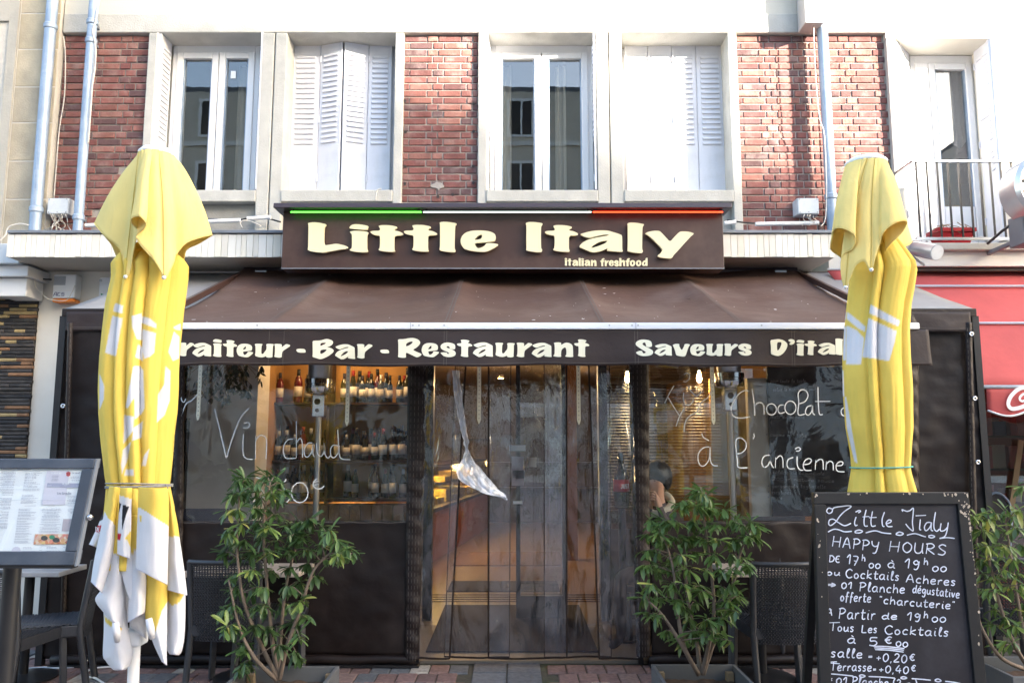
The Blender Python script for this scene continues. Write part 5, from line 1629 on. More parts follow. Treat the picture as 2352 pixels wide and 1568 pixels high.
# inner skirt ring (also the rear)
tabS = [(1128,252,388),(1200,245,395),(1300,232,405),(1400,236,405),(1470,240,398)]
crS = [(20,24,.2),(48,44,.25),(75,80,.3),(105,100,.3),(140,135,.25),(175,180,.2),(215,212,.25),(255,250,.3),(290,292,.25),(330,326,.2)]
def skirt(parent, cy, tab, hemf, base_y):
    mb = MB(); cols = []
    py0, py1 = tab[0][0], tab[-1][0]
    def f(u, v):
        th = u*360
        pe = py0 + (py1-py0)*hemf(th)
        py = py0+(pe-py0)*v
        xl, xr = interp(tab, py)
        a, b = PT(xl, py, cy), PT(xr, py, cy)
        cxx = (a.x+b.x)/2; Rr = (b.x-a.x)/2*.94
        rho = 1-.2*v*(1-abs(math.sin(R(th*3.5)))**.6)
        return (cxx+Rr*rho*math.cos(R(th)), cy-.85*Rr*rho*math.sin(R(th)), a.z)
    mb.grid(f, 140, 50, closeu=True)
    mb.col = [WHT if pix(p)[1] > base_y else YEL for p in mb.v]
    return mb.build('inner_skirt', K['cloth'], parent, smooth=True, thick=.003)
skirt(paL, cyL, tabS, lambda th: .62+.2*math.sin(R(th*2+40))+.16*abs(math.sin(R(th*3.5))), 1230)
Yk, Wk, Bk, Rk = YEL, WHT, BLK, RED_
FL = [
 ([(150,100,165,100),(128,250,150,262),(80,380,125,400),(15,518,75,542)], -.04, .02, [(Rk,[(72,372),(106,380),(97,440),(50,415)]),(Bk,[(105,285),(130,250),(124,330),(90,350)]),(Yk,[(130,60),(190,60),(170,200),(130,230)])], Wk),
 ([(125,900,285,900),(125,1150,300,1100),(118,1350,322,1250),(140,1400,342,1340),(190,1460,320,1420),(225,1468,290,1462)], -.06, .05, [(Yk,[(128,1060),(192,1110),(182,1142),(140,1112)]),(Yk,[(235,1130),(262,1150),(246,1182)])], Wk),
 ([(600,800,738,850),(602,1000,738,1000),(602,1200,732,1200),(604,1310,712,1320),(620,1345,690,1352)], -.07, .05, [(Yk,[(600,780),(745,850),(722,910),(690,960),(640,982),(600,940)])], Wk),
 ([(305,1040,444,1000),(330,1140,443,1120),(400,1200,444,1228)], -.08, .01, [], (.66,.65,.66)),
 ([(438,560,603,600),(436,800,602,850),(438,1000,600,1000),(442,1090,598,1150),(500,1270,596,1300),(560,1400,598,1430)], -.12, .03, [(Yk,[(430,500),(606,560),(602,950),(560,1020),(530,1120),(510,1195),(480,1100),(430,1080)])], Wk),
 ([(200,200,262,200),(175,500,280,500),(150,700,281,700),(110,850,277,850),(60,940,273,980),(130,1040,258,1148)], -.11, .05, [(Yk,[(150,100),(300,100),(300,640),(280,634),(185,576),(120,560)])], Wk),
 ([(318,300,400,300),(318,700,440,700),(315,900,440,900),(306,1108,432,1030)], -.13, .04, [(Yk,[(310,200),(410,200),(410,560),(360,572),(318,592)])], Wk),
 ([(605,105,625,140),(606,300,672,330),(606,500,700,520),(606,700,730,720),(606,862,752,902)], -.12, .03, [(Yk,[(590,50),(760,50),(760,476),(606,455)])], Wk),
 ([(165,85,245,90),(150,180,238,200),(125,300,215,380),(85,480,205,560),(50,650,160,720),(28,800,110,885)], -.14, .05, [(Yk,[(120,50),(270,50),(260,420),(215,382),(158,326),(130,268),(110,200)])], Wk),
 ([(245,95,335,95),(240,250,330,250),(230,420,328,430),(226,590,318,626)], -.185, .02, [(Yk,[(220,60),(345,60),(345,184),(245,150)]),(Bk,[(268,225),(314,232),(286,320),(262,418),(262,300)]),(Bk,[(240,205),(258,210),(232,312),(234,280)]),(Rk,[(215,440),(258,437),(250,487),(215,492)]),(Yk,[(278,482),(327,415),(323,545),(300,490)])], Wk),
 ([(385,90,610,100),(382,250,612,260),(374,450,610,450),(366,700,602,822)], -.20, .05, [(Yk,[(360,40),(630,40),(625,386),(605,380),(420,256),(372,238),(340,230)]),(Yk,[(395,300),(412,298),(408,345),(396,356)])], Wk)]
for rows, dy, bl, pr, df in FL:
    cloth_flap(paL, cyL, rows, dy, bl, pr, df, c7)
# rolled pockets at the hem
for (x0, y0, x1, y1) in ((212,1110,225,1250),(462,1080,490,1225)):
    a, b = c7(x0, y0), c7(x1, y1)
    m_ = MB().tube([PT(a[0], a[1], cyL-.19), PT((a[0]+b[0])/2, (a[1]+b[1])/2, cyL-.195), PT(b[0], b[1], cyL-.17)], [.014,.017,.013], 12, cap=False)
    m_.col = [WHT]*len(m_.v)
    m_.build('rib_pocket', K['cloth'], paL, smooth=True, thick=.002)
wr = MB()
def wri(u, v): q = c7(58+u*45, 418-u*-12-v*32); return PT(q[0], q[1], cyL-.075)
for st in ([(.1,0),(.1,1),(.35,.8),(.35,.2),(.1,0)], [(.8,1),(.5,1),(.5,0),(.8,0)], [(.5,.5),(.7,.5)]):
    wr.ribbon([wri(*p) for p in st], .004, (0,-1,0))
wr.build('printed_letters', K['paper'], paL)

# ---------------- right parasol
cyR = 4.5
pT2, pB2 = PT(1990, 362, cyR), PT(2040, 1500, cyR)
pB2.x += .02; pB2.z = 0
paR = thing('closed_parasol', (pT2.x, cyR, 0), 'closed yellow parasol with a wide white band, right, behind the chalkboard', 'parasol', 'closed yellow parasols')
MB().tube([(pT2.x, cyR, 0), pT2], .028, 16).build('pole', K['capw'], paR, auto=40)
MB().lathe([(.26,0),(.26,.03),(.24,.06),(.06,.075),(.045,.25),(.03,.25)], 24, (pT2.x, cyR, .002)).build('base', K['boxgrey'], paR, auto=40)
hemR = [(1908,572,0),(1912,545,-.06),(1914,531,-.10),(1926,523,-.17),(1950,530,-.20),(1964,546,-.20),(1958,570,-.165),(1935,587,-.14),(1932,625,-.14),(1941,662,-.15),(1952,640,-.16),(1965,610,-.18),(1985,600,-.20),(2000,622,-.21),(2010,590,-.21),(2020,560,-.21),(2028,535,-.23),(2050,515,-.25),(2075,507,-.23),(2083,513,-.19),(2070,536,-.165),(2045,560,-.14),(2035,577,-.10),(2060,572,-.06),(2092,559,0),(2088,545,.08),(2060,570,.12),(2040,620,.14),(2000,560,.22),(1960,620,.14),(1930,590,.10)]
bell(paR, cyR, (1989, 378), 45, hemR, [(0,180),(4,225),(9,250),(13,270),(18,310),(24,360),(28,450),(31,540)], (9, 13, 27))
tabR = [(556,1985,2058),(572,1970,2070),(592,1962,2086),(612,1954,2101),(625,1950,2104),(660,1948,2098),(700,1944,2090),(760,1938,2085),(820,1935,2086),(900,1936,2091),(980,1943,2093),(1040,1955,2090),(1072,1958,2088),(1085,1957,2090),(1130,1950,2103),(1250,1938,2112),(1400,1940,2110),(1480,1948,2100)]
crR = [(30,36,.14),(50,58,.16),(109,100,.30),(128,122,.20),(200,195,.2),(240,238,.25),(285,284,.25),(325,322,.2)]
WR = [[(620,545),(690,600),(732,638),(730,668),(690,650),(618,590)],[(615,630),(680,660),(724,710),(705,872),(612,874)],[(595,562),(615,545),(612,590),(595,602)],[(590,622),(612,640),(610,848),(580,846)],[(765,498),(950,600),(938,637),(757,552)],[(752,583),(928,665),(917,730),(882,852),(713,826)],[(598,1090),(612,1072),(684,1492),(665,1482),(610,1250)]]
cbR, fBR = body(paR, cyR, tabR, crR, [(WHT, [c8(*p) for p in P_]) for P_ in WR], nth=300, nz=300, top=lambda th: .03*math.sin(R(th*2+30)))
cordring(paR, fBR, (1072-556)/(1480-556), K['cordt'], extra=True)

# ============================================================ SHOP INTERIOR
def lamp(px, py, y, label, power=6, r=.028, spot=False, drop=.5):
    c = PT(px, py, y)
    t = thing('spot_lamp' if spot else 'hanging_bulb', tuple(c), label, 'lamp')
    if spot:
        MB().lathe([(.001,0),(.05,0),(.055,.02),(.03,.05),(.001,.05)], 16, (c.x, c.y, c.z)).build('housing', K['chrome'], t, smooth=True)
        MB().lathe([(.001,-.006),(.042,-.004),(.042,.0),(.001,0)], 16, (c.x, c.y, c.z-.001)).build('lens', K['spot'], t)
    else:
        MB().lathe([(.004,-.05),(r*.8,-.035),(r,-.005),(r*.7,.03),(.012,.055),(.012,.07),(.001,.07)], 16, c).build('bulb', K['bulb'], t, smooth=True)
        m_ = MB().tube([c+Vector((0,0,.07)), c+Vector((0,0,.11))], .016, 10); m_.tube([c+Vector((0,0,.1)), c+Vector((0,0,.1+drop))], .004, 6)
        m_.build('flex', K['black'], t)
    ld = bpy.data.lights.new('glow', 'POINT'); ld.energy = power; ld.color = (1, .62, .28); ld.shadow_soft_size = .05
    lo = bpy.data.objects.new('glow', ld); COL.objects.link(lo); lo.parent = t; lo.location = (0, 0, -.09)
    return t
lamp(1606, 867, 7.95, 'bright warm bulb hanging behind the blinds on the right', 2)
lamp(1441, 868, 8.0, 'bright warm bulb hanging beside the entrance post', 2.5)
lamp(990, 872, 11.2, 'small lit ceiling spot at the left of the doorway', 20, spot=True)
lamp(1150, 868, 12.0, 'small lit ceiling spot above the middle of the doorway', 11, spot=True)
lamp(1300, 895, 13.0, 'small lit ceiling spot deep inside the doorway', 5, spot=True)
lamp(745, 780, 7.70, 'lit ceiling spot above the wine shelves on the left', 1.7, spot=True)
lamp(860, 780, 7.70, 'lit ceiling spot above the wine shelves near the post', 1.7, spot=True)

# ---------------- wine shelves behind the left film window
YSH = 8.05
sx0_, sx1_ = PX(600, 1000, YSH)+.02, PX(950, 1000, YSH)+.12
shz = [PZ(925, YSH), PZ(1056, YSH), PZ(1143, YSH)]
ws = thing('wine_shelf', ((sx0_+sx1_)/2, YSH, 0), 'ochre backed wine shelf unit with three boards behind the left film window', 'shelf')
B(sx0_-.03, sx1_+.05, YSH+.16, YSH+.19, shz[2]-.05, 2.75).build('back_panel', K['ochre'], ws)
for z in shz:
    B(sx0_, sx1_, YSH-.12, YSH+.158, z-.022, z).build('shelf_board', K['darkwood'], ws)
for x in (sx0_-.03, sx0_+(sx1_-sx0_)*.40, sx1_):
    B(x, x+.028, YSH-.10, YSH+.157, shz[2]-.05, 2.75).build('upright', K['darkwood'], ws)
for i in range(16):
    w = (sx1_-sx0_+.05)/16
    B(sx0_-.03+i*w+.004, sx0_-.03+(i+1)*w-.004, YSH-.13, YSH+.1, .02, shz[2]-.06).build('panel_board', K['panelwood'], ws)
rw = random.Random(31)
def bottle_prof(k):
    if k == 0: return [(.002,0),(.037,0),(.038,.01),(.038,.19),(.030,.225),(.016,.25),(.0145,.30),(.015,.31),(.002,.31)]
    if k == 1: return [(.002,0),(.039,0),(.04,.01),(.036,.15),(.020,.23),(.0145,.26),(.0145,.30),(.002,.30)]
    return [(.002,0),(.034,0),(.034,.20),(.015,.245),(.014,.33),(.002,.33)]
bmesh_ = [MB().lathe(bottle_prof(k), 12).mesh('wine_bottle', K['bottle'], smooth=True) for k in range(3)]
lmesh = [MB().lathe([(r_+.0008, .055), (r_+.0008, .15)], 12).mesh('paper_label', K['blabel'], smooth=True) for r_ in (.038, .0395, .034)]
cmesh = [MB().lathe([(.0165, h-.06), (.0165, h+.002), (.001, h+.003)], 10).mesh('foil_cap', K['bcap'], smooth=True) for h in (.31, .30, .33)]
def bottle(x, y, z, k, label, group, s=1):
    o = inst('wine_bottle', bmesh_[k], (x, y, z), None, rot=(0, 0, rw.uniform(0, 6)), scale=(s, s, s))
    tag(o, label, 'bottle', group)
    for nm, me in (('paper_label', lmesh[k]), ('foil_cap', cmesh[k])):
        p = bpy.data.objects.new(nm, me); COL.objects.link(p); p.parent = o
    return o
for zi, z in enumerate(shz):
    nm = ('top', 'middle', 'lowest')[zi]
    x = sx0_+.08
    while x < sx1_-.05:
        if abs(x-(sx0_+(sx1_-sx0_)*.40)) > .06 and rw.random() > .08:
            bottle(x, YSH-.03+rw.uniform(-.03,.03), z+.001, rw.randrange(3), 'wine bottle with pale label on the %s board of the wine shelf' % nm, 'bottles on the %s wine shelf' % nm, rw.uniform(.82, 1.08))
        if rw.random() > .35 and abs(x-(sx0_+(sx1_-sx0_)*.40)) > .06:
            bottle(x+rw.uniform(.03,.05), YSH+.085, z+.001, rw.randrange(3), 'wine bottle with pale label on the %s board of the wine shelf' % nm, 'bottles on the %s wine shelf' % nm, rw.uniform(.88, 1.12))
        x += rw.uniform(.074, .100)

# ---------------- deli counter, door, mats
cw = thing('deli_counter', (-1.0, 12.5, 0), 'terracotta deli counter with lit glass case on the left of the doorway', 'counter')
ca_, cb2 = Vector((-1.12, 10.6, 0)), Vector((-.46, 15.4, 0))
cn = Vector((-(cb2-ca_).y, (cb2-ca_).x, 0)).normalized()      # towards the left
def cbox(off, wid, z0, z1, t0=0, t1=1):
    a_ = ca_+(cb2-ca_)*t0+cn*off; b_ = ca_+(cb2-ca_)*t1+cn*off
    q = [a_, b_, b_+cn*wid, a_+cn*wid]
    return MB().hexa([p+Vector((0,0,z0)) for p in q], [p+Vector((0,0,z1)) for p in q])
cbox(0, .9, .016, .68).build('front', K['orange'], cw)
cbox(-.03, .96, .682, .73).build('worktop', K['darkwood'], cw)
cbox(.02, .02, .732, 1.28).build('glass_front', K['glasswin'], cw)
cbox(.0, .5, 1.282, 1.31).build('glass_top', K['darkwood'], cw)
ra_ = random.Random(6)
for i in range(9):
    cbox(.10, .6, .733, .80+ra_.uniform(0,.12), i/9+.005, (i+1)/9-.02).build('food_tray', M('food_%d' % i, ra_.choice(((.60,.36,.06),(.55,.26,.05),(.62,.48,.12),(.40,.34,.06))), .6, .4, 30, .5, 30), cw, bevel=.01)
    if i % 2: cbox(.12, .35, 1.02, 1.08+ra_.uniform(0,.08), i/9+.005, (i+1)/9-.02).build('food_tray', M('foodb_%d' % i, (.60,.40,.08), .6, .4, 30, .5, 30), cw, bevel=.01)
for k in range(2):
    ld = bpy.data.lights.new('case_light', 'POINT'); ld.energy = 14; ld.color = (1,.64,.20); ld.shadow_soft_size = .1
    lo = bpy.data.objects.new('case_light', ld); COL.objects.link(lo); lo.parent = cw
    p_ = ca_+(cb2-ca_)*(.25+.45*k)+cn*.25; lo.location = Vector((p_.x, p_.y, 1.24))-WL[cw]
cbox(.2, .03, 1.262, 1.278).build('case_lamp', K['spot'], cw)
for i, (x0, x1, y0, y1) in enumerate(((-.66,.66,6.35,8.12),(-.70,.52,8.86,9.5),(-.78,.70,10.7,12.0))):
    B(x0, x1, y0, y1, .0165, .026).build('door_mat', K['mat'] if i != 2 else M('brown_rug', (.14,.075,.04), .95, .2, 30, .4, 100), None,
        label=('wide dark mat just inside the strip curtain', 'narrow dark mat behind the door rails', 'brown rug deep inside the doorway')[i], cat='mat')
for i in range(4):
    y_ = 8.32+i*.12
    B(-.85, 1.1, y_, y_+.022, .0155, .021).build('door_rail', K['black'], mb_root)
B(TX0+.05, TX1-.05, TY+.08, 7.29, -.008, .014).build('terrace_floor', M('terrace_floor', (.20,.165,.13), .6, .15, 3), te)
# glass door leaf standing open and its frame
df = thing('entrance_door', (.2, 7.55, 0), 'dark framed glass entrance door with notices stuck on', 'door')
xa_, xb_ = PX(1195, 1100, 7.55), PX(1290, 1100, 7.55)
fr = MB(); fr.box(xa_-.04, xa_, 7.52, 7.58, .02, 2.5); fr.box(xb_, xb_+.04, 7.52, 7.58, .02, 2.5); fr.box(xa_, xb_, 7.52, 7.58, 2.42, 2.5); fr.box(xa_, xb_, 7.52, 7.58, .02, .22)
fr.build('frame', K['black'], df)
B(xa_, xb_, 7.545, 7.553, .22, 2.42).build('pane', K['glasswin'], df)
for (p0, p1, q0, q1, mt) in ((1170,1207,1022,1035,'paper'),(1175,1203,1048,1115,'mauve'),(1212,1232,1050,1072,'chip'),(1178,1205,1080,1098,'paper'),(1178,1200,1150,1157,'paper')):
    a, b = PT(p0, q1, 7.50), PT(p1, q0, 7.50)
    B(a.x, b.x, 7.499, 7.502, a.z, b.z).build('notice', K[mt], df)
fr = MB()
for px in (985, 1385):
    x = PX(px, 1100, 7.5); fr.box(x-.04, x+.04, 7.44, 7.56, .02, zhead)
fr.build('jamb', K['black'], df)
# dim things in the back: shelves with packets
bs_ = thing('back_shelf', (.7, 16.2, 0), 'dim shelf with packets at the back of the shop', 'shelf')
for i in range(3):
    B(-.9, 2.6, 16.1, 16.45, .7+i*.5, .73+i*.5).build('shelf_board', K['darkwood'], bs_)
col_ = PX(1300, 1200, 11.2)
B(col_, col_+.16, 11.2, 11.36, .016, 2.8).build('wood_post', M('brown_post', (.22,.10,.04), .5, .2), mb_root)
B(col_+.62, col_+.75, 8.6, 8.9, .016, 2.8).build('wood_post', K['darkwood'], mb_root)

# ---------------- right window: blinds, warm room, inside chalkboard, cream column
yb_ = 7.60
bl0, bl1 = PX(1392, 1000, yb_), PX(1655, 1000, yb_)
bd_ = thing('venetian_blind', ((bl0+bl1)/2, yb_, PZ(1175,yb_)), 'wooden venetian blind behind the right film window', 'blind')
sm_ = MB().add([(-(bl1-bl0)/2, -.010, -.004), ((bl1-bl0)/2, -.010, -.004), ((bl1-bl0)/2, .010, .004), (-(bl1-bl0)/2, .010, .004)], [(0,1,2,3)]).mesh('blind_slat', K['slat'])
z = PZ(845, yb_)
while z > PZ(1172, yb_):
    inst('blind_slat', sm_, ((bl0+bl1)/2, yb_, z), bd_)
    z -= .029
c_ = MB()
for q in (.12, .5, .88):
    x = bl0+(bl1-bl0)*q; c_.tube([(x, yb_, PZ(1175,yb_)), (x, yb_, PZ(840,yb_))], .002, 4)
c_.build('ladder_cord', K['slat'], bd_)
gp = MB(); gp.box(bl0-.05, 3.2, 7.52, 7.526, .3, zhead)
gp.build('shop_window_pane', K['glasswin'], mb_root)
B(bl0-.05, 3.2, 7.50, 7.56, .016, .82).build('stall_riser', K['darkwood'], mb_root)
B(bl0-.08, bl0-.03, 7.48, 7.58, .016, zhead).build('mullion', K['black'], mb_root)
a, b = PT(1640, 1190, 7.9), PT(1710, 870, 7.9)
B(a.x, b.x, 7.9, 7.95, a.z, b.z).build('ochre_panel', K['ochre'], mb_root)
a, b = PT(1640, 1330, 7.85), PT(1730, 1140, 7.85)
ch = B(a.x, b.x, 7.84, 7.89, .5, b.z).build('bench_back', K['orange'], None, label='terracotta bench back inside the right window', cat='bench', bevel=.02)
yc_ = 7.35
cx0, cx1_ = PX(1721, 1000, yc_), PX(1766, 1000, yc_)
B(cx0, cx1_, yc_, yc_+.08, .016, PZ(868, yc_)).build('cream_column', M('cream_paint', (.60,.55,.46), .7, .06), mb_root)
ib = thing('menu_blackboard', (PX(1860,1000,7.3), 7.33, PZ(1185,7.3)), 'large blackboard with faint chalk menu behind the right film window', 'blackboard')
ia, ib_ = PX(1768, 1000, 7.30), PX(1985, 1000, 7.30)
B(ia, ib_, 7.30, 7.33, PZ(1185,7.3), PZ(842,7.3)).build('panel', K['board'], ib)
# faint chalk lines
# seated terrace furniture hint behind the film: low wicker back
B(PX(1700,1200,6.6), PX(1850,1200,6.6), 6.6, 6.63, .5, PZ(1186,6.6)).build('bench_back', K['wicker'], None, label='low dark woven bench back showing above the right tarpaulin sill', cat='bench')
B(PX(405,1200,6.8), PX(520,1200,6.8), 6.8, 6.84, .45, PZ(1168,6.8)).build('bench_back', M('navy_cushion', (.03,.035,.07), .8, .2), None, label='navy bench back above the left tarpaulin sill', cat='bench')
# framed menu case on the grey pier
mc = thing('wall_menu_case', (PX(420,1050,7.3), 7.35, 1.1), 'tall dark framed menu case on the grey pier behind the left parasol', 'menu case')
a, b = PT(398, 1150, 7.35), PT(432, 960, 7.35)
B(a.x-.1, b.x+.0, 7.33, 7.40, a.z-.15, b.z).build('frame', K['black'], mc)
B(a.x-.08, b.x-.06, 7.32, 7.329, a.z, b.z-.1).build('sheet', K['paper'], mc)
pst = MB(); pst.bar(PT(432,840,6.9), PT(418,965,6.9), .05, .05); 
pst.build('leaning_pole', K['black'], None, label='dark leaning pole beside the mistletoe behind the left film', cat='pole')

# ---------------- patio heaters
def heater(px, y, label, top):
    x = PX(px, 1000, y)
    t = thing('patio_heater', (x, y, .014), label, 'heater', 'patio heaters')
    zt_ = lambda p: PZ(p, y)
    MB().tube([(x, y, .3), (x, y, zt_(958 if top < 1 else 942))], .026, 16).build('pole', K['steel'], t, auto=40)
    MB().lathe([(.21,0),(.21,.40),(.19,.42),(.03,.43)], 20, (x, y, .016)).build('gas_housing', K['steel'], t, auto=40)
    d = 14 if top < 1 else 0
    za, zb2, zc2 = zt_(944+d), zt_(892+d), zt_(868+d)
    c_ = MB(); c_.box(x-.055, x+.055, y-.05, y+.05, za, zb2)
    c_.build('burner_box', K['chrome'], t, bevel=.012)
    hl = MB()
    for k in (.30, .68): hl.lathe([(.001,-.003),(.026-.010*(k<.5),-.003),(.026-.010*(k<.5),0),(.001,0)], 16, (x-.005, y-.0505, za+(zb2-za)*k), axis='y')
    hl.build('control_hole', K['dark'], t)
    MB().lathe([(.06,0),(.115,.012),(.125,.03),(.125,.068),(.118,.072),(.118,.085),(.125,.09),(.125,.128),(.10,.13)], 26, (x, y, zb2)).build('chrome_collar', K['chrome'], t, auto=35)
    MB().lathe([(.095,.13),(.10,.14),(.10,.40),(.09,.41)], 24, (x, y, zb2)).build('emitter', K['steel'], t, auto=35)
    MB().lathe([(.004,.50),(.12,.49),(.30,.455),(.40,.42),(.405,.415),(.395,.415),(.30,.445),(.12,.48),(.004,.485)], 36, (x, y, zb2-.06)).build('reflector', K['chrome'], t, smooth=True)
    return t
heater(731, 6.75, 'chrome patio heater in front of the wine shelves', 0)
heater(1679, 6.75, 'chrome patio heater with wide dome by the blinds', 1)

# ---------------- mistletoe bunch
MK = MR('mistletoe_leaf', [(.05,.06,.03),(.07,.08,.035),(.04,.045,.03),(.09,.09,.04)], .5, .05, 30, .2)
mt = thing('mistletoe_bunch', tuple(PT(520, 845, 6.5)), 'hanging bunch of mistletoe in the left film window', 'plant')
rm = random.Random(14)
tws = MB()
lm = MB().add([(0,0,0),(.006,0,-.012),(.007,.002,-.03),(0,.004,-.045),(-.007,.002,-.03),(-.006,0,-.012)], [(0,1,2,3,4,5)]).mesh('leaf', MK)
for i in range(64):
    px = rm.gauss(520, 45); px = max(425, min(600, px))
    py = rm.uniform(840, 922 - abs(px-515)*.3)
    p = PT(px, py, 6.5+rm.uniform(-.15,.15))
    a = PT(520+rm.uniform(-40,40), 815, 6.5)
    tws.tube([a, a*.5+p*.5+Vector((0,0,.03)), p], .0025, 4)
    for j in range(4):
        o = inst('leaf', lm, p + Vector((rm.uniform(-.02,.02), rm.uniform(-.02,.02), rm.uniform(-.01,.02))), mt, rot=(rm.uniform(-.8,.8), rm.uniform(-1,1), rm.uniform(0,6)), scale=(1.9,1.9,1.5))
tws.build('twigs', K['stake'], mt)
B(PX(470,815,6.5), PX(570,815,6.5), 6.48, 6.52, PZ(812,6.5), PZ(806,6.5)).build('hanger', K['black'], mt)

# ---------------- big display bottle behind the strip curtain
db = thing('display_bottle', tuple(PT(1428, 1166, 6.75)), 'tall black bottle shaped display with a red label behind the strip curtain', 'display')
c = PT(1428, 1166, 6.75)
hgt_ = PZ(1040, 6.75) - c.z
MB().lathe([(.004,0),(.062,0),(.066,.02),(.066,hgt_*.56),(.05,hgt_*.68),(.026,hgt_*.78),(.024,hgt_),(.004,hgt_)], 20, c).build('bottle', K['bottle'], db, smooth=True)
MB().lathe([(.0675,hgt_*.30),(.0675,hgt_*.52)], 20, c).build('label_band', M('red_label', (.45,.015,.02), .5, .05), db, smooth=True)
jt = MB()
for k, st in enumerate(([(.6,1),(.6,.2),(.3,0),(0,.2)], [(0,1),(0,.2),(.5,0),(.8,.2),(.8,1)], [(.8,.9),(.2,1),(.1,.6),(.7,.4),(.7,.1),(0,0)], [(0,1),(.9,1),(.45,1),(.45,0)])):
    an0 = -100+k*17
    q = []
    for (u, v) in st:
        an = R(an0+u*13); q.append((c.x+.069*math.cos(an), c.y+.069*math.sin(an), c.z+hgt_*(.36+.08*v)))
    jt.ribbon(q, .006, (0,-1,0))
jt.build('lettering', K['paper'], db)
MB().lathe([(.001,0),(.13,0),(.13,.02),(.03,.03),(.03,c.z),(.10,c.z),(.10,c.z-.002)], 18, (c.x, c.y, .016)).build('stand', K['black'], db, auto=40)

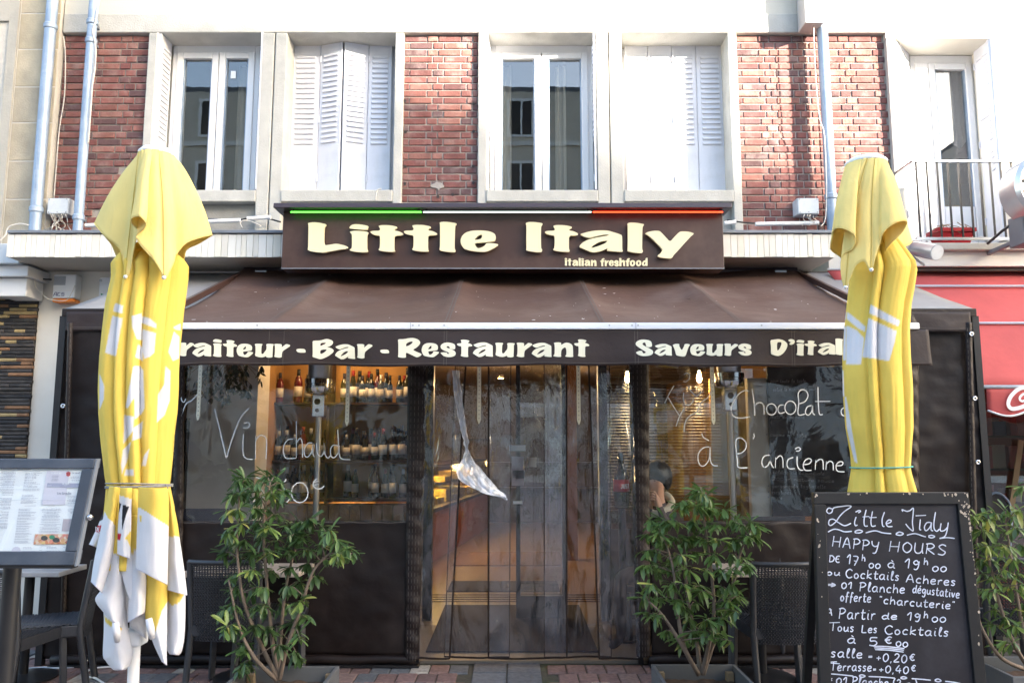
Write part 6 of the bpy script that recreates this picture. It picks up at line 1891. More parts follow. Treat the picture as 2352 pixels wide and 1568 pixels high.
# ============================================================ STROKE LETTERING (hand-written menus)
SF = {
 'A':(.7,[[(0,0),(.32,1),(.62,0)],[(.1,.38),(.55,.38)]]), 'C':(.65,[[(.6,.82),(.35,1),(.08,.75),(.03,.4),(.2,.05),(.42,0),(.62,.15)]]), 'D':(.65,[[(.05,0),(.08,.98)],[(0,.95),(.35,.95),(.6,.6),(.45,.15),(.02,.02)]]),
 'E':(.55,[[(.5,.95),(.2,.9),(.05,.6),(.08,.2),(.28,0),(.52,.08)],[(.08,.5),(.42,.52)]]), 'H':(.75,[[(.08,1),(.02,0)],[(.65,1),(.58,0)],[(.02,.48),(.66,.52)]]), 'I':(.3,[[(.1,1),(.1,0)]]),
 'L':(.6,[[(.08,1),(.05,.3),(.1,.03),(.55,.03)]]), 'O':(.65,[[(.3,.98),(.06,.7),(.06,.25),(.3,0),(.55,.25),(.58,.7),(.3,.98)]]), 'P':(.65,[[(.08,0),(.12,.98)],[(0,.92),(.35,1),(.58,.78),(.4,.52),(.1,.45)]]),
 'R':(.68,[[(.05,0),(.1,.98)],[(0,.92),(.35,1),(.55,.78),(.35,.52),(.1,.48),(.6,0)]]), 'S':(.6,[[(.52,.88),(.28,1),(.06,.78),(.25,.52),(.5,.3),(.35,.02),(.02,.08)]]), 'T':(.7,[[(0,.98),(.7,1.02)],[(.35,.95),(.33,0)]]),
 'U':(.65,[[(.06,1),(.05,.25),(.25,0),(.5,.2),(.56,1)],[(.54,.4),(.6,0)]]), 'Y':(.62,[[(.02,1),(.08,.65),(.3,.5),(.55,.62)],[(.6,1),(.5,.3),(.38,-.1),(.15,-.15)]]),
 'a':(.55,[[(.45,.55),(.22,.6),(.03,.32),(.15,.02),(.38,.15),(.46,.58)],[(.46,.58),(.44,.12),(.56,.02)]]), 'c':(.46,[[(.42,.5),(.22,.6),(.04,.35),(.12,.05),(.4,.06)]]), 'd':(.55,[[(.42,.5),(.2,.58),(.03,.3),(.15,.02),(.38,.15)],[(.48,1),(.44,.2),(.56,.02)]]),
 'e':(.48,[[(.04,.3),(.38,.38),(.36,.58),(.14,.56),(.03,.28),(.15,.02),(.45,.1)]]), 'f':(.42,[[(.42,.9),(.25,1),(.18,.6),(.12,-.2)],[(.02,.5),(.4,.52)]]), 'g':(.52,[[(.42,.55),(.18,.58),(.04,.32),(.2,.08),(.42,.3)],[(.46,.58),(.4,-.2),(.2,-.35),(.05,-.22)]]),
 'h':(.52,[[(.08,1),(.05,0)],[(.06,.35),(.28,.6),(.42,.4),(.44,0)]]), 'i':(.25,[[(.12,.58),(.1,.1),(.22,.02)],[(.15,.82),(.17,.88)]]), 'j':(.3,[[(.18,.58),(.16,-.2),(.02,-.3)],[(.2,.82),(.22,.88)]]), 'x':(.48,[[(.04,.56),(.42,.02)],[(.42,.56),(.02,.02)]]), 'k':(.52,[[(.08,1),(.05,0)],[(.45,.6),(.08,.3),(.48,0)]]),
 'l':(.3,[[(.08,.3),(.25,.9),(.14,1),(.08,.3),(.15,.02),(.3,.08)]]), 'n':(.54,[[(.08,.58),(.06,0)],[(.07,.35),(.28,.6),(.42,.4),(.46,0)]]), 'o':(.5,[[(.24,.58),(.05,.38),(.1,.05),(.3,.02),(.42,.3),(.24,.58)]]),
 'p':(.55,[[(.08,.6),(.03,-.35)],[(.06,.4),(.28,.6),(.48,.4),(.3,.05),(.05,.1)]]), 'r':(.4,[[(.06,.58),(.06,0)],[(.07,.32),(.2,.55),(.38,.55)]]), 's':(.42,[[(.36,.52),(.2,.6),(.06,.46),(.3,.22),(.22,.02),(.02,.06)]]),
 't':(.42,[[(.18,.95),(.15,.15),(.28,.02),(.42,.1)],[(.0,.62),(.42,.64)]]), 'u':(.54,[[(.06,.58),(.06,.15),(.22,.02),(.42,.25),(.44,.58)],[(.43,.4),(.45,.1),(.54,.02)]]), 'v':(.48,[[(.03,.58),(.2,.02),(.42,.58)]]), 'y':(.52,[[(.05,.58),(.1,.25),(.4,.3)],[(.46,.6),(.36,-.2),(.12,-.32)]]),
 'z':(.48,[[(.04,.56),(.4,.56),(.04,.03),(.44,.03)]]), 'q':(.5,[[(.42,.52),(.2,.58),(.04,.3),(.2,.02),(.42,.3)],[(.44,.58),(.42,-.35)]]), 'm':(.75,[[(.06,.58),(.05,0)],[(.06,.35),(.22,.6),(.34,.4),(.35,0)],[(.35,.35),(.52,.6),(.64,.4),(.66,0)]]), 'b':(.5,[[(.06,1),(.05,.05)],[(.06,.3),(.25,.58),(.44,.3),(.25,.02),(.06,.06)]]),
 '0':(.55,[[(.26,.9),(.05,.6),(.08,.15),(.28,0),(.48,.3),(.45,.7),(.26,.9)]]), '1':(.42,[[(.0,.6),(.28,1),(.26,0)]]), '2':(.55,[[(.05,.75),(.25,.95),(.45,.75),(.3,.4),(.02,.02),(.5,.05)]]), '4':(.58,[[(.3,1),(.02,.35),(.52,.35)],[(.38,.65),(.36,0)]]), '5':(.55,[[(.48,.98),(.1,.95),(.08,.55),(.35,.58),(.48,.3),(.3,0),(.02,.05)]]),
 '7':(.52,[[(.02,.95),(.48,.98),(.2,0)],[(.12,.5),(.42,.52)]]), '9':(.5,[[(.42,.7),(.25,.95),(.06,.7),(.2,.5),(.42,.68)],[(.44,.9),(.4,.3),(.28,0),(.1,.02)]]), '=':(.5,[[(.05,.42),(.42,.44)],[(.05,.25),(.42,.27)]]), '+':(.5,[[(.04,.35),(.44,.37)],[(.24,.58),(.23,.12)]]), ',':(.2,[[(.1,.08),(.04,-.15)]]),
 '€':(.6,[[(.52,.8),(.32,.9),(.12,.6),(.12,.25),(.3,.03),(.52,.12)],[(.0,.55),(.42,.57)],[(.0,.38),(.38,.4)]]), '*':(.4,[[(.05,.3),(.35,.7)],[(.05,.7),(.35,.3)],[(.2,.75),(.2,.25)]]), '(':(.3,[[(.24,1.05),(.08,.6),(.22,-.1)]]), ')':(.3,[[(.05,1.05),(.22,.6),(.06,-.1)]]), '"':(.3,[[(.08,1),(.06,.8)],[(.2,1),(.18,.8)]]), '.':(.15,[[(.05,.02),(.08,.05)]]), '`':(0,[[(-.42,.95),(-.28,.75)]]), '´':(0,[[(-.36,.75),(-.2,.95)]]), '>':(.6,[[(0,.45),(.45,.47)],[(0,.28),(.45,.3)],[(.28,.65),(.55,.37),(.25,.1)]]), '-':(.35,[[(.03,.35),(.3,.36)]]), ' ':(.4,[])}
def hand(m_, text, x0, y0, x1, y1, h, plane, nrm, w, conv, slant=.08, jit=.02, seed=0, small=None):
    """write text along the line (x0,y0)-(x1,y1) (baseline) with cap height h, all in crop units"""
    r_ = random.Random(seed)
    tot = sum(SF.get(c, SF['o'])[0]+(.12 if SF.get(c, SF['o'])[0] else 0) for c in text)
    L = x1-x0; kx = L/tot; pen = 0
    for ch in text:
        wd, st = SF.get(ch, SF['o'])
        dy = r_.uniform(-jit, jit)
        for s_ in st:
            p = catmull(s_, 4) if len(s_) > 2 else s_
            q = []
            for (u, v) in p:
                X_ = x0 + (pen+u)*kx + v*h*slant
                t = (X_-x0)/L
                Y_ = y0+(y1-y0)*t - (v+dy)*h
                q.append(plane(*conv(X_, Y_)))
            m_.ribbon(q, w, nrm)
        pen += wd + (.12 if wd else 0)

# faint chalk on the inside blackboard
ck = MB(); rt = random.Random(2)
pl_ = lambda px, py: PT(px, py, 7.297)
cv3 = lambda x, y: S4(2550+x/2.24, 1440+y/2.24)
for (t, x0, y0, x1, y1) in (('pour toute la table',1190,200,1510,200),('selon le marche du jour',1215,280,1600,270),('* plats du moment',1150,520,1500,525),('* comme en italie',1150,680,1520,690),('salade de loquetiale',1210,1015,1680,1030),('200gr nature sauce',1210,1075,1770,1095),('* gorgonzola tagliatelle',1165,1140,1690,1145),('* escalopes',1165,1195,1380,1200),('* poivre',1165,1240,1300,1245)):
    hand(ck, t.replace('é','e'), x0, y0, x1, y1, 30, pl_, (0,-1,0), .0035, cv3, seed=len(t))
ck.build('chalk_writing', M('faint_chalk', (.22,.22,.24), .9, .1), ib)

# ============================================================ CHALKBOARD A-SIGN
ZT = PZ(1130, 4.0)
def bplane_y(z): return 4.0-(ZT-z)*.05
def onboard(px, py, off=0.0):
    d = ray(px, py)
    # y = 4.0-off - (ZT - z)*.05 ; z = CAMZ + d.z t ; y = d.y t
    t = (4.0-off-(ZT-CAMZ)*.05)/(d.y-.05*d.z)
    return Vector((d.x*t, d.y*t, CAMZ+d.z*t))
bnrm = Vector((0,-1,.05)).normalized()
cbx0, cbx1 = onboard(1868,1135).x, onboard(2220,1135).x
cb_ = thing('chalkboard_sign', ((cbx0+cbx1)/2, 3.95, 0), 'black A-frame chalkboard listing happy hours prices on the right', 'chalkboard')
def slabz(x0, x1, za, zb_, off, th):
    f = lambda x, z, o: (x - .036*(ZT-z)*(1 if x < (cbx0+cbx1)/2 else 0), bplane_y(z)-o, z)
    return MB().hexa([f(x0,za,off), f(x1,za,off), f(x1,za,off-th), f(x0,za,off-th)], [f(x0,zb_,off), f(x1,zb_,off), f(x1,zb_,off-th), f(x0,zb_,off-th)])
fw = .056
slabz(cbx0+fw-.01, cbx1-fw+.01, .12, ZT-fw+.01, .0, .012).build('writing_panel', K['board'], cb_)
slabz(cbx0, cbx0+fw-.001, .02, ZT-fw-.001, .014, .035).build('frame_stile', K['boardframe'], cb_, bevel=.003)
slabz(cbx1-fw+.001, cbx1, .02, ZT-fw-.001, .014, .035).build('frame_stile', K['boardframe'], cb_, bevel=.003)
slabz(cbx0-.003, cbx1+.003, ZT-fw, ZT, .016, .037).build('frame_rail', K['boardframe'], cb_, bevel=.003)
slabz(cbx0+fw, cbx1-fw, .02, .12, .014, .03).build('frame_rail', K['boardframe'], cb_, bevel=.003)
for x in (cbx0+.03, cbx1-.03):
    MB().bar((x, 4.02, ZT-.03), (x, 4.40, .02), .04, .03).build('back_leg', K['boardframe'], cb_)
chp = MB(); rc2 = random.Random(12)
for i in range(75):
    side = rc2.random()
    if side < .38: x = cbx1 - abs(rc2.gauss(0, .012)) - .001; z = ZT - abs(rc2.gauss(0, .35))
    elif side < .55: x = cbx1 - rc2.uniform(0, fw*.8); z = ZT - fw - abs(rc2.gauss(0, .05))
    elif side < .75: x = rc2.uniform(cbx0, cbx1); z = ZT - abs(rc2.gauss(0, .006)) - .002
    elif side < .88: x = cbx0 + abs(rc2.gauss(0, .008)); z = ZT - abs(rc2.gauss(0, .3))
    else: x = cbx1 - rc2.uniform(0, .12); z = ZT - abs(rc2.gauss(0, .02))
    s_ = rc2.uniform(.0015, .006); z = max(z, .3)
    o_ = .0185 if z > ZT-fw else .0165
    pts = [(x+s_*math.cos(k)*rc2.uniform(.5,1.5), bplane_y(z)-o_, z+s_*math.sin(k)*rc2.uniform(.6,2.2)) for k in (0,1.1,2.4,3.6,5)]
    chp.add(pts, [(0,1,2,3,4)])
chp.build('paint_chips', K['chip'], cb_)
ct = MB()
cvb = lambda x, y: S4(2996+x/1.568, 1731+y/1.568)
onb = lambda px, py: onboard(px, py, .004)
def st_(pts, w=.006, n=6):
    ct.ribbon([onb(*cvb(*p)) for p in catmull(pts, n)], w, bnrm)
W = .0054
# heading, drawn stroke by stroke
for s_ in ([(520,475),(500,470),(487,488),(500,503),(520,495),(530,470),(575,460),(625,455),(640,462),(600,490),(570,520),(545,555),(515,578),(500,570),(505,545),(530,540),(560,560),(600,580),(640,565)],
           [(672,525),(662,560),(668,580),(680,575)], [(668,495),(690,485),(700,490),(685,500)],
           [(735,480),(722,540),(725,580),(745,582)], [(712,525),(755,522)], [(775,490),(765,545),(770,582),(795,580)], [(752,530),(800,528)],
           [(850,495),(835,540),(838,580),(850,585)], [(858,570),(885,560),(892,548),(875,545),(860,565),(872,585),(900,585)],
           [(965,492),(960,480),(975,485),(990,490),(1010,485),(1030,470),(1030,500),(1025,560),(1030,610),(1015,605),(995,585),(983,568)], [(1045,518),(1110,515)],
           [(1075,540),(1070,600),(1080,605)], [(1140,560),(1115,562),(1100,590),(1110,612),(1135,590),(1145,560),(1142,605),(1155,612)], [(1170,495),(1160,560),(1162,600),(1178,615),(1195,600)],
           [(1205,565),(1200,610),(1225,610),(1245,590)], [(1250,560),(1240,620),(1225,650),(1195,660),(1240,655),(1290,660)],
           [(495,620),(530,603),(560,605),(600,618),(645,615)], [(665,615),(690,607),(712,615),(695,625),(668,624),(665,615)], [(732,625),(790,612),(840,625),(892,630)], [(925,628),(945,620),(968,630),(950,640),(925,636),(925,628)], [(990,640),(1040,630),(1090,645),(1110,650)], [(1125,645),(1145,640),(1165,648),(1145,657),(1125,650)],
           [(780,1335),(870,1338),(975,1350)], [(785,1345),(880,1350),(972,1360)], [(790,1356),(880,1360),(970,1372)],
           [(505,1508),(560,1512),(655,1522)], [(690,1520),(708,1514),(728,1522),(710,1530),(690,1524)], [(750,1525),(830,1528),(915,1535)], [(950,1532),(970,1526),(990,1534),(970,1540),(950,1536)], [(1020,1538),(1080,1542),(1140,1548)], [(1165,1548),(1185,1540),(1205,1552),(1185,1558),(1165,1550)], [(1230,1555),(1290,1562),(1330,1570)],
           [(495,1188),(570,1186)], [(500,1440),(570,1445)]):
    st_(s_, W)
for (t, x0, y0, x1, y1, h) in (('HAPPY',522,708,820,748,66),('HOURS',878,740,1250,768,66),('DE',502,808,575,812,42),('17',612,815,690,838,60),('h',706,800,735,806,42),('00',750,845,832,850,34),('a`',868,842,925,850,52),('19',975,845,1080,860,60),('h',1095,825,1130,830,45),('00',1148,866,1250,868,36),
    ('ou',488,890,580,892,38),('Cocktails',605,905,950,925,54),('Acheres',985,935,1305,958,52),('>',490,965,556,968,42),('01',578,972,655,978,42),('Planche',690,990,985,1005,56),('de´gustative',1025,1000,1325,1035,52),
    ('offerte',572,1050,770,1062,56),('"charcuterie"',815,1068,1300,1105,50),('A`',486,1142,530,1145,44),('Partir',560,1162,800,1170,66),('de',832,1165,940,1168,42),('19',990,1172,1085,1185,52),('h',1095,1160,1130,1162,45),('00',1145,1182,1245,1186,36),
    ('Tous',505,1238,665,1245,52),('Les',705,1250,810,1252,48),('Cocktails',850,1258,1262,1275,54),('a`',615,1315,680,1318,52),('5',752,1330,820,1332,52),('€',850,1318,910,1320,46),('00',920,1335,1005,1342,36),
    ('salle',512,1402,720,1412,56),('=',745,1415,785,1415,40),('+0,20',795,1428,1000,1440,56),('€',1005,1425,1050,1425,44),('Terrasse',508,1488,775,1492,54),('=',775,1495,805,1496,40),('+0,40',812,1500,1010,1508,50),('€',1015,1490,1055,1492,40),('*',500,1562,530,1565,40),('01',545,1572,625,1575,44),('Planche',645,1578,880,1590,52),('(2 p.)',900,1590,1060,1600,52)):
    hand(ct, t, x0, y0, x1, y1, h, onb, bnrm, W, cvb, seed=len(t)*7+int(x0))
ct.build('chalk_writing', K['chalk'], cb_)

# ============================================================ MENU STAND at the left
my0, my1 = 2.95, 3.05
mzt, mzb = PZ(1053, my1), PZ(1296, my0)
def mplane_y(z): return my0+(my1-my0)*(z-mzb)/(mzt-mzb)
mxr = PX(222, 1060, my1); mxl = mxr-.68
ms = thing('menu_stand', ((mxl+mxr)/2, 3.05, 0), 'black framed menu display on a post at the far left', 'menu stand')
def mslab(x0, x1, za, zb_, off, th):
    f = lambda x, z, o: (x, mplane_y(z)-o, z)
    return MB().hexa([f(x0,za,off), f(x1,za,off), f(x1,za,off-th), f(x0,za,off-th)], [f(x0,zb_,off), f(x1,zb_,off), f(x1,zb_,off-th), f(x0,zb_,off-th)])
fw2 = .042
mslab(mxl+fw2*.6, mxr-fw2*.6, mzb+fw2*.6, mzt-fw2*.6, 0, .015).build('paper', K['paper'], ms)
mslab(mxl, mxr, mzt-fw2*.85, mzt, .014, .05).build('frame_rail', K['menuframe'], ms, bevel=.003)
mslab(mxl, mxr, mzb, mzb+fw2*1.1, .016, .05).build('frame_rail', K['menuframe'], ms, bevel=.003)
mslab(mxr-fw2, mxr+.001, mzb+fw2*1.1+.001, mzt-fw2*.85-.001, .014, .026).build('frame_stile', K['menuframe'], ms, bevel=.003)
mslab(mxl-.001, mxl+fw2, mzb+fw2*1.1+.001, mzt-fw2*.85-.001, .014, .026).build('frame_stile', K['menuframe'], ms, bevel=.003)
mslab(mxl+fw2, mxr-fw2, mzb+fw2, mzt-fw2*.8, .008, .002).build('cover_glass', GLASS('cover_glass', .05, (.97,.98,.98)), ms)
mslab(mxr+.0015, mxr+.007, mzb-.004, mzt-.001, .010, .022).build('side_strip', K['zincdark'], ms)
B(mxl+.02, mxr-.006, my0-.01, my0+.03, mzb-.012, mzb-.001).build('bottom_lip', K['black'], ms)
kn = onm = Vector((mxr+.014, mplane_y(PZ(1187,3.0))-.0, PZ(1187,3.0)))
MB().lathe([(.001,-.004),(.010,-.004),(.012,.004),(.008,.012),(.001,.014)], 12, kn, axis='x').build('lock', K['chrome'], ms, smooth=True)
pxp = PX(14, 1450, 3.08)
MB().tube([(pxp, 3.09, .03), (pxp, 3.09, mzb+.12)], .031, 20).build('post', K['black'], ms, auto=40)
MB().lathe([(.001,0),(.24,0),(.24,.015),(.05,.03),(.001,.03)], 28, (pxp, 3.09, .001)).build('base', K['black'], ms, auto=40)
def onmenu(px, py, off=.004):
    d = ray(px, py); k = (my1-my0)/(mzt-mzb)
    t = (my0-off-k*(mzb-CAMZ))/(d.y-k*d.z)
    return Vector((d.x*t, d.y*t, CAMZ+d.z*t))
cvm = lambda x, y: S4(x/3.485, 1830+y/3.485)
mn = Vector((0,-1,(my1-my0)/(mzt-mzb))).normalized()
def mpoly(pts, mat, name, off=.0035):
    m_ = MB(); q = [onmenu(*cvm(*p), off) for p in pts]
    m_.add(q, [list(range(len(q)))]); return m_.build(name, mat, ms)
mpoly([(652,183),(968,183),(905,655),(578,655)], K['lilac'], 'printed_panel')
mpoly([(660,350),(1170,355),(1163,415),(652,413)], K['slateprint'], 'printed_panel', .0045)
mpoly([(882,852),(1118,850),(1098,1022),(858,1022)], K['mauve'], 'printed_panel')
mpoly([(225+62*math.cos(t*.5)+ -6*math.sin(t*.5), 1288+52*math.sin(t*.5)) for t in range(13)], K['lilac'], 'printed_disc')
mpoly([(1008+55*math.cos(t*.5), 1275+52*math.sin(t*.5)) for t in range(13)], K['lilac'], 'printed_disc')
# photograph of food printed on the menu
fm, nt, bs, out_ = node_mat('food_photo')
vo = nt.nodes.new('ShaderNodeTexVoronoi'); vo.inputs['Scale'].default_value = 90
tc_ = nt.nodes.new('ShaderNodeTexCoord'); nt.links.new(tc_.outputs['Object'], vo.inputs['Vector'])
cr_ = nt.nodes.new('ShaderNodeValToRGB'); el = cr_.color_ramp.elements
for i_ in range(4): el.new(.2+.15*i_)
for e_, (p_, c_) in zip(el, ((0,(.50,.05,.03)),(.2,(.62,.45,.15)),(.4,(.65,.12,.10)),(.6,(.7,.6,.35)),(.75,(.55,.2,.15)),(1,(.75,.65,.5)))):
    e_.position = p_; e_.color = (*c_, 1)
sp_ = nt.nodes.new('ShaderNodeSeparateColor'); nt.links.new(vo.outputs['Color'], sp_.inputs[0]); nt.links.new(sp_.outputs[0], cr_.inputs[0]); nt.links.new(cr_.outputs[0], bs.inputs['Base Color'])
mpoly([(486,1063),(1092,1060),(1076,1202),(465,1206)], fm, 'food_photo')
for cx_, cy_, rx_, mt_ in ((618,1118,48,'dark'),(782,1145,50,'dark'),(725,1105,42,'green')):
    mpoly([(cx_+rx_*math.cos(t*.5), cy_+rx_*.72*math.sin(t*.5)) for t in range(13)], K[mt_], 'printed_topping', .0045)
mpoly([(922,205),(955,190),(985,205),(978,245),(950,260),(925,250)], K['redpot'], 'printed_topping', .005)
mpoly([(930,265),(962,265),(925,355),(915,355)], K['lilac'], 'printed_fork', .0048)
tm = MB(); rx = random.Random(44)
def lines(x0, x1, y0, y1, stepy, sk, al='l'):
    y = y0
    while y < y1:
        for j in range(rx.choice((2, 3, 3))):
            if y > y1: break
            w = rx.uniform(.45, 1)*(x1-x0)
            sh = (y-y0)*sk
            a = x0-sh if al == 'l' else (x1-sh-w if al == 'r' else (x0+x1-w)/2-sh)
            x = a
            while x < a+w:           # words
                ww = min(rx.uniform(14, 40), a+w-x)
                tm.ribbon([onmenu(*cvm(x, y), .0052), onmenu(*cvm(x+ww, y), .0052)], .0017, mn)
                x += ww+7
            y += stepy
        y += stepy*.8
lines(-60, 225, 200, 520, 12, .14, 'r'); lines(-60, 165, 560, 720, 12, .14, 'r'); lines(-60, 125, 750, 980, 12, .14, 'r')
lines(355, 600, 215, 470, 12, .15); lines(305, 560, 515, 640, 12, .15); lines(262, 520, 710, 1190, 12, .14)
lines(570, 870, 710, 1050, 12, .1, 'c'); lines(935, 1130, 712, 780, 12, .1, 'c'); lines(985, 1150, 262, 320, 12, .1, 'c')
lines(700, 850, 250, 320, 12, .1, 'c'); lines(930, 1110, 530, 640, 13, .1, 'c'); lines(320, 500, 1248, 1330, 18, .05); lines(650, 860, 1245, 1330, 18, .05)
for a, b, y in ((550,590,1250),(545,585,1285),(545,580,1322),(880,915,1245),(875,910,1298),(420,560,190),(340,500,668),(665,765,668),(940,1120,668),(565,705,1224)):
    tm.ribbon([onmenu(*cvm(a, y), .0052), onmenu(*cvm(b, y), .0052)], .0015, mn)
onm_ = lambda px, py: onmenu(px, py, .0054)
hand(tm, 'Les formules', 800, 510, 995, 510, 36, onm_, mn, .0018, cvm)
hand(tm, 'Le ravioli box', 1005, 220, 1165, 220, 24, onm_, mn, .0014, cvm)
tm.build('printed_text', K['ink'], ms)
tw_ = MB(); hand(tw_, 'Le pasta box', 712, 225, 860, 225, 24, onm_, mn, .0010, cvm); hand(tw_, 'Les sauces', 868, 368, 965, 368, 22, onm_, mn, .0010, cvm)
tw_.ribbon([onm_(*cvm(665,385)), onm_(*cvm(720,385))], .0012, mn); tw_.ribbon([onm_(*cvm(660,404)), onm_(*cvm(830,404))], .0012, mn); tw_.ribbon([onm_(*cvm(890,385)), onm_(*cvm(940,385))], .0012, mn); tw_.ribbon([onm_(*cvm(1060,390)), onm_(*cvm(1155,390))], .0012, mn)
tw_.build('printed_white_text', K['paper'], ms)

# ============================================================ WICKER CHAIRS AND TABLES
def weave(fn, w, h, nx, ny, amp=.004):
    """woven panel: fn(u in 0..w, v in 0..h) -> (point, normal)"""
    m_ = MB()
    for j in range(ny):
        v0 = h*(j+.14)/ny; v1 = h*(j+.86)/ny
        pa = []; pb = []
        for i in range(nx*2+1):
            u = w*i/(nx*2)
            s_ = amp*(1 if (i//1+j) % 2 == 0 else -1)*(1 if i % 2 == 0 else 0) if False else amp*math.cos(math.pi*(i/1.0)/1 + math.pi*j)
            p, n = fn(u, v0); pa.append(p+n*s_)
            p, n = fn(u, v1); pb.append(p+n*s_)
        b = len(m_.v); m_.v += pa+pb; k = len(pa)
        for i in range(k-1):
            m_.f.append([b+i, b+i+1, b+k+i+1, b+k+i]); m_.m.append(0)
    for i in range(nx+1):
        u = w*i/nx; u0 = max(0, u-.0045); u1 = min(w, u+.0045)
        pa = [fn(u0, h*t/6)[0] for t in range(7)]; pb = [fn(u1, h*t/6)[0] for t in range(7)]
        b = len(m_.v); m_.v += pa+pb
        for t in range(6):
            m_.f.append([b+t, b+7+t, b+8+t, b+t+1]); m_.m.append(0)
    return m_
def make_chair():
    """local frame: seat centre above origin, sitter faces -y (back at +y)"""
    root = thing('wicker_chair', (0,0,0), 'black woven chair', 'chair')
    W_, D_, HS, HB = .46, .44, .45, .85
    def bk(u, v):
        t = v/(HB-HS+.10)
        x = -W_/2+u
        cv = .045*(1-(2*u/W_-1)**2)
        y = D_/2-.03 + .07*t + cv
        return Vector((x, y, HS-.10+v)), Vector((0,-1,.15))
    weave(bk, W_, HB-HS+.10, 24, 44).build('backrest', K['wicker'], root)
    def se(u, v): return Vector((-W_/2+u, -D_/2+v, HS+.004-.012*math.sin(math.pi*u/W_))), Vector((0,0,1))
    weave(se, W_, D_, 22, 22, .003).build('seat', K['wicker'], root)
    ap = MB()
    for x in (-W_/2, W_/2-.02): ap.box(x, x+.02, -D_/2, D_/2, HS-.07, HS)
    ap.box(-W_/2+.02, W_/2-.02, -D_/2, -D_/2+.02, HS-.07, HS); ap.box(-W_/2+.02, W_/2-.02, D_/2-.02, D_/2, HS-.07, HS)
    ap.build('apron', K['wicker'], root, bevel=.006)
    for sx in (-1, 1):
        f_ = MB().bar((sx*(W_/2-.02), -D_/2+.02, HS-.02), (sx*(W_/2-.005), -D_/2-.0, .0), .038, .038)
        f_.build('leg', K['wicker'], root, bevel=.006)
        r_ = MB().tube([(sx*(W_/2-.012), D_/2+.05, .0), (sx*(W_/2-.015), D_/2-.02, HS-.03), (sx*(W_/2-.008), D_/2+.04, HB+.0)], .022, 8)
        r_.build('leg', K['wicker'], root, auto=50)
    tp = MB().tube([bk(W_*i/10, HB-HS+.10)[0] for i in range(11)], .016, 8)
    tp.build('top_rail', K['wicker'], root, auto=50)
    return root
chair0 = make_chair()
first = [True]
def chair(x, y, rz, label, z=0):
    o = chair0 if first[0] else copy_tree(chair0)
    first[0] = False
    o.location = (x, y, z); o.rotation_euler = (0, 0, R(rz))
    tag(o, label, 'chair', 'black wicker chairs')
    return o
# left of the terrace: chair facing left with its back to the right
chair(PX(118, 1450, 5.45), 5.42, -68, 'black wicker chair right behind the grey table, beside the left parasol')
chair(PX(15, 1500, 5.1), 5.12, 172, 'black wicker chair at the very bottom left corner behind the menu post')
# behind plant 1
chair(PX(537, 1400, 5.45), 5.50, 180, 'black wicker chair seen from behind, left of the strip curtain behind the shrub')
chair(PX(628, 1400, 5.85), 5.86, 10, 'black wicker chair facing the street behind the left shrub')
chair(PX(1788, 1400, 5.35), 5.42, 182, 'black wicker chair seen from behind between the shrub and the chalkboard')
chair(PX(1738, 1400, 5.85), 5.84, -6, 'black wicker chair facing the street behind the right shrub')
chair(PX(2300, 1400, 5.65), 5.62, 176, 'black wicker chair at the right edge behind the third shrub')

def table(x, y, rz, w, d, mat, label, planks=0):
    t = thing('bistro_table', (x, y, 0), label, 'table')
    if planks:
        for i in range(planks):
            a = -w/2+i*w/planks
            B(x+a+.001, x+a+w/planks-.001, y-d/2, y+d/2, .705, .74).build('plank', K[mat], t, bevel=.006)
    else:
        B(x-w/2, x+w/2, y-d/2, y+d/2, .705, .74).build('table_top', K[mat], t, bevel=.006)
    MB().tube([(x, y, .02), (x, y, .705)], .032, 14).build('column', K['black'], t, auto=40)
    MB().lathe([(.001,0),(.22,0),(.22,.012),(.04,.035),(.001,.035)], 24, (x, y, .002)).build('base', K['black'], t, auto=40)
    t.rotation_euler = (0, 0, 0)
    return t
tg = table(PX(136,1313,5.54)-.30, 5.72, 0, .60, .36, 'greytop', 'grey topped bistro table beside the menu stand')
table(PX(572, 1330, 5.72), 5.74, 0, .80, .42, 'wood', 'wooden slat bistro table behind the left shrub', 6)
table(PX(1745, 1330, 5.72), 5.74, 0, .56, .42, 'wood', 'wooden slat bistro table behind the right shrub', 6)

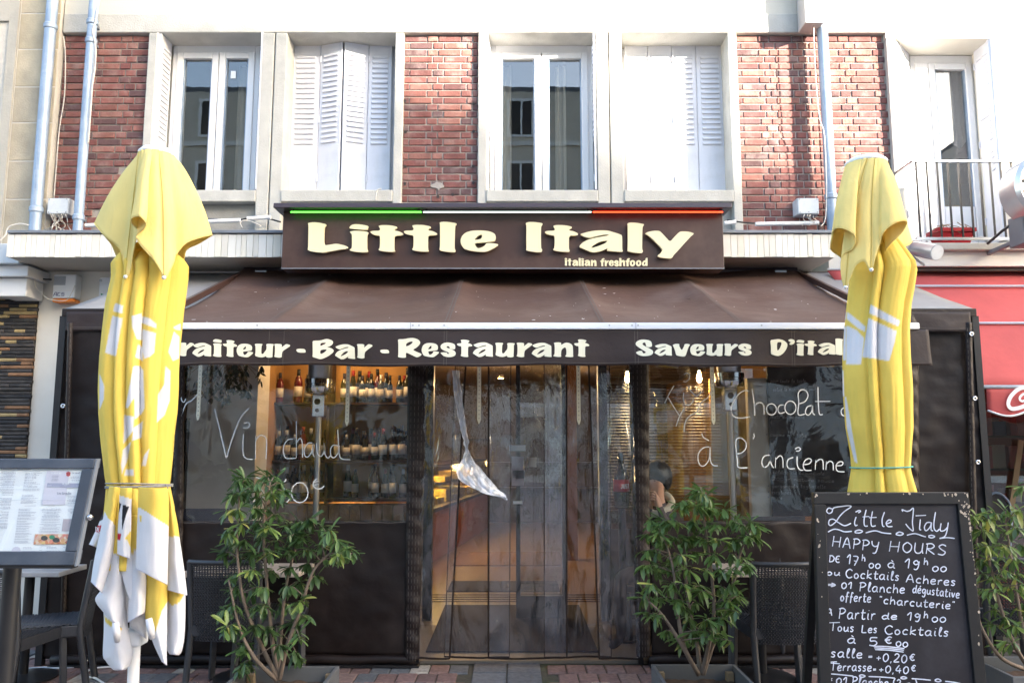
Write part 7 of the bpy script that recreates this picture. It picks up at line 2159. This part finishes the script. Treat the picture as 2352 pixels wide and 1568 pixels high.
# ============================================================ SHRUBS IN PLANTERS
def leafmat():
    m, nt, bs, out = node_mat('evergreen_leaf')
    N = nt.nodes.new; Lk = nt.links.new
    oi = N('ShaderNodeObjectInfo'); cr = N('ShaderNodeValToRGB'); el = cr.color_ramp.elements
    cols = [(.048,.098,.034),(.085,.15,.042),(.125,.20,.050),(.19,.26,.062),(.30,.30,.08)]
    while len(el) < len(cols): el.new(.5)
    for i, c in enumerate(cols): el[i].position = (0, .35, .62, .85, 1)[i]; el[i].color = (*c, 1)
    Lk(oi.outputs['Random'], cr.inputs[0])
    nz = N('ShaderNodeTexNoise'); nz.inputs['Scale'].default_value = 25; tc = N('ShaderNodeTexCoord'); Lk(tc.outputs['Object'], nz.inputs['Vector'])
    hs = N('ShaderNodeHueSaturation'); mr = N('ShaderNodeMapRange'); mr.inputs[3].default_value = .75; mr.inputs[4].default_value = 1.3
    Lk(nz.outputs['Fac'], mr.inputs[0]); Lk(mr.outputs[0], hs.inputs['Value']); Lk(cr.outputs[0], hs.inputs['Color'])
    Lk(hs.outputs[0], bs.inputs['Base Color']); bs.inputs['Roughness'].default_value = .36; bs.inputs['Specular IOR Level'].default_value = .5
    tl = N('ShaderNodeBsdfTranslucent'); h2 = N('ShaderNodeHueSaturation'); h2.inputs['Value'].default_value = 1.8; Lk(hs.outputs[0], h2.inputs['Color']); Lk(h2.outputs[0], tl.inputs[0])
    mx = N('ShaderNodeMixShader'); mx.inputs[0].default_value = .25
    Lk(bs.outputs[0], mx.inputs[1]); Lk(tl.outputs[0], mx.inputs[2]); Lk(mx.outputs[0], out.inputs[0])
    return m
K['leaf'] = leafmat()
def leaf_mesh(L, w, curl, fold):
    """lanceolate leaf hanging along -z from its base, folded on the midrib"""
    m_ = MB(); prof = [(0,.0),(.12,.45),(.32,.95),(.52,1),(.72,.78),(.88,.40),(1,.0)]
    mid = []; lf = []; rt_ = []
    for t, k in prof:
        y = -curl*math.sin(t*1.5)*L; z = -L*t*math.cos(t*curl*1.1)
        mid.append((0, y, z)); lf.append((-w*k, y-fold*w*k, z)); rt_.append((w*k, y-fold*w*k, z))
    n = len(prof)
    vs = mid+lf+rt_; fs = []
    for i in range(n-1):
        fs.append((i, i+1, n+i+1, n+i)); fs.append((i+1, i, 2*n+i, 2*n+i+1))
    m_.add(vs, fs)
    return m_.mesh('leaf', K['leaf'], smooth=True)
LEAVES = [leaf_mesh(.115,.0145,.35,.5), leaf_mesh(.10,.014,.15,.35), leaf_mesh(.125,.0155,.6,.6), leaf_mesh(.085,.0155,.0,.2), leaf_mesh(.07,.011,.4,.5), leaf_mesh(.11,.013,.8,.7)]
def planter(x, y, w, d, h, label):
    t = thing('planter_box', (x, y, 0), label, 'planter', 'grey planters')
    th = .022
    for (a, b, c, e) in ((x-w/2, x+w/2, y-d/2, y-d/2+th), (x-w/2, x+w/2, y+d/2-th, y+d/2), (x-w/2, x-w/2+th, y-d/2+th+.001, y+d/2-th-.001), (x+w/2-th, x+w/2, y-d/2+th+.001, y+d/2-th-.001)):
        for k in range(2):
            B(a, b, c, e, .02+k*(h-.02)/2+.002, .02+(k+1)*(h-.02)/2-.002).build('board', K['planter'], t, bevel=.003)
    for sx in (-1, 1):
        for sy in (-1, 1):
            B(x+sx*(w/2-.05)-.022, x+sx*(w/2-.05)+.022, y+sy*(d/2-.05)-.022, y+sy*(d/2-.05)+.022, .0, h-.035).build('corner_post', K['stake'], t, bevel=.003)
    so = MB().grid(lambda u, v: (x+(u-.5)*(w-.05), y+(v-.5)*(d-.05), h-.09+.02*noise.noise((u*9, v*9, x))), 20, 16)
    so.build('mulch', K['soil'], t, smooth=True)
    return t
def shrub(name, label, cy, base_px, stems, tufts, seed, dens=20, dy=.20, maxl=300):
    r_ = random.Random(seed)
    b = PT(base_px[0], base_px[1], cy)
    t = thing('potted_shrub', tuple(b), label, 'shrub', 'evergreen shrubs')
    wood = MB()
    tips = []
    nodes = []
    for st in stems:
        pts = [PT(p[0], p[1], cy+p[2]) for p in st]
        cv = [Vector(q) for q in catmull([tuple(p) for p in pts], 6)]
        n = len(cv)
        wood.tube(cv, [.013*(1-.75*i/(n-1))+.002 for i in range(n)], 7)
        nodes += cv[n//3:]
    rest = MB(); cnt = 0
    cand = []
    for (px, py) in tufts:
        c = PT(px, py, cy+r_.uniform(-dy, dy))
        nd = min(nodes, key=lambda q: (q-c).length + (0.15 if q.z > c.z else 0))
        mid = nd*.45+c*.55+Vector((0,0,.02))
        wood.tube([nd, mid, c], [.004,.003,.002], 5)
        k = int(dens*r_.uniform(.75, 1.25))
        for i in range(k):
            s_ = (i/k)**.8
            p = c + (mid-c)*s_*r_.uniform(.3, 1.1) + Vector((r_.uniform(-.012,.012), r_.uniform(-.012,.012), r_.uniform(-.005,.012)))
            az = r_.uniform(0, 2*math.pi)
            # spread away from the twig, then droop
            tilt = r_.gauss(.36, .26) if r_.random() > .14 else r_.gauss(1.3, .35)
            cand.append((p, az, tilt, r_.choice(LEAVES), r_.uniform(.5, .98)))
    cand.sort(key=lambda q: q[0].y)
    for i, (p, az, tilt, me, s_) in enumerate(cand):
        rot = Matrix.Rotation(az, 4, 'Z') @ Matrix.Rotation(-tilt, 4, 'X') @ Matrix.Rotation(r_.uniform(-.5,.5), 4, 'Z')
        if i < maxl:
            o = inst('leaf', me, p, t, rot=rot.to_euler(), scale=(s_, s_, s_))
        else:
            mt_ = Matrix.Translation(p) @ rot @ Matrix.Scale(s_, 4)
            rest.add([mt_ @ v.co for v in me.vertices], [list(f.vertices) for f in me.polygons])
    wood.build('stems', K['bark'], t, smooth=True)
    if rest.v:
        rest.build('foliage', K['leaf'], t, smooth=True, kind='stuff')
    return t
T1 = [(548,1105),(566,1098),(590,1112),(612,1098),(635,1096),(648,1112),(660,1130),(530,1140),(560,1135),(590,1140),(625,1135),(645,1150),(520,1175),(548,1170),(580,1168),(615,1175),(640,1180),(525,1215),(555,1205),(590,1200),(622,1210),(655,1205),(690,1198),(715,1190),(735,1205),(755,1215),(700,1225),(670,1230),(640,1240),(600,1235),(565,1240),(530,1245),(512,1270),(545,1275),(580,1270),(620,1272),(660,1268),(700,1260),(735,1250),(770,1240),(800,1258),(815,1270),(780,1275),(745,1285),(705,1295),(665,1305),(625,1310),(585,1310),(545,1315),(540,1350),(575,1355),(615,1350),(655,1345),(695,1340),(730,1325),(535,1390),(570,1395),(610,1395),(650,1390),(690,1385),(545,1435),(590,1440),(672,1430),(555,1490),(650,1480),(690,1470),(515,1400),(528,1445),(702,1415),(570,1525),(690,1515),(620,1445)]
planter(PX(650,1560,4.95), 4.93, .58, .46, .235, 'grey board planter holding the left shrub')
S1 = [[(640,1560,0),(600,1480,-.03),(560,1380,-.08),(545,1260,-.05),(550,1130,0)],[(640,1560,0),(625,1470,.04),(612,1330,.06),(605,1200,.03),(620,1110,0)],[(642,1560,0),(660,1480,-.05),(690,1400,-.08),(720,1310,-.1),(770,1260,-.1)],[(640,1560,0),(645,1450,.08),(660,1330,.1),(690,1220,.1)],[(635,1560,0),(585,1510,-.1),(550,1440,-.12),(525,1330,-.1)]]
T2 = [(1600,1130),(1612,1122),(1585,1140),(1628,1145),(1560,1165),(1595,1165),(1625,1172),(1650,1165),(1670,1172),(1490,1195),(1505,1200),(1530,1195),(1555,1200),(1590,1200),(1620,1205),(1650,1205),(1680,1195),(1700,1205),(1725,1200),(1740,1210),(1478,1230),(1510,1235),(1545,1235),(1580,1235),(1615,1240),(1650,1240),(1685,1240),(1715,1235),(1738,1232),(1475,1265),(1500,1270),(1535,1275),(1570,1275),(1605,1270),(1645,1275),(1680,1275),(1705,1280),(1475,1300),(1510,1305),(1545,1310),(1585,1310),(1620,1310),(1660,1310),(1695,1310),(1720,1300),(1500,1340),(1540,1345),(1575,1345),(1610,1345),(1650,1350),(1680,1345),(1478,1370),(1495,1375),(1560,1380),(1600,1385),(1645,1385),(1675,1385),(1700,1370),(1505,1415),(1485,1408),(1580,1420),(1620,1425),(1660,1420),(1690,1405),(1525,1450),(1600,1455),(1650,1455),(1560,1480),(1680,1470)]
planter(PX(1612,1535,5.0), 4.99, .53, .50, .225, 'grey board planter holding the right shrub')
S2 = [[(1612,1548,0),(1628,1480,-.02),(1640,1400,-.03),(1632,1300,-.02),(1618,1200,0),(1608,1130,0)],[(1605,1548,0),(1570,1480,-.06),(1555,1390,-.05),(1545,1300,0),(1520,1220,.02)],[(1608,1548,0),(1600,1470,.08),(1580,1380,.1),(1575,1280,.1),(1590,1190,.08)],[(1615,1548,0),(1650,1440,.02),(1680,1360,.04),(1700,1270,.03),(1725,1215,0)],[(1604,1548,0),(1560,1470,-.1),(1520,1410,-.12),(1490,1380,-.1)]]
T3 = [(2235,1185),(2250,1180),(2270,1195),(2290,1180),(2310,1172),(2330,1185),(2345,1170),(2238,1215),(2260,1220),(2285,1215),(2310,1220),(2335,1215),(2240,1250),(2265,1255),(2290,1250),(2315,1255),(2340,1250),(2245,1285),(2275,1285),(2300,1280),(2330,1285),(2250,1320),(2280,1325),(2310,1310),(2340,1320),(2255,1355),(2290,1355),(2325,1350),(2345,1390),(2280,1400),(2310,1420),(2335,1440),(2270,1430),(2330,1475),(2300,1480),(2348,1120),(2365,1110),(2370,1180),(2375,1230),(2380,1290),(2370,1350),(2390,1420)]
planter(PX(2370,1540,5.15), 5.10, .58, .46, .25, 'grey board planter holding the third shrub at the right edge')
S3 = [[(2368,1540,0),(2330,1480,-.03),(2300,1400,-.05),(2275,1300,-.03),(2250,1200,0)],[(2372,1540,0),(2350,1450,.03),(2330,1330,.05),(2310,1200,.02)],[(2375,1540,0),(2370,1400,.05),(2365,1250,.05),(2355,1130,0)],[(2366,1540,0),(2300,1510,-.08),(2255,1440,-.1),(2240,1380,-.1)]]
def more(T, n, seed, xr, yr):
    q = random.Random(seed); out = list(T)
    for i in range(n):
        a = q.choice(T); out.append((a[0]+q.uniform(-22,22), a[1]+q.uniform(-18,18)))
    return out
shrub('a', 'leafy evergreen shrub in the left planter before the brown tarpaulin', 4.95, (640,1560), S1, more(T1, 14, 1, 0, 0), 41)
shrub('b', 'leafy evergreen shrub with a thick pale stem right of the strip curtain', 5.0, (1610,1548), S2, more(T2, 14, 2, 0, 0), 42)
shrub('c', 'sparse evergreen shrub cut off by the right edge, beside the chalkboard', 5.12, (2368,1540), S3, T3, 43, dens=14)

# ============================================================ WHITE CABLE AND STRIP ON THE GROUND
cbp = [(262,1530),(220,1533),(202,1540),(200,1552),(218,1556),(235,1566),(255,1580)]
def onground(px, py, z=.012):
    d = ray(px, py); t = (z-CAMZ)/d.z
    return Vector((d.x*t, d.y*t, z))
MB().tube([onground(*p) for p in catmull(cbp, 5)], .007, 6).build('cable', K['capw'], None, smooth=True, label='white cable lying on the paving under the left parasol', cat='cable')
a, b = onground(30, 1540, .005), onground(178, 1528, .005)
MB().hexa([(a.x,a.y-.05,.004),(b.x,b.y-.05,.004),(b.x,b.y+.05,.004),(a.x,a.y+.05,.004)], [(a.x,a.y-.05,.009),(b.x,b.y-.05,.009),(b.x,b.y+.05,.009),(a.x,a.y+.05,.009)]).build('metal_strip', K['boxgrey'], None, label='flat pale metal strip on the paving below the wicker chair', cat='metal strip')

# ============================================================ SEATED PERSON behind the right film window
py_ = 6.62
hd = PT(1524, 1108, py_)
hipx, hipy = hd.x-.02, py_+.06
seat_z = .46
sc = thing('terrace_chair', (hipx, hipy, 0), 'dark chair under the person seated inside the terrace', 'chair')
B(hipx-.23, hipx+.23, hipy-.22, hipy+.22, seat_z-.05, seat_z).build('seat', K['wicker'], sc, bevel=.01)
for sx in (-1, 1):
    for sy in (-1, 1):
        B(hipx+sx*.2-.018, hipx+sx*.2+.018, hipy+sy*.19-.018, hipy+sy*.19+.018, .015, seat_z-.051).build('leg', K['wicker'], sc)
B(hipx+.24, hipx+.27, hipy-.22, hipy+.22, seat_z-.04, .84).build('backrest', K['wicker'], sc, bevel=.01)
V = []; E = []; RAD = []
def vt(p, r):
    V.append(Vector(p)); RAD.append(r if isinstance(r, tuple) else (r, r)); return len(V)-1
def ch_(ids):
    for a_, b_ in zip(ids, ids[1:]): E.append((a_, b_))
# faces left (-x), turned a little toward the street
hx, hy, hz = hipx, hipy, seat_z+.12
pel = vt((hx, hy, hz), (.145,.13))
sp1 = vt((hx+.01, hy, hz+.18), (.14,.12)); sp2 = vt((hx-.01, hy, hz+.36), (.16,.13)); nk0 = vt((hx-.03, hy, hz+.49), (.085,.075)); nk = vt((hx-.045, hy-.005, hz+.56), (.056,.055))
hz0 = vt((hx-.06, hy-.01, hz+.635), (.060,.058)); hz1 = vt((hx-.062, hy-.01, hz+.72), (.092,.080)); hz2 = vt((hx-.05, hy-.01, hz+.80), (.075,.07))
ch_([pel, sp1, sp2, nk0, nk, hz0, hz1, hz2])
mouth = Vector((hx-.145, hy-.035, hz+.600))
HANDS = []
for s_ in (-1, 1):
    sh = vt((hx-.02, hy+s_*.17, hz+.43), .066); el_ = vt((hx-.10, hy+s_*.20, hz+.20), .046)
    wr_ = mouth + Vector((.005, s_*.045, -.09)); w_ = vt(wr_, .028)
    pm = vt(mouth + Vector((-.012, s_*.035, -.03)), (.034,.020))
    ch_([sp2, sh, el_, w_, pm])
    for k in range(4):
        a0 = mouth + Vector((-.030+.004*k, s_*(.030-.004*k), .012-.020*k+.02)); a1 = mouth + Vector((-.042, s_*(.004)-.010, .022-.020*k+.014)); a2 = mouth + Vector((-.036, -s_*.022-.010, .016-.020*k+.012))
        i0 = vt(a0, .0095); i1 = vt(a1, .0088); i2 = vt(a2, .0075); ch_([pm, i0, i1, i2])
    th0 = vt(mouth + Vector((.005, s_*.022, -.005)), .011); th1 = vt(mouth + Vector((-.004, s_*.012, .028)), .0085); ch_([pm, th0, th1])
    hp = vt((hx-.10, hy+s_*.095, hz-.02), .085); kn_ = vt((hx-.44, hy+s_*.11, hz-.02), .062); an_ = vt((hx-.42, hy+s_*.12, .10), .042); to = vt((hx-.56, hy+s_*.13, .055), .036)
    ch_([pel, hp, kn_, an_, to])
me = bpy.data.meshes.new('person_base'); me.from_pydata([tuple(v) for v in V], E, []); 
ob = bpy.data.objects.new('person_base', me); COL.objects.link(ob)
md = ob.modifiers.new('skin', 'SKIN'); md.use_smooth_shade = True
for i, sv in enumerate(me.skin_vertices[0].data):
    sv.radius = RAD[i]; sv.use_root = (i == pel)
ob.modifiers.new('sub', 'SUBSURF').levels = 2
dg = bpy.context.evaluated_depsgraph_get()
pm_ = bpy.data.meshes.new_from_object(ob.evaluated_get(dg))
bpy.data.objects.remove(ob)
# shape the face: brow, nose, chin
nose = Vector((hx-.165, hy-.035, hz+.695))
for v in pm_.vertices:
    d = (v.co-nose).length
    if d < .05: v.co += Vector((-.022*(1-d/.05), -.005*(1-d/.05), 0))
pm_.materials.clear()
for mt_ in (K['jacket'], K['skin']): pm_.materials.append(mt_)
for p in pm_.polygons:
    c = p.center
    skin = c.z > hz+.535 and c.x < hx+.06
    if (c-mouth).length < .105: skin = True
    p.material_index = 1 if skin else 0
    p.use_smooth = True
base = Vector((hx, hy, .0))
for v in pm_.vertices: v.co -= base
pr = inst('person', pm_, base)
tag(pr, 'person in brown jacket holding hands to mouth, seated behind the right film window', 'person')
# hair
hr = MB()
def hairf(u, v):
    th = 2*math.pi*u; ph = math.pi*.74*v
    r_ = 1.06+.03*noise.noise((u*30, v*5, 1))
    x = hx-.036+.118*r_*math.sin(ph)*math.cos(th); y = hy-.008+.102*r_*math.sin(ph)*math.sin(th); z = hz+.745+.135*r_*math.cos(ph)
    fr = max(0, -math.cos(th))
    if v > .45: z += fr*(v-.45)*.13; x += fr*(v-.45)*.05
    return (x, y, z)
hr.grid(hairf, 40, 20, closeu=True)
hr.build('hair', K['hair'], pr, smooth=True, thick=.008)
ey = MB()
for s_ in (-1, 1):
    ey.lathe([(.001,-.003),(.006,0),(.001,.003)], 8, (hx-.148, hy-.012+s_*.033, hz+.722), axis='x')
ey.build('eyes', K['black'], pr)
sf = MB().tube(catmull([(hx+.05, hy-.02, hz+.60), (hx+.035, hy-.085, hz+.555), (hx-.02, hy-.105, hz+.515), (hx-.085, hy-.07, hz+.47), (hx-.10, hy, hz+.455), (hx-.06, hy+.08, hz+.50), (hx+.04, hy+.06, hz+.57)], 5, closed=True), .030, 10)
sf.build('scarf', K['scarf'], pr, smooth=True)

pr.rotation_euler = (0, 0, R(48))
sc.rotation_euler = (0, 0, R(48))
